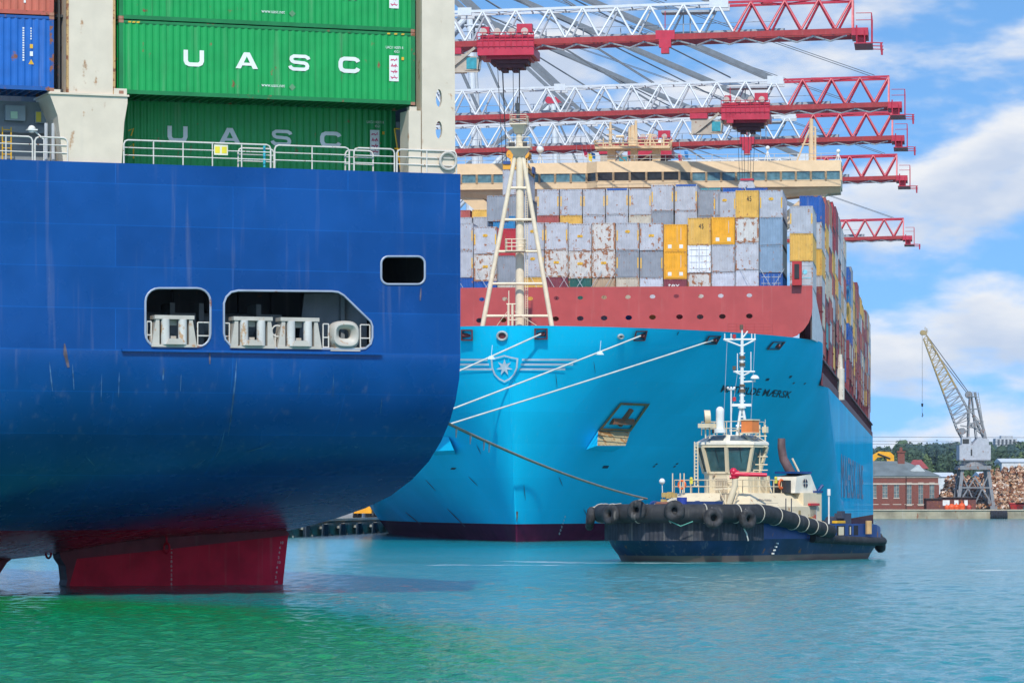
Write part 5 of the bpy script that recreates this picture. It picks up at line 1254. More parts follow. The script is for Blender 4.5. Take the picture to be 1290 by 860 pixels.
    hr = MB(); x = TX[0]; 
    for dx, dy in ((-1.2,-1),(-.6,-1),(.6,-1),(1.4,-1),(-.9,1),(1.1,1)): hr.tube((x+dx, dy, zb(x)-2.6), (x+dx*.75+.3, dy, 43.2), .035, n=4)
    obj('hoist_ropes', hr, DARK, roots[0])
    hr = MB(); x = TX[1]
    for dx, dy in ((-1.2,-1),(-.7,-1),(-.3,-1),(.3,-1),(.7,-1),(1.2,-1)): hr.tube((x+dx, dy, zb(x)-2.6), (x+dx*.75, dy, 48.0), .03, n=4)
    obj('hoist_ropes', hr, DARK, roots[1])
    hb = MB(); hb.box(x-1.1, x+1.1, -1.3, 1.3, 46.3, 46.9)
    for dx in (-.55, .55):
        for y in (-1.3, 1.0): hb.tube((x+dx, y, 47.3), (x+dx, y+.3, 47.3), .55, n=16)
    hb.box(x-.9, x+.9, -1.0, 1.0, 47.5, 48.0); ho = obj('head_block', hb, mat('head_block_pale', (.46,.46,.47), .5, rust=.25), roots[1])
    hb = MB(); hb.box(x-.8, x+1.0, -1.2, 1.2, 48.0, 48.25); hb.box(x-.6, x+.6, -1.0, 1, 45.9, 46.3); obj('head_block_trim', hb, CR, ho)
    # the lifted box and the yellow spreader that grips it
    x = TX[0]+1.2
    sp = MB(); sp.box(x-1.1, x+1.1, -6.0, 6.0, 42.35, 42.75); sp.box(x-1.2, x+1.2, -6.15, -5.5, 42.2, 42.85); sp.box(x-1.2, x+1.2, 5.5, 6.15, 42.2, 42.85); sp.loft([[(x-1.3,-2,42.75),(x+1.3,-2,42.75),(x+1.3,2,42.75),(x-1.3,2,42.75)],[(x-.6,-1.2,44.3),(x+.6,-1.2,44.3),(x+.6,1.2,44.3),(x-.6,1.2,44.3)]], cap1=True)
    sp.tube((x-.8,-1.4,44.4),(x-.8,1.4,44.4),.55,n=12); sp.tube((x+.8,-1.4,44.4),(x+.8,1.4,44.4),.55,n=12)
    so = obj('spreader', sp, mat('spreader_amber', (.72,.33,.02), .5, rust=.25), roots[0])
    sp = MB(); sp.box(x-1.15, x-.3, -6.3, -5.9, 42.8, 43.15); sp.box(x+1.05, x+1.3, 4, 6, 42.6, 43.4); obj('spreader_box', sp, mat('spreader_blue', (.02,.06,.2), .5), so)
    P = wl(0, x, -6.1, 39.28)
    rb, fb = cmesh('grey', H9, 'two'); o = obj('shipping_container', rb); o.location = P; o.rotation_euler = (0, 0, MRZ); tag(o, 'grey box hanging in the air from the nearest crane, behind the forward mast', 'container', 'boxes in the air'); o['group'] = 'stacked boxes on the pale blue ship'; obj('frame', fb, None, o)
build_cranes()
# ================================================================== FAR SHORE
FS = 4.865; FY = 966.0
def fx(px, Y=FY): return (px-645)*Y/F
def fz(py, Y=FY): return HC+(HOR-py)*Y/F
def build_shore():
    QT = 2.4
    land = MB(); n = 60
    # quay block and the land behind it, one sheet rising to low hills
    land.add([(70, FY, -3), (900, FY, -3), (900, FY, QT-.3), (70, FY, QT-.3)], [(0,1,2,3)])
    obj_ = obj('far_quay_wall', land, mat('far_quay_concrete', (.30,.26,.18), .85, var=.3, vscale=.25, streak=.6, rust=.2, rscale=.2)); tag(obj_, kind='structure')
    cp = MB(); cp.box(70, 900, FY-.25, FY+1.2, QT-.3, QT); cp.add([(70, FY+.2, -3), (70, 4000, -3), (70, 4000, QT), (70, FY+.2, QT)], [(0,1,2,3)]); tag(obj('far_quay_coping', cp, mat('coping_pale', (.46,.40,.30), .8, streak=.4)), kind='structure')
    ys = np.concatenate([np.linspace(FY+.9, 1300, 8), np.linspace(1340, 2400, 30), np.linspace(2600, 6000, 6)]); xs = np.concatenate([np.linspace(-1500, 60, 10), np.linspace(69.9, 900, 60), np.linspace(1000, 4000, 8)])
    v = []; f = []
    for y in ys:
        for x in xs:
            h = 0
            if y > 1300: h = min(1, (y-1300)/650)**1.3*(13+5*math.sin(x*.011+1.0)+3*math.sin(x*.031))
            v.append((x, y if x > 65 or y > 1330 else 1330+(y-FY)*.01, QT-.004+max(0, h)))
    m = len(xs); f = [(j*m+i, j*m+i+1, (j+1)*m+i+1, (j+1)*m+i) for j in range(len(ys)-1) for i in range(m-1)]
    me = flatmesh('far_land', v, f, mat('far_ground', (.07,.085,.045), .9, var=.4, vscale=.02)); o = bpy.data.objects.new('far_land', me); COL.objects.link(o); tag(o, kind='structure')
    # ---- brick building with a slate hipped roof
    BRICK = bpy.data.materials.new('red_brick'); BRICK.use_nodes = True; nt = BRICK.node_tree; N = nt.nodes; L = nt.links
    br = N.new('ShaderNodeTexBrick'); br.inputs['Scale'].default_value = 1; br.inputs['Brick Width'].default_value = .45; br.inputs['Row Height'].default_value = .15; br.inputs['Mortar Size'].default_value = .012
    br.inputs['Color1'].default_value = (.22,.045,.03,1); br.inputs['Color2'].default_value = (.15,.035,.028,1); br.inputs['Mortar'].default_value = (.24,.16,.12,1)
    tc = N.new('ShaderNodeTexCoord'); sp = N.new('ShaderNodeSeparateXYZ'); cb = N.new('ShaderNodeCombineXYZ'); ad = N.new('ShaderNodeMath'); L.new(tc.outputs['Object'], sp.inputs[0]); L.new(sp.outputs[0], ad.inputs[0]); L.new(sp.outputs[1], ad.inputs[1]); L.new(ad.outputs[0], cb.inputs[0]); L.new(sp.outputs[2], cb.inputs[1]); L.new(cb.outputs[0], br.inputs['Vector'])
    nz = N.new('ShaderNodeTexNoise'); nz.inputs['Scale'].default_value = .5; L.new(tc.outputs['Object'], nz.inputs['Vector']); mx = N.new('ShaderNodeMix'); mx.data_type = 'RGBA'; mx.blend_type = 'MULTIPLY'; mx.inputs['Factor'].default_value = .6; L.new(br.outputs['Color'], mx.inputs['A']); L.new(nz.outputs['Fac'], mx.inputs['B'])
    L.new(br.outputs['Color'], N['Principled BSDF'].inputs['Base Color']); N['Principled BSDF'].inputs['Roughness'].default_value = .85
    b = thing('brick_building', 'red brick quayside building with a grey slate roof and tall windows', 'building', (fx(1187), FY+9, QT))
    Wd, Dp, He = 26.0, 15.0, 8.6
    STONE = mat('stone_band', (.50,.42,.34), .8, streak=.2); SLATE = mat('roof_slate', (.13,.155,.16), .7, var=.15, vscale=.4)
    wins = []; holes = []
    for px, y0, y1, wpx in ((1093.5,609,627,6),(1106,609,626,6.5),(1120,609,626,6.5),(1134.5,609,626,6.5),(1150.5,608,635,6),(1165,608,635,6),(1179,608,635,6)):
        x = (px-1187)/FS*1.01; z1 = (641-y0)/FS; z0 = (641-y1)/FS; w = wpx/FS/2; holes.append([(x-w, z0), (x+w, z0), (x+w, z1), (x-w, z1)]); wins.append((x, w, z0, z1))
    wl = MB(); wl.panel([(-Wd, 0), (0, 0), (0, He), (-Wd, He)], holes, lambda a, c, d: (a, d, c), 0, .4)
    wl.box(-Wd, -.001, .41, Dp, 0, He-.01)
    obj('wall', wl, BRICK, b)
    tr = MB(); tr.box(-Wd-.1, .1, -.12, -.003, 6.45, 6.85); tr.box(-Wd-.15, .15, -.2, -.003, He-.35, He+.1); tr.box(-Wd-.1, .08, -.08, -.003, 1.2, 1.4)
    tr.box(.003, .12, .1, Dp, 6.45, 6.85); tr.box(.003, .2, -.1, Dp, He-.35, He+.1); obj('stone_course', tr, STONE, b)
    pl = MB()
    for px in (1101,1113,1127,1142,1158,1172,1186): x = (px-1187)/FS; pl.box(x-.42, x+.42, -.1, -.002, 0, 6.4)
    obj('pilaster', pl, BRICK, b)
    for x, w, z0, z1 in wins:
        fr = MB(); fr.box(x-w-.12, x+w+.12, -.14, .0-.003, z0-.3, z0-.02); fr.box(x-w-.1, x+w+.1, -.1, -.003, z1+.02, z1+.25)
        for k in range(1, 4): fr.box(x-w, x+w, .14, .2, z0+(z1-z0)*k/4-.03, z0+(z1-z0)*k/4+.03)
        for k in range(0, 3): fr.box(x-w+k*w-.03, x-w+k*w+.03, .13, .19, z0, z1)
        wo = obj('window', fr, STONE, b); g = MB(); g.box(x-w, x+w, .22, .26, z0, z1); obj('pane', g, glassy('dull_pane', (.10,.13,.13), .2), wo)
    rf = MB(); e = .5; zr = He+.1; ht = 4.0
    rf.add([(-Wd-e, -e, zr), (.3+e, -e, zr), (.3+e, Dp+e, zr), (-Wd-e, Dp+e, zr), (-Wd-e+1, Dp/2, zr+ht), (-8.0, Dp/2, zr+ht)], [(0,1,5,4),(1,2,5),(2,3,4,5),(3,0,4),(0,3,2,1)])
    ro = obj('roof', rf, SLATE, b)
    gb = MB(); gb.add([(-7.2, 2.0, zr+1.4), (-2.6, 2.0, zr+.6), (-4.8, 2.0, zr+3.0), (-7.2, 9.0, zr+1.4), (-2.6, 9.0, zr+.6), (-4.8, 9, zr+3.0)], [(0,1,2),(3,5,4),(0,2,5,3),(1,4,5,2)]); obj('roof_gable', gb, mat('gable_pale', (.44,.47,.47), .6), ro)
    ck = MB(); x = (1143-1187)/FS; ck.box(x-.9, x+.9, 6, 7.6, zr+2, zr+6.2); ck.box(x-1.1, x+1.1, 5.8, 7.8, zr+6.2, zr+6.6); ck.tube((x,6.8,zr+6.6),(x,6.8,zr+7.6),.5,.35,n=8); obj('chimney', ck, BRICK, ro)
    dp = MB(); x = (1146-1187)/FS; dp.tube((x,-.25,0),(x,-.25,He),.1,n=6); obj('drainpipe', dp, BLACK, b)
    # ---- low dark sheds on the quay between the building and the crane
    for px0, px1, h, lab in ((1170,1188,2.7,'low rusty lean-to shed against the brick building'),(1187.5,1233,3.0,'long dark red quayside shed with white panels, under the portal crane')):
        s = thing('quay_shed', lab, 'shed', (fx(px0), FY+5, QT)); w = (px1-px0)/FS
        q = MB(); q.box(0, w-.1, 0, 4, 0, h); obj('wall', q, mat('shed_red', (.15,.05,.04), .8, rust=.4, rscale=.6), s); q = MB(); q.box(-.3, w+.2, -.5, 4.4, h+.002, h+.22); obj('roof', q, DARK, s)
        if w > 5:
            q = MB()
            for x0, x1 in ((.6,2.4),(3.6,4.7),(6.2,7.1)): q.box(x0, x1, -.06, -.003, 1.0, 2.4)
            obj('white_panel', q, WHITE, s)
    for k, (px, w, h, lab) in enumerate(((1194,1.5,1.2,'round orange buoy on the far quay, leftmost of the group'),(1200,2.2,1.3,'wide orange buoy heap left of centre on the far quay'),(1206,1.8,1.5,'orange buoy beside the wide one on the far quay'),(1213,2.0,2.0,'tall orange buoy in front of the shed panels'),(1222,1.6,1.3,'small reddish buoy under the portal crane'))):
        q = MB(); q.sphere((0,0,h*.45), w*.45, 10, 6, .9); q.tube((0,0,h*.6),(0,0,h*1.1),.18,.1,n=6); q.tube((0,0,0),(0,0,h*.4),w*.4,w*.46,n=10); o = obj('mooring_buoy', q, mat('buoy_orange' if k != 4 else 'buoy_red', (.72,.10,.02) if k != 4 else (.42,.05,.03), .5), None, 40); o.location = (fx(px), FY+2, QT); tag(o, lab, 'buoy', 'buoys on the far quay')
    q = MB()
    for k in range(7): q.torus((k*.62-1.9, 0, .1), (1,0,0), 1.0, .34, 14, 6)
    o = obj('quay_fender', q, mat('fender_black', (.02,.022,.03), .8), None, 50); o.location = (fx(1258), FY-.7, .75); tag(o, 'black tyre fender hung on the far quay wall right of the crane', 'fender')
    for px, cn, cc, lab in ((1283,'red',(.40,.02,.02),'red skip at the right edge on the far quay'),(1291,'teal',(.03,.12,.14),'teal skip at the right edge on the far quay')):
        q = MB(); q.loft([[(-1.5,0,0),(1.5,0,0),(1.5,2,0),(-1.5,2,0)],[(-2,-.3,1.7),(2,-.3,1.7),(2,2.3,1.7),(-2,2.3,1.7)]], cap0=True); q.box(-2.1,2.1,-.4,-.28,1.45,1.7); o = obj('skip', q, mat('skip_'+cn, cc, .5, rust=.3)); o.location = (fx(px), FY+3, QT); tag(o, lab, 'skip')
    # ---- scrap heap
    rg = np.random.default_rng(5); V = []; Fc = []; MI = []
    def hgt(px):
        pts = [(1184,612),(1190,601),(1200,597),(1212,599),(1224,600),(1236,594),(1250,590),(1262,587),(1275,586),(1290,584),(1310,583),(1340,586)]
        for (a, ya), (b_, yb) in zip(pts, pts[1:]):
            if a <= px <= b_: return fz(ya+(yb-ya)*(px-a)/(b_-a), FY+40)
        return 10
    base = MB(); rows = []
    pxs = np.linspace(1184, 1340, 60)
    for fz_ in (0, .35, .7, 1.0):
        rows.append([(fx(p, FY+20+fz_*25), FY+14+fz_*26, QT+(hgt(p)-QT-.8)*fz_*(.95+.1*math.sin(p*.7+fz_*4))) for p in pxs])
    rows.append([(p[0], p[1]+30, QT) for p in rows[-1]]); base.loft(rows, closed=False)
    SC = [mat('scrap_%s' % n_, c, .8, var=.35, vscale=.8, rust=.3) for n_, c in (('rust', (.20,.075,.035)), ('tan', (.46,.30,.19)), ('pale', (.62,.50,.40)), ('dark', (.05,.035,.03)), ('ochre', (.34,.17,.08)))]
    for i in range(12000):
        p = rg.uniform(1184, 1338); q_ = rg.uniform(0, 1)**.8; j = q_
        x = fx(p, FY+20+q_*25); y = FY+13.5+q_*26; z = QT+(hgt(p)-QT-.8)*q_*(.95+.1*math.sin(p*.7+q_*4))+.2
        s = rg.uniform(.25, 1.0, 3)*(.46 if rg.random() < .88 else 1.0); M = Matrix.Rotation(rg.uniform(0, 6.28), 3, 'Z') @ Matrix.Rotation(rg.uniform(-1, 1), 3, 'X') @ Matrix.Rotation(rg.uniform(-.8, .8), 3, 'Y')
        base.M = Matrix.Translation((x, y, z)) @ M.to_4x4(); base.cm = int(rg.choice(5, p=[.30,.27,.13,.12,.18])); base.box(-s[0], s[0], -s[1]*.5, s[1]*.5, -s[2]*.4, s[2]*.4)
    base.M = None; o = obj('scrap_heap', base, SC); tag(o, 'heap of brown and rusty scrap behind the portal crane', 'scrap heap', kind='stuff')
    # ---- white sheds behind
    for px0, px1, y0, lab in ((1176,1203,597,'low white warehouse behind the brick building'),(1236,1250,596,'small white warehouse seen between the portal crane legs'),(1262,1300,579,'long pale warehouse among the trees at the right edge')):
        Y = 1150 if px0 < 1260 else 1350; s = thing('warehouse', lab, 'warehouse', (fx(px0, Y), Y, QT)); w = (px1-px0)*Y/F; h = fz(y0, Y)-QT
        q = MB(); q.box(0, w, 0, 20, 0, h-.8); obj('wall', q, mat('shed_white', (.55,.57,.58), .6, streak=.2), s); q = MB(); q.add([(-.4,-.4,h-.79),(w+.4,-.4,h-.79),(w+.4,20.4,h-.79),(-.4,20.4,h-.79),(-.4,10,h+.6),(w+.4,10,h+.6)], [(0,1,5,4),(2,3,4,5),(0,4,3),(1,2,5),(0,3,2,1)]); obj('roof', q, mat('shed_roof', (.60,.63,.66), .5), s)
    # small red-roofed house and the pale building on the hill
    Y = 1330; h = thing('house', 'small red-roofed house among the trees left of the crane', 'house', (fx(1157, Y), Y, QT)); q = MB(); zt = fz(590, Y)-QT; q.box(-3.2, 3.2, 0, 8, 0, zt); obj('wall', q, BRICK, h); q = MB(); q.add([(-3.7,-.6,zt-.01),(3.7,-.6,zt-.01),(3.7,8.6,zt-.01),(-3.7,8.6,zt-.01),(-1.5,4,zt+3.2),(1.5,4,zt+3.2)], [(0,1,5,4),(1,2,5),(2,3,4,5),(3,0,4),(0,3,2,1)]); obj('roof', q, mat('roof_red', (.26,.05,.05), .8), h)
    Y = 1900; h = thing('tower_block', 'pale block of flats on the wooded hill right of the crane', 'building', (fx(1269, Y), Y, 0)); q = MB(); q.box(-6, 5, 0, 10, 0, fz(552, Y)); q.box(-3, 3, 1, 8, fz(552, Y)+.002, fz(548.5, Y)); obj('wall', q, mat('flats_pale', (.42,.44,.46), .7), h); q = MB()
    for k in range(5):
        for j in range(3): q.box(-5+k*2, -3.9+k*2, -.08, -.003, fz(553.5+j*2.5, Y)-.9, fz(553.5+j*2.5, Y)+.1)
    obj('window_rows', q, glassy('far_pane', (.06,.07,.08), .2), h)
    # ---- yellow material handler behind the brick building
    t = thing('material_handler', 'yellow material handler arm raised behind the brick building', 'excavator', (fx(1126, 1000), 1000, QT)); YM = mat('handler_yellow', (.80,.38,.01), .5)
    q = MB(); q.box(-2.2, 2.2, -2, 2, 1.4, 4.2); q.box(-2.6, 2.6, -1.6, 1.6, .1, 1.4); obj('body', q, YM, t)
    q = MB(); q.box(-3.2, -2.2, -1.8, .2, 3.0, 5.2); obj('cab', q, mat('cab_dark', (.05,.05,.05), .4), t)
    k = 1000/F; P = [(-.6, 4.0), (-.8, 13.0), (-1.2, 14.8), (-3.0, 15.3), (-4.9, 14.9), (-6.2, 13.4)]
    q = MB(); q.prism([(-1.6,4.0),(.3,4.0),(.0,14.4),(-1.0,15.3),(-4.0,15.5),(-5.6,14.6),(-6.5,12.6),(-5.2,13.0),(-4.4,13.9),(-2.4,14.0),(-1.9,13.4)], lambda a, c, d: (a, d, c), -.5, .5); obj('arm', q, YM, t)
    q = MB(); q.tube((-1.0,-.7,13.6),(-4.4,-.7,14.9),.18,n=6); q.tube((-1,.7,9),(-2.5,.7,14),.16,n=6); obj('hydraulic_ram', q, DARK, t)
    return BRICK
build_shore()
def build_portal_crane():
    r = thing('portal_crane', 'old grey portal crane with a yellow lattice jib on the far quay', 'crane', (fx(1232), FY+12, 2.4)); s = (FY+12)/F
    X = lambda px: (px-1232)*s
    Z = lambda py: HC+(HOR-py)*s-2.4
    OG = mat('old_crane_grey', (.20,.205,.215), .6, rust=.35, rscale=.8, streak=.3); HG = mat('old_crane_house', (.40,.40,.43), .6, rust=.18, rscale=.5, streak=.35); JY = mat('jib_yellow', (.36,.26,.12), .55, rust=.15)
    for sx, xb, xt in ((-1,1211.5,1218),(1,1256,1249.5)):
        for sy in (-1, 1):
            m = MB(); yb, yt = sy*4.4, sy*3.6; xo = 0 if sy < 0 else (3.0 if sx < 0 else -3.0)
            m.bar((X(xb), yb, .9), (X(xt), yt, Z(588)), .85, .75); m.box(X(xb)-.9, X(xb)+.9, yb-.6, yb+.6, 0, .95); obj('leg', m, OG, r)
    m = MB()
    for yy in (-4.2, 4.2):
        m.bar((X(1212.5), yy, Z(634)), (X(1233), yy*.95, Z(601)), .35); m.bar((X(1254), yy, Z(634)), (X(1233), yy*.95, Z(601)), .35); m.bar((X(1214), yy, Z(614)), (X(1252.5), yy, Z(614)), .35); m.bar((X(1217), yy*.95, Z(598)), (X(1233), yy, Z(634)), .3); m.bar((X(1250), yy*.95, Z(598)), (X(1233), yy, Z(634)), .3)
    for xx in (1213, 1253): m.bar((X(xx), -4.2, Z(632)), (X(xx), 3.8, Z(600)), .3); m.bar((X(xx), 4.2, Z(632)), (X(xx), -3.8, Z(600)), .3)
    obj('leg_bracing', m, OG, r)
    m = MB(); m.box(X(1214), X(1253), -4.6, 4.6, Z(591.5), Z(586.5)); m.rail([(X(1213),-4.7,Z(586.5)),(X(1254),-4.7,Z(586.5))], 1.1, .05, (.5,), 1.5); m.tube((X(1233),0,Z(586.5)),(X(1233),0,Z(580)),3.4,2.9,n=20); m.bar((X(1213),-4.4,Z(590)),(X(1213),4.4,Z(590)),.5); obj('portal_deck', m, OG, r)
    m = MB(); m.box(X(1214), X(1253.3), -3.4, 3.4, Z(577.5), Z(560.5)); m.box(X(1217), X(1229), -3.2, -.2, Z(560.5)+.002, Z(551)); m.add([(X(1230),-3.2,Z(560.4)),(X(1251),-3.2,Z(560.4)),(X(1251),3.2,Z(560.4)),(X(1230),3.2,Z(560.4)),(X(1238),-3.2,Z(551)),(X(1251),-3.2,Z(553)),(X(1251),3.2,Z(553)),(X(1238),3.2,Z(551))], [(0,1,5,4),(1,2,6,5),(2,3,7,6),(3,0,4,7),(4,5,6,7)])
    m.box(X(1214), X(1253), -3.5, 3.5, Z(579.5), Z(577.5)-.002)
    h = obj('machine_house', m, HG, r)
    m = MB(); m.box(X(1228), X(1230), -3.44, -3.41, Z(574), Z(566)); m.box(X(1218), X(1226), -3.24, -3.21, Z(559), Z(553)); obj('house_opening', m, mat('opening_dark', (.03,.03,.03), .6), h)
    # A-frame
    m = MB()
    for yy in (-1.8, 1.8):
        m.bar((X(1226.5), yy, Z(551)), (X(1229), yy*.5, Z(497)), .35); m.bar((X(1249), yy, Z(553)), (X(1235), yy*.5, Z(494)), .35); m.bar((X(1237), yy, Z(552)), (X(1231), yy*.5, Z(496)), .28)
        for py in (515, 533): m.bar((X(1228), yy*.8, Z(py)), (X(1239+(py-515)*.2), yy*.8, Z(py)), .22)
        m.bar((X(1228), yy*.7, Z(515)), (X(1243), yy, Z(534)), .2); m.bar((X(1228), yy, Z(533)), (X(1246), yy, Z(548)), .2)
    m.box(X(1226), X(1237), -1.3, 1.3, Z(500), Z(498.8)); m.tube((X(1227.5),-.6,Z(497)),(X(1227.5),.6,Z(497)),.95,n=14)
    m.rail([(X(1231),-1.3,Z(498.8)),(X(1237),-1.3,Z(498.8))], 1.0, .05, (.5,), .7); m.rail([(X(1234),-1.5,Z(535)),(X(1245),-1.5,Z(535))], 1.0, .05, (.5,), .8); m.box(X(1226), X(1245), -1.6, 1.6, Z(536), Z(535.2))
    for k in range(10): py = 500+k*3.4; m.tube((X(1236.3+k*.6),-1.4,Z(py)),(X(1239.3+k*.6),-1.4,Z(py)),.05,n=4)
    m.tube((X(1238.5),-1.4,Z(494)),(X(1245),-1.4,Z(535)),.08,n=5)
    obj('a_frame', m, OG, r)
    # jib: four chords, laced; upper part yellow, lower part grey
    foot = [(1214.5,546),(1240,536.5)]; knee_a = [(1212,538),(1233,523)]; tip = (1171,419.5)
    def ch(f): # front (left) and back (right) chord at fraction f from the foot
        a = (1212.5+(1170-1212.5)*f, 540+(425-540)*f); bw = (1-f)**.9
        b = (a[0]+3.5+18*bw*(1 if f > .12 else .6+f*3.3), a[1]-4-7*bw); return a, b
    def seg(f0, f1, n, mt, nm):
        m = MB()
        for i in range(n):
            fa, fb = f0+(f1-f0)*i/n, f0+(f1-f0)*(i+1)/n; (a0, b0), (a1, b1) = ch(fa), ch(fb); ya, yb = .5+1.3*(1-fa), .5+1.3*(1-fb)
            for s_ in (-1, 1):
                A0, B0, A1, B1 = Vector((X(a0[0]), s_*ya, Z(a0[1]))), Vector((X(b0[0]), s_*ya, Z(b0[1]))), Vector((X(a1[0]), s_*yb, Z(a1[1]))), Vector((X(b1[0]), s_*yb, Z(b1[1])))
                m.bar(A0, A1, .24); m.bar(B0, B1, .24); m.bar(A0, B1, .13) if i % 2 else m.bar(B0, A1, .13); m.bar(A1, B1, .12)
            for p, q_ in ((a0, a1), (b0, b1)): m.bar((X(p[0]), -ya, Z(p[1])), (X(q_[0]), yb, Z(q_[1])), .11)
        obj(nm, m, mt, r)
    seg(.38, .985, 15, JY, 'jib_head'); seg(0, .38, 8, OG, 'jib_foot')
    m = MB(); m.bar((X(1212.5),-1.6,Z(540)),(X(1220),-1.4,Z(553)),.5); m.bar((X(1212.5),1.6,Z(540)),(X(1220),1.4,Z(553)),.5); m.bar((X(1233),-1.5,Z(523)),(X(1247),-1.4,Z(552)),.4); m.bar((X(1233),1.5,Z(523)),(X(1247),1.4,Z(552)),.4); m.bar((X(1222),-1.5,Z(545)),(X(1236),-1.4,Z(528)),.3); m.bar((X(1216),-1.6,Z(536)),(X(1240),-1.4,Z(540)),.3); m.tube((X(1219),-1.6,Z(543)),(X(1219),1.6,Z(543)),.9,n=10); obj('jib_pivot', m, OG, r)
    m = MB(); m.box(X(1168.5), X(1174.5), -.7, .7, Z(422), Z(416.8)); m.tube((X(1169.5),-.5,Z(419)),(X(1169.5),.5,Z(419)),.7,n=12); m.rail([(X(1172),-.8,Z(417)),(X(1175.5),-.8,Z(420))], 1.0, .05, (.5,), .5); obj('jib_head_sheave', m, JY, r)
    m = MB()
    for yy in (-.4, .4): m.tube((X(1172.5), yy, Z(419)), (X(1228), yy, Z(495)), .05, n=4); m.tube((X(1180), yy*1.5, Z(436)), (X(1227), yy, Z(497)), .045, n=4)
    m.tube((X(1169), 0, Z(421)), (X(1169), 0, Z(524)), .04, n=4); obj('crane_rope', m, DARK, r)
    m = MB(); m.tube((X(1169), 0, Z(508)), (X(1169), 0, Z(512)), .3, .22, n=8); m.path([(X(1169),0,Z(520)),(X(1170),0,Z(523)),(X(1169),0,Z(525)),(X(1168.3),0,Z(523.5))], .1, 5); obj('hook', m, BLACK, r)
build_portal_crane()
# ---- trees
LEAF = [mat('leaf_dark', (.030,.062,.036), .8, var=.25, vscale=.3), mat('leaf_mid', (.055,.10,.042), .8, var=.25, vscale=.3), mat('leaf_light', (.095,.14,.055), .8, var=.25, vscale=.3), mat('leaf_blue', (.030,.066,.062), .8, var=.25, vscale=.3)]
BARK = mat('bark', (.08,.06,.045), .9)
def crown(V, Fc, MI, c, rx, rz, n, rg, mi, leaf):
    lob = [(rg.normal(0, .42), rg.normal(0, .42), rg.uniform(-.35, .55), rg.uniform(.42, .7)) for _ in range(9)]
    for l in lob:          # solid heart of each clump, so the crown is not see-through everywhere
        q = len(V); k = l[3]*.86
        for j in range(5):
            ph = -1.2+2.4*j/4
            for i in range(7):
                t = 6.283*i/7+j*.4; rr = rg.uniform(.82, 1.12); V.append((c[0]+(l[0]+k*math.cos(ph)*math.cos(t)*rr)*rx, c[1]+(l[1]+k*math.cos(ph)*math.sin(t)*rr)*rx, c[2]+(l[2]+k*math.sin(ph)*rr)*rz))
        for j in range(4):
            for i in range(7): Fc.append((q+j*7+i, q+j*7+(i+1)%7, q+(j+1)*7+(i+1)%7, q+(j+1)*7+i)); MI.append(mi)
        Fc.append(tuple(range(q+28, q+35))); MI.append(mi)
    for i in range(n):
        l = lob[rg.integers(9)]; d = rg.normal(0, 1, 3); d /= np.linalg.norm(d); k = l[3]*rg.uniform(.75, 1.05)
        p = np.array([c[0]+(l[0]+d[0]*k)*rx, c[1]+(l[1]+d[1]*k)*rx, c[2]+(l[2]+d[2]*k)*rz])
        nn = d+rg.normal(0, .32, 3); nn /= np.linalg.norm(nn); t = np.cross(nn, rg.normal(0, 1, 3)); t /= np.linalg.norm(t)+1e-9; b = np.cross(nn, t); s = leaf*rg.uniform(.6, 1.3)
        q = len(V); V += [tuple(p+t*s), tuple(p+b*s*.8), tuple(p-t*s), tuple(p-b*s*.8)]; Fc.append((q, q+1, q+2, q+3)); MI.append(mi if rg.random() < .75 else (mi+1) % 3)
def leafmesh(name, V, Fc, MI):
    me = bpy.data.meshes.new(name); me.from_pydata(V, [], Fc)
    for m in LEAF: me.materials.append(m)
    me.polygons.foreach_set('material_index', MI); me.update(); return me
def ground_h(x, y): return 2.4+(min(1, (y-1300)/650)**1.3*(13+5*math.sin(x*.011+1.0)+3*math.sin(x*.031)) if y > 1300 else 0)
rg = np.random.default_rng(21)
V, Fc, MI = [], [], []
for i in range(210):
    y = rg.uniform(1480, 2150); px = rg.uniform(1085, 1330)
    x = fx(px, y); top = 560-1.5*math.sin(px*.05)+ (4 if px < 1130 else 0)+(-2 if 1255 < px else 0)
    g = ground_h(x, y); h = min(20, max(7, fz(top+rg.uniform(-4, 5), y)-g)) if y > 1750 else rg.uniform(8, 13)
    crown(V, Fc, MI, (x, y, g+h*.5), rg.uniform(5, 9), h*.55, 420, rg, int(rg.choice([0,0,1,3,3])), .7)
w = bpy.data.objects.new('wooded_hill', leafmesh('wooded_hill', V, Fc, MI)); COL.objects.link(w); tag(w, 'dark wooded hill along the skyline behind the far quay', 'wood', kind='stuff')
TREES = [(1112,571,7,2,1390,'rounded pale green tree left of the chimney'),(1128,577,6,1,1370,'small tree directly left of the brick chimney'),(1165,577,8,2,1360,'pale tree right of the brick chimney'),(1176,582,8,1,1340,'dull green tree left of the red-roofed house'),(1188,574,9,0,1400,'large dark tree between the red-roofed house and the crane'),(1205,572,9,3,1420,'dark tree close left of the crane house'),(1217,589,7,1,1180,'tree standing low between the crane legs'),
         (1262,578,8,1,1420,'tree right of the crane house'),(1272,574,8,2,1430,'pale tree beneath the block of flats'),(1284,573,8,1,1440,'tree near the right edge, below the flats'),(1292,571,8,2,1430,'pale tree cut by the right edge'),(1148,574,8,0,1420,'dark tree behind the brick chimney'),(1232,586,7,0,1190,'dark tree behind the crane portal'),(1254,585,6,2,1190,'pale bush above the scrap heap')]
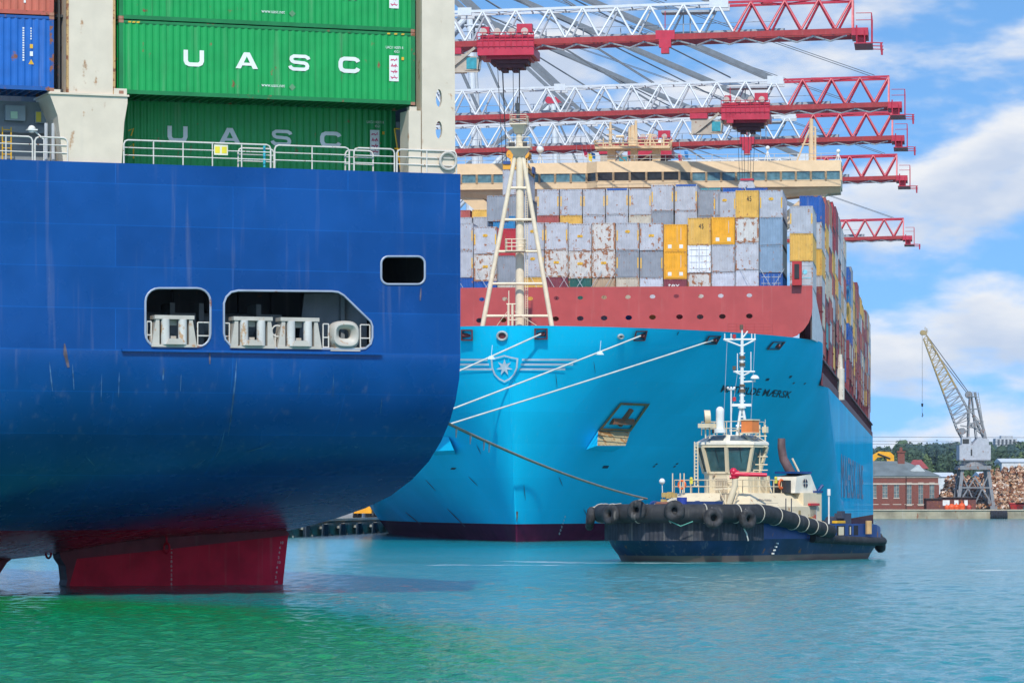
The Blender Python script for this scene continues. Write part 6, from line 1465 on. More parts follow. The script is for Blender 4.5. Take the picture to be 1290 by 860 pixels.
for px, py, rpx, mi, Y, lab in TREES:
    x = fx(px, Y); g = ground_h(x, Y); zt = fz(py, Y); rx = rpx*Y/F*1.15; H_ = zt-g
    t = thing('tree', lab, 'tree', (x, Y, g), 0, 'trees behind the far quay'); V, Fc, MI = [], [], []
    crown(V, Fc, MI, (0, 0, H_*.60), rx, H_*.46, 1100, rg, mi, .5)
    c = bpy.data.objects.new('crown', leafmesh('crown', V, Fc, MI)); COL.objects.link(c); c.parent = t
    m = MB(); m.tube((0,0,-.5),(0,0,H_*.5),.45,.22,n=8)
    for k in range(5): a = k*1.3; m.tube((0,0,H_*(.28+.04*k)),(rx*.5*math.cos(a),rx*.5*math.sin(a),H_*(.55+.05*k)),.18,.06,n=5)
    obj('trunk', m, BARK, t)
# faint power line beyond the quay
pw = MB()
for z0 in (550, 555.5, 559): pw.tube((fx(1060,1250),1250,fz(z0,1250)), (fx(1340,1250),1250,fz(z0+1,1250)), .07, n=4)
pw.tube((fx(1350,1250),1250,2.4),(fx(1350,1250),1250,fz(545,1250)),.4,.2,n=6); pw.tube((fx(1050,1250),1250,2.4),(fx(1050,1250),1250,fz(545,1250)),.4,.2,n=6)
tag(obj('power_line', pw, mat('wire_grey', (.12,.13,.14), .6)), 'thin power line crossing the sky above the wooded hill', 'power line')
# ================================================================== TUG
TE = Vector((12.2, 245.0)); TRZ = R(235.0); tcx, tsx = math.cos(TRZ), math.sin(TRZ)
def tworld(x, y, z): return Vector((TE.x+x*tcx-y*tsx, TE.y+x*tsx+y*tcx, z))
def tlw(p): dx, dy = p[0]-TE.x, p[1]-TE.y; return Vector((dx*tcx+dy*tsx, -dx*tsx+dy*tcx, p[2]))
def tpix(x, y, z): w = tworld(x, y, z); return 645+w.x*F/w.y, HOR-(w.z-HC)*F/w.y
def tl(px, py, Y): return tlw(((px-645)/F*Y, Y, HC+(HOR-py)/F*Y))
def tplane(px, py, y):
    """point where a line of sight meets the tug's lengthwise plane at y: local coordinates"""
    a = (px-645)/F; Y = (y-TE.x*tsx*1.0+TE.y*tcx*1.0)/(tcx-a*tsx) if False else None
    # -(X-TEx)*s + (Y-TEy)*c = y with X = a*Y
    Y = (y-TE.x*tsx+TE.y*tcx)/(tcx-a*tsx); return tlw((a*Y, Y, HC+(HOR-py)/F*Y))
def build_tug():
    r = thing('tugboat', 'dark blue tug with a cream deckhouse and tyres hung round its bow', 'tugboat', (TE.x, TE.y, 0), TRZ)
    NB = two_tone('tug_hull_boot', mat('tug_hull_blue', (.004,.022,.09), .42, var=.3, vscale=.6, streak=.30, rust=.16, rscale=1.2), .40, (.22,.13,.11))
    BULB = mat('tug_bulwark_blue', (.005,.050,.21), .42, var=.2, vscale=.6, streak=.22, rust=.12)
    RUB = mat('fender_rubber', (.018,.019,.022), .75, var=.3, vscale=1.2, streak=.15); RUBP = mat('fender_panel_rubber', (.028,.032,.045), .7, var=.25, streak=.35)
    TYRE = mat('tyre_rubber', (.020,.020,.022), .75, var=.5, vscale=2.5, streak=.35)
    CR_ = mat('tug_cream', (.72,.60,.40), .45, var=.05, streak=.28, rust=.16, rscale=1.5, rustcol=(.40,.20,.08)); DK = mat('tug_deck_grey', (.16,.17,.18), .7, rust=.3)
    AL, BH, TA = 6.7, 5.0, -17.0
    def outline(k=1.0):
        pts = []
        for i in range(15):
            t = (math.pi/2)*i/14; pts.append((AL*math.cos(t)**.85, BH*math.sin(t)**.80))
        pts += [(-x, BH) for x in (3, 6, 8, 10, 12, 13.4)]
        for i in range(1, 9): t = (math.pi/2)*i/8; pts.append((-14.0-3.0*math.sin(t)**.7, BH-2.4*(1-math.cos(t)**.7)))
        pts.append((TA, 0))
        full = pts+[(x, -y) for x, y in reversed(pts[1:-1])]
        return full
    OL = outline()
    def sheer(x): return 3.25 if x > 0 else (2.4-max(0, -14.6-x)*.22 if x < -14.6 else 2.4 if x < -6 else 2.4+.85*((x+6)/6)**1.2)
    rings = []
    for z, sx, sy, ox in ((-1.5,.80,.80,.0),(-.3,.885,.89,-.1),(.4,.925,.93,-.1),(.95,.965,.975,0),(1.45,1,1,0)): rings.append([((x+5)*sx-5+ox, y*sy, z) for x, y in OL])
    for f in (.5, 1.0): rings.append([(x, y, 1.45+(sheer(x)-1.45)*f) for x, y in OL])
    rings.append([((x+5)*.985-5, y*.975, sheer(x)) for x, y in OL]); rings.append([((x+5)*.985-5, y*.975, 1.9+.5*(x > -4)) for x, y in OL])
    h = MB(); h.loft(rings[:5]); ho = obj('hull', h, NB, r, smooth=35)
    b = MB(); b.loft(rings[4:]); obj('bulwark', b, BULB, r, smooth=35)
    d = MB(); d.add([((x+5)*.985-5, y*.975, 2.0+.35*(x > -4)) for x, y in OL], [tuple(range(len(OL)))]); obj('deck', d, DK, r)
    n = len(OL); port = OL[:22]                       # stem round to the port quarter
    def off(i, dist, src=OL):
        p = Vector(src[i]); t = (Vector(src[(i+1) % n])-Vector(src[i-1])).normalized(); nn = Vector((t.y, -t.x)); 
        if nn.dot(p-Vector((-5, 0))) < 0: nn = -nn
        return p+nn*dist, nn
    def at_arc(lst, dist, step):
        pass
    # rubber panel round the bow
    pm = MB(); idx = [i for i in range(n) if OL[i][0] > -2.5]; idx = [i for i in range(n//2, n) if OL[i][0] > -2.5]+[i for i in range(0, n//2) if OL[i][0] > -2.5]
    P = [(OL[i], off(i, .16)[0]) for i in idx]; dense = []
    for (a, b_), (c, e) in zip(P, P[1:]):
        k = max(1, int((Vector(e)-Vector(b_)).length/.14))
        for j in range(k): dense.append((Vector(b_).lerp(Vector(e), j/k), Vector(a).lerp(Vector(c), j/k)))
    lo = []; 
    for j, (o_, i_) in enumerate(dense):
        w = .0 if j % 2 else .045; dirv = (o_-i_).normalized(); lo.append([(i_.x, i_.y, 1.38), (o_.x+dirv.x*w, o_.y+dirv.y*w, 1.38), (o_.x+dirv.x*w, o_.y+dirv.y*w, 2.75), (i_.x, i_.y, 2.75)])
    pm.loft(lo, cap0=True, cap1=True); obj('bow_fender_panel', pm, RUBP, r)
    # cylindrical fender with its lashings
    cyl = []; rad = []
    order = [i for i in range(n//2+1, n)]+list(range(0, n//2))
    for i in order:
        x, y = OL[i]
        if x < -9.8: continue
        p, nn = off(i, .42); zz = 3.12 if x > .5 or y < 0 else max(1.72, 3.12-(.5-x)*.145); cyl.append(Vector((p.x, p.y, zz))); rad.append(.60 if x > -1 else max(.40, .60-(-1-x)*.022))
    # finer path
    cp, cr = [], []
    for a, b_, ra, rb in zip(cyl, cyl[1:], rad, rad[1:]):
        k = max(1, int((b_-a).length/.25))
        for j in range(k): cp.append(a.lerp(b_, j/k)); cr.append(ra+(rb-ra)*j/k)
    cp.append(cyl[-1]); cr.append(rad[-1])
    m = MB(); m.path(cp, .6, 16, rads=cr); obj('bow_fender', m, RUB, r, smooth=45)
    s = 0; nxt = .6
    for i in range(1, len(cp)-1):
        s += (cp[i]-cp[i-1]).length; step = 2.1 if cp[i].x > -1.5 else 1.02
        if s >= nxt:
            nxt = s+step; k = MB(); ax = cp[i+1]-cp[i-1]; k.torus(cp[i], ax, cr[i]+.01, .038, 20, 5); obj('fender_lashing', k, ROPE, r)
    # tyres hung over it
    def tyre(px, py, rt=.65, aim=None, sub=True):
        best = min(range(2, len(cp)-2), key=lambda i: abs(tpix(*(cp[i]))[0]-px)+ (500 if tlw_depth(i) else 0))
        c = cp[best]; ax = (cp[best+1]-cp[best-1]).normalized(); nn = Vector((ax.y, -ax.x, 0)); 
        if nn.dot(c-Vector((-5,0,0))) < 0: nn = -nn
        q = c+nn*(cr[best]+.12); w = tworld(*q); z = HC+(HOR-py)/F*w.y; q.z = z
        t = MB(); t.torus(q, nn+Vector((0,0,.12)), rt*.66, rt*.39, 24, 10, 1.05); o = obj('tyre', t, TYRE, r, smooth=60)
        rp = MB(); rp.path([q+Vector((0,0,rt*.6)), q-nn*.15+Vector((0,0,rt*1.0)), q-nn*.9+Vector((0,0,rt*1.1))], .035, 5); obj('tyre_rope', rp, ROPE, o)
        return q, nn
    def tlw_depth(i):
        t_ = cp[i+1]-cp[i-1]; nn = Vector((t_.y, -t_.x, 0))
        if nn.dot(cp[i]-Vector((-5,0,0))) < 0: nn = -nn
        return nn.x*tsx+nn.y*tcx > .15*nn.length
    near = lambda i: True
    for px, py in ((752,655),(758,651),(778,648),(809,642.5),(850.5,643),(893,652.5),(934,654)): tyre(px, py)
    cy = MB(); p, nn = None, None
    # stern rubbing strake and tyre
    st = []; 
    for i in range(n):
        if OL[i][0] < -4.5 and i <= n//2: st.append(i)
    st2 = [i for i in range(n//2+1, n) if OL[i][0] < -4.5]
    pth = [Vector((*off(i, .15)[0], 1.62-.0*i)) for i in st+st2]
    for p_ in pth: p_.z = 1.18 if p_.x < -14 else 1.18+(p_.x+14)*.035
    m = MB(); m.path(pth, .30, 10); obj('rubbing_strake', m, RUB, r, smooth=45)
    q = Vector((-17.1, 3.4, 1.15)); t = MB(); t.torus(q+Vector((-.35,.35,-.05)), (-.6,.75,.3), .50, .26, 22, 8, 1.3); obj('tyre', t, TYRE, r, smooth=60)
    m = MB(); m.path([(-16.4,3.2,2.2),(-17.0,3.5,1.9),(-17.2,3.6,1.5)], .06, 5); m.path([(-16.2,3.6,2.2),(-16.9,3.8,1.9),(-17.3,3.8,1.6)], .06, 5); obj('tyre_rope', m, mat('rope_lime', (.35,.42,.12), .8), r)
    # freeing ports in the aft bulwark
    for xa, xb in ((-9.3,-8.8),(-10.6,-9.5),(-11.5,-11.1),(-12.4,-11.8)):
        g = MB(); g.box(xa, xb, BH-.2, BH+.006, 1.62, 2.28); obj('freeing_port', g, mat('port_shadow', (.012,.014,.02), .8), r)
    g = MB(); g.box(-10.45, -9.75, BH-.1, BH+.012, 1.64, 2.2); g.box(-11.4, -11.25, BH-.1, BH+.012, 1.66, 2.2); obj('port_fitting', g, CR_, r)
    mk = MB()
    for k in range(4): x = -1.5-.1*k; mk.box(x-.06, x+.06, BH*(.955+.01*k), BH*(.955+.01*k)+.14, .45+k*.22, .55+k*.22)
    obj('draught_marks', mk, WHITE, r)
    m = MB(); m.box(-4.2+3.0, -1.2+2.4, BH-.42, BH-.02, .25, 1.05); 
    # hanging white and green ropes
    for px, py, cn, cc in ((817,662,'pale',(.55,.53,.47)),(845,660,'green',(.10,.32,.25)),(925,668,'pale',(.55,.53,.47))):
        i = min(range(2, len(cp)-2), key=lambda i: abs(tpix(*cp[i])[0]-px)); c = cp[i]; c2 = cp[min(len(cp)-1, i+5)]; nn = Vector((cp[i+1].y-cp[i-1].y, -(cp[i+1].x-cp[i-1].x), 0)).normalized(); 
        if nn.dot(c-Vector((-5,0,0))) < 0: nn = -nn
        e = MB(); 
        if cn == 'pale': e.path([c+nn*.66+Vector((0,0,-.3)), c+nn*.7+Vector((0,0,-.8)), c2.lerp(c,.7)+nn*.6+Vector((0,0,-1.3)), c2.lerp(c,.6)+nn*.6+Vector((0,0,-1.75))], .05, 5)
        else: e.path([c+nn*.66+Vector((0,0,-.45)), c.lerp(c2,.5)+nn*.72+Vector((0,0,-.8)), c2+nn*.66+Vector((0,0,-.5))], .035, 5)
        obj('hanging_rope', e, mat('hang_rope_'+cn, cc, .9), r)
    # deckhouse
    dh = MB()
    def ring(x0, x1, y, z, c=.5): return [(x0, -y+c, z), (x0+c, -y, z), (x1-c*2, -y, z), (x1, -y+c*2.6, z), (x1, y-c*2.6, z), (x1-c*2, y, z), (x0+c, y, z), (x0, y-c, z)]
    dh.loft([ring(-9.7, 1.0, 3.6, 1.9), ring(-9.7, .4, 3.6, 3.55), ring(-9.4, -1.1, 2.75, 4.45)], cap1=True)
    dh.box(-10.0, -7.6, 1.4, 3.55, 1.9, 4.47); dh.box(-10.0, -7.6, -3.55, -1.4, 1.9, 4.47)
    dho = obj('deckhouse', dh, CR_, r)
    w = MB()
    for x in (-2.6, -4.0, -5.3, -7.0): w.box(x-.13, x+.13, 3.55, 3.615, 2.35, 3.3)
    obj('deckhouse_slot', w, mat('slot_ochre', (.34,.25,.10), .6), dho)
    w = MB(); w.box(-9.3, -8.4, 3.54, 3.60, 2.0, 3.55); w.cm = 1; w.box(-9.4, -8.2, 3.5, 3.75, 3.62, 3.78); w.cm = 2; w.box(-9.15, -8.9, 3.59, 3.63, 2.3, 3.0); w.box(-8.85, -8.65, 3.59, 3.63, 2.3, 2.9); obj('door', w, [mat('tug_door', (.58,.56,.50), .5), REDP, mat('fire_red', (.45,.10,.06), .5)], dho)
    w = MB(); ns = Vector((0, .9, .85)).normalized()
    fnm = lambda a, b_: (-2.05-a, 3.30-b_*.66+.02, 3.90+b_*.7+.02)
    v, f = text2d('SVITZER FERRIBY', .26); w.add([fnm(a, b_) for a, b_ in v], f); w.box(-4.6, -2.6, 3.36, 3.38, 3.78, 3.80); obj('boat_name', w, NAVY, dho)
    # upper deck rails
    g = MB(); z = 4.46
    g.rail([(-9.3, 2.6, z), (-1.3, 2.65, z), (-1.15, 1.2, z), (-1.15, -1.2, z), (-1.3, -2.65, z), (-9.3, -2.6, z)], .85, .030, (.5,), 1.0)
    for k in range(16): y = .4+k*.13; g.tube((-1.2, y, z), (-1.2, y, z+.82), .016, n=4)
    for y in (-2.6, -2.0, -1.7): g.tube((-1.0, y, z), (-1.0, y, z+1.3), .04, n=5)
    obj('upper_rail', g, CR_, r)
    lb = MB(); lb.torus((-6.2, 2.66, 5.05), (0,1,0), .28, .08, 18, 8); obj('lifebuoy', lb, ORANGE, r, smooth=60)
    lb = MB(); lb.torus((-1.05, -1.9, 5.0), (1,0,0), .26, .07, 18, 8); obj('lifebuoy', lb, ORANGE, r, smooth=60)
    for p in ((-5.6, 2.6, 5.35), (-1.1, -1.2, 5.3)): lb = MB(); lb.tube((p[0],p[1],p[2]-.25),p,.11,.13,n=8); lb.sphere((p[0],p[1],p[2]+.1),.11,8,5); obj('buoy_light', lb, mat('light_lime', (.68,.62,.08), .5), r)
    # wheelhouse: eight sides leaning outward to the roof
    WX, WY = -4.26, 0.0; base = MB()
    def oct_(rx, ry, z, rot=22.5): return [(WX+rx*math.cos(R(rot+45*i)), WY+ry*math.sin(R(rot+45*i)), z) for i in range(8)]
    base.loft([oct_(1.85,1.85,4.44), oct_(1.85,1.85,5.55), oct_(1.89,1.89,5.80)], cap1=True); base.box(WX-2.4, WX-1.2, -1.5, 1.5, 4.45, 5.6)
    wo = obj('wheelhouse', base, CR_, r)
    lo_, hi_ = oct_(1.86,1.86,5.80), oct_(2.36,2.36,7.55)
    for i in range(8):
        a0, b0, a1, b1 = Vector(lo_[i]), Vector(lo_[(i+1)%8]), Vector(hi_[i]), Vector(hi_[(i+1)%8])
        fr = MB(); fr.bar(a0, a1, .20, .20); fr.bar(a0, b0, .14, .14); fr.bar(a1, b1, .16, .16); f_ = obj('window', fr, CR_, wo)
        cen = (a0+b0+a1+b1)/4; inn = (Vector((WX, WY, cen.z))-cen).normalized()*.05
        g = MB(); g.add([p+inn for p in (a0, b0, b1, a1)], [(0,1,2,3)]); obj('pane', g, glassy('wheelhouse_glass', (.035,.085,.095), .04), f_)
        wp = MB(); wp.tube(a1.lerp(b1,.5)-inn*.8, a0.lerp(b0,.62).lerp(a1.lerp(b1,.62),.4)-inn*.8, .018, n=4); obj('wiper', wp, BLACK, f_)
    rf = MB(); rf.loft([oct_(2.36,2.36,7.55), oct_(2.50,2.50,7.65), oct_(2.47,2.47,7.80), oct_(1.55,1.55,8.30)], cap0=True, cap1=True); ro = obj('roof', rf, mat('tug_roof_pale', (.72,.66,.54), .45, streak=.1), wo)
    A, B_ = oct_(2.47,2.47,7.80), oct_(1.55,1.55,8.30)
    for i in range(8):
        a0, b0, a1, b1 = (Vector(A[i]), Vector(A[(i+1)%8]), Vector(B_[i]), Vector(B_[(i+1)%8])); up = Vector((0,0,.02))
        qd = lambda u, v: (a0.lerp(b0, u)).lerp(a1.lerp(b1, u), v)+up
        g = MB(); g.add([qd(.14,.2), qd(.86,.2), qd(.86,.85), qd(.14,.85)], [(0,1,2,3)]); obj('skylight', g, glassy('skylight_glass', (.10,.12,.13), .1), ro)
    # roof gear
    tp = MB(); tp.rail([(WX-1.5,-1.5,8.28),(WX+1.4,-1.5,8.28),(WX+1.5,1.5,8.28),(WX-1.5,1.6,8.28)], .9, .025, (.5,), .9); obj('roof_rail', tp, CR_, ro)
    Ym = 246.6
    def T(px, py, Y=Ym): return tl(px, py, Y)
    sl = MB(); c = T(890.5,525); ax = T(886,526)-T(895,524); sl.tube(T(895,524.5), T(887.5,525), .42, .46, n=16); so = obj('searchlight', sl, CR_, r, smooth=40); g = MB(); g.tube(T(887.6,525), T(886.9,525), .34, n=16); obj('lamp_glass', g, glassy('lamp_glass_dark', (.02,.02,.02), .1), so)
    g = MB(); g.cbox(T(891,536), (.9,.9,.28)); g.tube(T(891,534), T(891,528), .1); g.tube(T(888.5,537), T(889,552), .05); g.tube(T(894,537), T(894,552), .05); obj('searchlight_stand', g, CR_, so)
    vt = MB(); vt.tube(T(907,541), T(907,517), .27, n=14); vt.sphere(T(907,517), .27, 12, 5, 1, 0.0); vt.tube(T(902,518), T(912,518), .07, n=6); vt.tube(T(907,545), T(907,540), .42, n=12); obj('white_cowl', vt, WHITE, r, smooth=40)
    hn = MB(); hn.tube(T(897,543), T(901,543), .16, .08, n=10); obj('horn', hn, BLACK, r)
    lr = MB(); c = T(945,537); lr.cbox(c, (.85,.85,.8)); lr.cm = 1; lr.cbox(c+Vector((0,0,.43)), (.95,.95,.08)); lr.cbox(c-Vector((0,0,.43)), (.95,.95,.08)); obj('liferaft_box', lr, [mat('liferaft_orange', (.78,.22,.05), .5), CR_], r)
    # mast
    Yt = 248.5; Tm = lambda px, py: tl(px, py, Yt)
    ma = MB(); 
    for dx in (-6.5, 6.5): ma.tube(Tm(935+dx, 549), Tm(934.6+dx*.18, 513), .11, .09, n=8)
    ma.tube(Tm(934.5,549)+Vector((-.9,0,0)), Tm(934.6,513), .11, .09, n=8); ma.tube(Tm(927,536), Tm(942,536), .06, n=6); ma.tube(Tm(930,525), Tm(939,525), .06, n=6)
    ma.path([Tm(934.7,515), Tm(934.8,470), Tm(934.9,430), Tm(934.8,413)], .1, 8, rads=[.14,.12,.1,.05]); ma.tube(Tm(934.6,514), Tm(934.6,511), .28, n=10)
    mo = obj('mast', ma, WHITE, r, smooth=40)
    cb = MB(); cb.tube(Tm(911.5,427.5), Tm(952,427.5), .07, n=6); cb.tube(Tm(913,428), Tm(934,436), .06, n=6); cb.tube(Tm(951,428), Tm(935,436), .06, n=6)
    for px in (913, 921, 951, 947): cb.tube(Tm(px,428), Tm(px,420), .035, n=5)
    cb.tube(Tm(936,425), Tm(942,417), .05, n=5); obj('crossbar', cb, WHITE, mo); cb = MB(); cb.tube(Tm(924,468), Tm(951,468), .06, n=6); cb.tube(Tm(927,469), Tm(934,472), .05, n=5); cb.tube(Tm(944,469), Tm(936,473), .05, n=5)
    cb.tube(Tm(946,468), Tm(946,443), .03, n=5); cb.tube(Tm(929,468), Tm(929,445), .03, n=5); obj('crossbar', cb, WHITE, mo); cb = MB(); cb.tube(Tm(935,481), Tm(951,480), .06, n=6); cb.tube(Tm(951,481), Tm(951,477), .05, n=5)
    obj('crossbar', cb, WHITE, mo); cb = MB()
    for py in (445, 450, 455, 462, 476, 486, 492, 498, 505): cb.tube(Tm(931.5,py), Tm(938.5,py), .04, n=5)
    obj('mast_rungs', cb, WHITE, mo)
    g = MB(); g.tube(Tm(935,452), Tm(935,448), .2, n=8); g.tube(Tm(935,461), Tm(935,457), .2, n=8); g.tube(Tm(935,494), Tm(935,490), .22, n=8); g.tube(Tm(935,487), Tm(935,484), .2, n=8); g.tube(Tm(925,466), Tm(925,461), .12, n=8); g.tube(Tm(934,415), Tm(934,409), .12, n=8); obj('mast_lights', g, mat('lantern_brown', (.12,.08,.05), .5), mo)
    g = MB(); g.tube(Tm(925,426), Tm(925,421), .12, n=8); g.tube(Tm(925,505), Tm(925,500), .12, n=8); obj('red_lantern', g, REDP, mo)
    g = MB(); g.sphere(Tm(951,476.5), .29, 14, 6, .8, 0.0); g.tube(Tm(951,477), Tm(951,476.5), .29, n=14); obj('satellite_dome', g, WHITE, mo, smooth=40)
    g = MB(); p, q_ = Tm(922,510), Tm(946.5,510); g.bar(p, q_, .16, .18); obj('radar_scanner', g, WHITE, mo)
    g = MB(); g.tube(Tm(921,548), Tm(921,491), .05, n=6); g.cbox(Tm(921,490), (.12,.5,.1)); 
    for px in (917, 921, 925): g.sphere(Tm(px,488.5), .09, 8, 5)
    obj('lamp_pole', g, WHITE, r)
    g = MB()
    for a_, b_ in (((916,429),(911,545)),((951,428),(945,548)),((929,470),(918,548))): g.tube(Tm(*a_), Tm(*b_), .014, n=4)
    obj('mast_stay', g, LGREY, mo)
    g = MB()
    for k in range(14):
        c = Tm(random.uniform(912,955), random.uniform(541,551)); g.tube(c, c+Vector((random.uniform(-.5,.5), random.uniform(-.7,.7), random.uniform(-.1,.5))), random.uniform(.025,.06), n=6)
    for px in (957, 964): g.tube(Tm(px,556), Tm(px,535), .05, n=6)
    g.tube(Tm(944,549), Tm(966,549), .04, n=6); g.cbox(Tm(964,541), (.3,.3,.4)); g.tube(Tm(964,534), Tm(964,528), .02, n=4); obj('roof_fittings', g, CR_, r)
    g = MB(); lw_ = [(879,618,560)]; 
    a_, b_ = T(877,597), T(877,560)
    for dx in (875, 879): g.tube(T(dx,613), T(dx,556), .045, n=5)
    for k in range(13): y = 612-k*4.2; g.tube(T(875,y), T(879,y), .03, n=5)
    obj('ladder', g, CR_, wo); g = MB()
    for dx in (949, 957): g.tube(T(dx,622,247.5), T(dx,556,247.5), .05, n=5)
    for y in (562, 575, 585, 592): g.tube(T(946,y,247.5), T(967,y,247.5), .04, n=5)
    g.tube(T(966,600,247.5), T(972,620,247.5), .05); obj('ladder', g, CR_, wo)
    # fire monitor on its bent stand
    Yf = 243.6; Q = lambda px, py: tl(px, py, Yf)
    g = MB(); g.tube(Q(930,597), Q(966,598), .15, .13, n=12); g.tube(Q(921,597), Q(931,597), .24, n=12); g.tube(Q(924,591.5), Q(924,602), .2, n=10); g.sphere(Q(924,594), .27, 10, 6); g.tube(Q(919,601), Q(930,600), .12, n=8); g.tube(Q(940,596.5), Q(940,599), .2, n=8); obj('fire_monitor', g, mat('monitor_red', (.62,.01,.05), .35), r, smooth=40)
    g = MB(); g.path([Q(926,603), Q(926,610), Q(924,618), Q(919,632), Q(917,645)], .2, 10); g.path([Q(931,618), Q(928,624), Q(922,642)], .07, 6); g.tube(Q(914,622), Q(914,642), .06); g.tube(Q(905,616), Q(914,634), .04); g.bar(Q(900,616), Q(928,614), .12, .1); obj('monitor_stand', g, CR_, r, smooth=50)
    g = MB(); g.add([Q(904,621)+Vector((-.3,0,0)), Q(920,621)+Vector((-.3,0,0)), Q(916,631)+Vector((-.3,0,0)), Q(904,630)+Vector((-.3,0,0))], [(0,1,2,3)]); obj('stand_gusset', g, mat('gusset_tan', (.40,.33,.24), .6), r)
    # front casing bits
    g = MB(); g.cbox((WX+1.80, .8, 5.15), (.1, 1.2, .05)); g.cbox((WX+1.81, .3, 4.95), (.06,.9,.9)); g.tube((WX+1.7,-.3,5.62),(WX+1.85,-.3,5.62),.09,n=8); obj('wheelhouse_front_fitting', g, mat('fitting_dull', (.42,.34,.24), .6, rust=.3), wo)
    # funnels: housing, exhaust pipe, emblem
    fu = MB()
    for s_ in (1, -1):
        fu.loft([[(-9.9, s_*1.5, 4.46), (-6.9, s_*1.5, 4.46), (-6.9, s_*3.3, 4.46), (-9.9, s_*3.3, 4.46)], [(-9.1, s_*1.6, 5.75), (-7.3, s_*1.6, 5.55), (-7.3, s_*3.2, 5.55), (-9.1, s_*3.2, 5.75)]], cap1=True)
    fo = obj('funnel_housing', fu, mat('funnel_white', (.74,.68,.56), .45, streak=.1), r)
    ex = MB(); Ye = 251.0; E_ = lambda px, py: tl(px, py, Ye)
    ex.path([E_(1001,604), E_(987,578), E_(986,573), E_(984.5,563), E_(984.5,552)], .27, 12, rads=[.32,.29,.28,.27,.25]); obj('exhaust_pipe', ex, mat('exhaust_brown', (.13,.075,.075), .6, var=.25, streak=.3), r, smooth=45)
    ex = MB(); ex.tube(E_(1003,605), E_(998,598), .40, n=12); ex.box(-9.2,-7.2,1.55,3.25,5.76,5.9); obj('exhaust_collar', ex, BULB, r)
    g = MB(); 
    for a_, b_ in (((989,589),(1000,606)),((998,577),(1010,601))): g.tube(E_(*a_), E_(*b_), .07, n=6)
    obj('steam_pipe', g, CR_, r)
    em = MB(); ec = Vector((-8.3, 3.27, 5.12)); k = .34; pl_ = lambda a, b_: (ec.x-a, ec.y-b_*.08+.03, ec.z+b_)
    for qx, qz in ((1,1),(1,-1),(-1,1),(-1,-1)): em.add([pl_(qx*.03, qz*.03), pl_(qx*k*.95, qz*.07), pl_(qx*k*.62, qz*k*.62), pl_(qx*.07, qz*k*.95)], [(0,1,2,3)])
    obj('funnel_emblem', em, NAVY, fo)
    g = MB(); g.box(-6.9,-6.3, 1.9, 3.0, 4.47, 5.3); obj('ventilator_box', g, mat('vent_black', (.03,.03,.035), .6), r)
    g = MB(); g.box(-10.1,-9.3, 2.0, 3.6, 4.48, 4.62); g.tube((-10.1,3.2,4.6),(-10.4,3.4,5.0),.12); obj('funnel_trim', g, BULB, r)
    # foredeck: winch, bitts, coils, covers
    g = MB(); Yb = 241.0; Bk = lambda px, py: tl(px, py, Yb)
    g.tube((2.6,-1.6,3.1),(2.6,1.6,3.1),.55,n=16); 
    for y in (-1.7, 1.6, 0): g.tube((2.6,y-.06,3.1),(2.6,y+.06,3.1),.85,n=18)
    g.box(1.8,3.4,-1.9,1.9,2.36,2.7); obj('towing_winch', g, BULB, r)
    g = MB(); g.path([(2.4,-1.2,3.62),(2.4,1.2,3.62)], .12, 8); g.tube((2.6,-1.5,3.1),(2.6,1.5,3.1),.72,n=16); obj('rope_drum', g, ROPE, r)
    for px, py in ((859,630),): g = MB(); c = Bk(px, py); g.tube(c-Vector((0,0,.5)), c+Vector((0,0,.2)), .33, n=14); obj('blue_drum', g, mat('drum_blue', (.02,.05,.30), .5), r)
    g = MB(); c = Bk(884,636); g.box(c.x-.5,c.x+.5,c.y-1.3,c.y+1.3,c.z-.4,c.z+.25); obj('deck_cover', g, mat('cover_navy', (.02,.05,.16), .7), r)
    g = MB(); 
    for px, py in ((829,634),(843,634)): c = Bk(px, py); g.tube(c-Vector((0,0,.6)), c+Vector((0,0,.05)), .2, n=10)
    c = Bk(836,634); g.tube(Bk(827,634), Bk(846,634), .12, n=8); obj('towing_bitt', g, mat('bitt_rust', (.22,.08,.05), .7, rust=.4), r)
    g = MB(); c = tl(834,606,243.5); g.sphere(c, .2, 10, 6); g.tube(c, c+Vector((-.1,0,-1.4)), .03); obj('bow_lamp', g, WHITE, r)
    g = MB()
    for k in range(6): c = tl(random.uniform(836,852), random.uniform(622,632), 243.2); g.cbox(c, (.3,.3,.3))
    obj('deck_gear', g, mat('gear_ochre', (.48,.34,.12), .6), r)
    # after deck: post, gear, yellow cover, fire box
    g = MB(); g.tube((-12.6,2.6,2.0),(-12.6,2.6,4.3),.06); g.tube((-12.6,2.6,4.3),(-12.6,2.6,4.75),.12,n=8); obj('stern_post', g, WHITE, r)
    g = MB(); g.cbox((-13.8,3.0,2.7), (.9,.8,.8)); g.cbox((-13.2,3.2,3.0),(.4,.4,.5)); g.tube((-12.9,2.4,2.6),(-14.6,2.4,2.6),.3,n=10); obj('stern_winch', g, mat('winch_dark', (.05,.06,.09), .6), r)
    g = MB(); g.tube((-13.4,5.25,1.7),(-13.4,5.25,2.6),.22,n=8); obj('tan_fender', g, mat('tan_pad', (.55,.33,.14), .7), r)
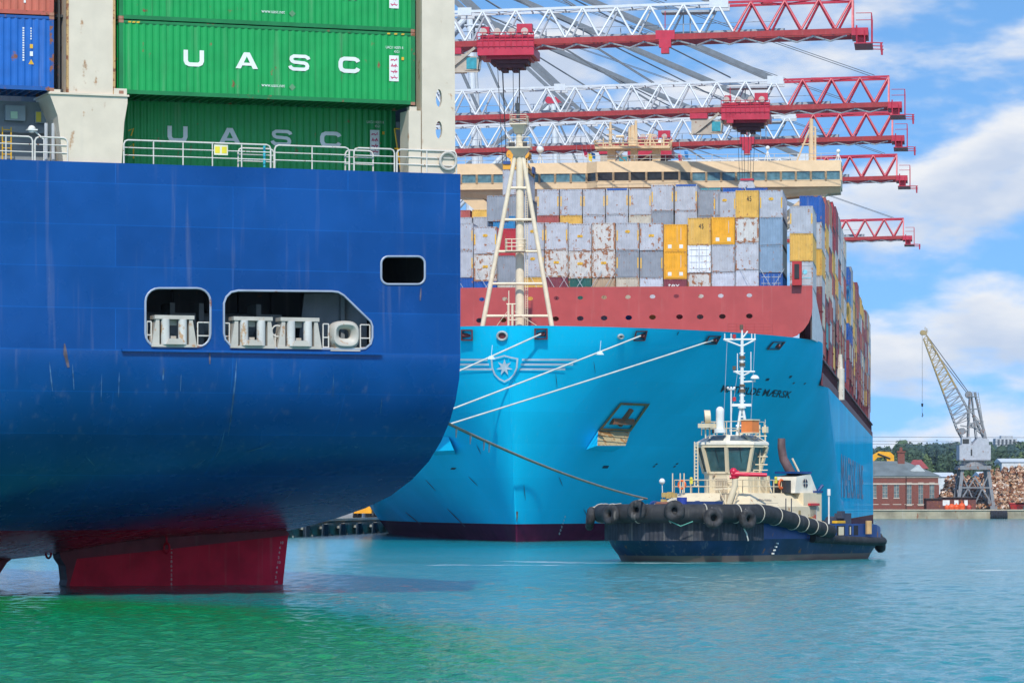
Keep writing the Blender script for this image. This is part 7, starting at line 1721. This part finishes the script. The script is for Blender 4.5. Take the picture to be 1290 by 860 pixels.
    g = MB(); g.cbox((-11.0,4.3,2.52),(1.1,.4,.16)); g.cbox((-15.6,3.0,2.3),(.8,.5,.14)); g.cbox((-6.2,4.6,2.78),(1.0,.4,.14)); obj('yellow_cover', g, YELLOW, r)
    g = MB(); g.cbox((-3.4,4.9,2.95),(.9,.3,.3)); obj('orange_bag', g, mat('bag_orange', (.62,.16,.06), .6), r)
    g = MB(); 
    for px in (1022-32, 997): p = tplane(px, 657, 4.4); g.tube((p.x,4.4,2.2),(p.x,4.4,4.1),.035)
    obj('boarding_post', g, mat('post_navy', (.02,.03,.06), .5), r)
    return r
tug = build_tug()
# tow line from the blue ship's stern to the tug's winch
P = Vector(ship_matrix(-.5, 11.5, 7.7)); Yp = P.y
P = Vector(((560-645)/F*Yp, Yp, HC+(HOR-531)/F*Yp)); Pb = Vector(((540-645)/F*(Yp-1), Yp-1, HC+(HOR-522)/F*Yp))
Q = tworld(7.2, -.6, 3.95); Q = tl(815, 628, 240.5); Q = tworld(*Q)
line('tow_line', 'taut brown tow line from the blue stern down to the tug', P, Q, .35, .065, mat('tow_rope_brown', (.30,.23,.16), .9))
tws = MB(); k0 = [P.lerp(Q, t)-Vector((0,0,.35*4*t*(1-t))) for t in (.04,.09,.14,.16)]
for c in k0: tws.tube(c-Vector((0,0,.05)), c-Vector((.02,0,.45)), .05, .02, n=5)
o = bpy.data.objects['tow_line']; obj('line_marker', tws, mat('marker_pink', (.60,.50,.45), .8), o)

# ================================================================== AIR
def build_haze():
    m = MB(); m.box(-2200, 2200, -60, 3900, -8, 112); 
    mt = bpy.data.materials.new('haze_air'); mt.use_nodes = True; N = mt.node_tree.nodes; L = mt.node_tree.links
    N.remove(N['Principled BSDF']); v = N.new('ShaderNodeVolumePrincipled'); v.inputs['Color'].default_value = (.62, .78, .95, 1); v.inputs['Density'].default_value = .00003; v.inputs['Anisotropy'].default_value = 0
    L.new(v.outputs[0], N['Material Output'].inputs['Volume'])
    tag(obj('haze', m, mt), kind='stuff')
build_haze()
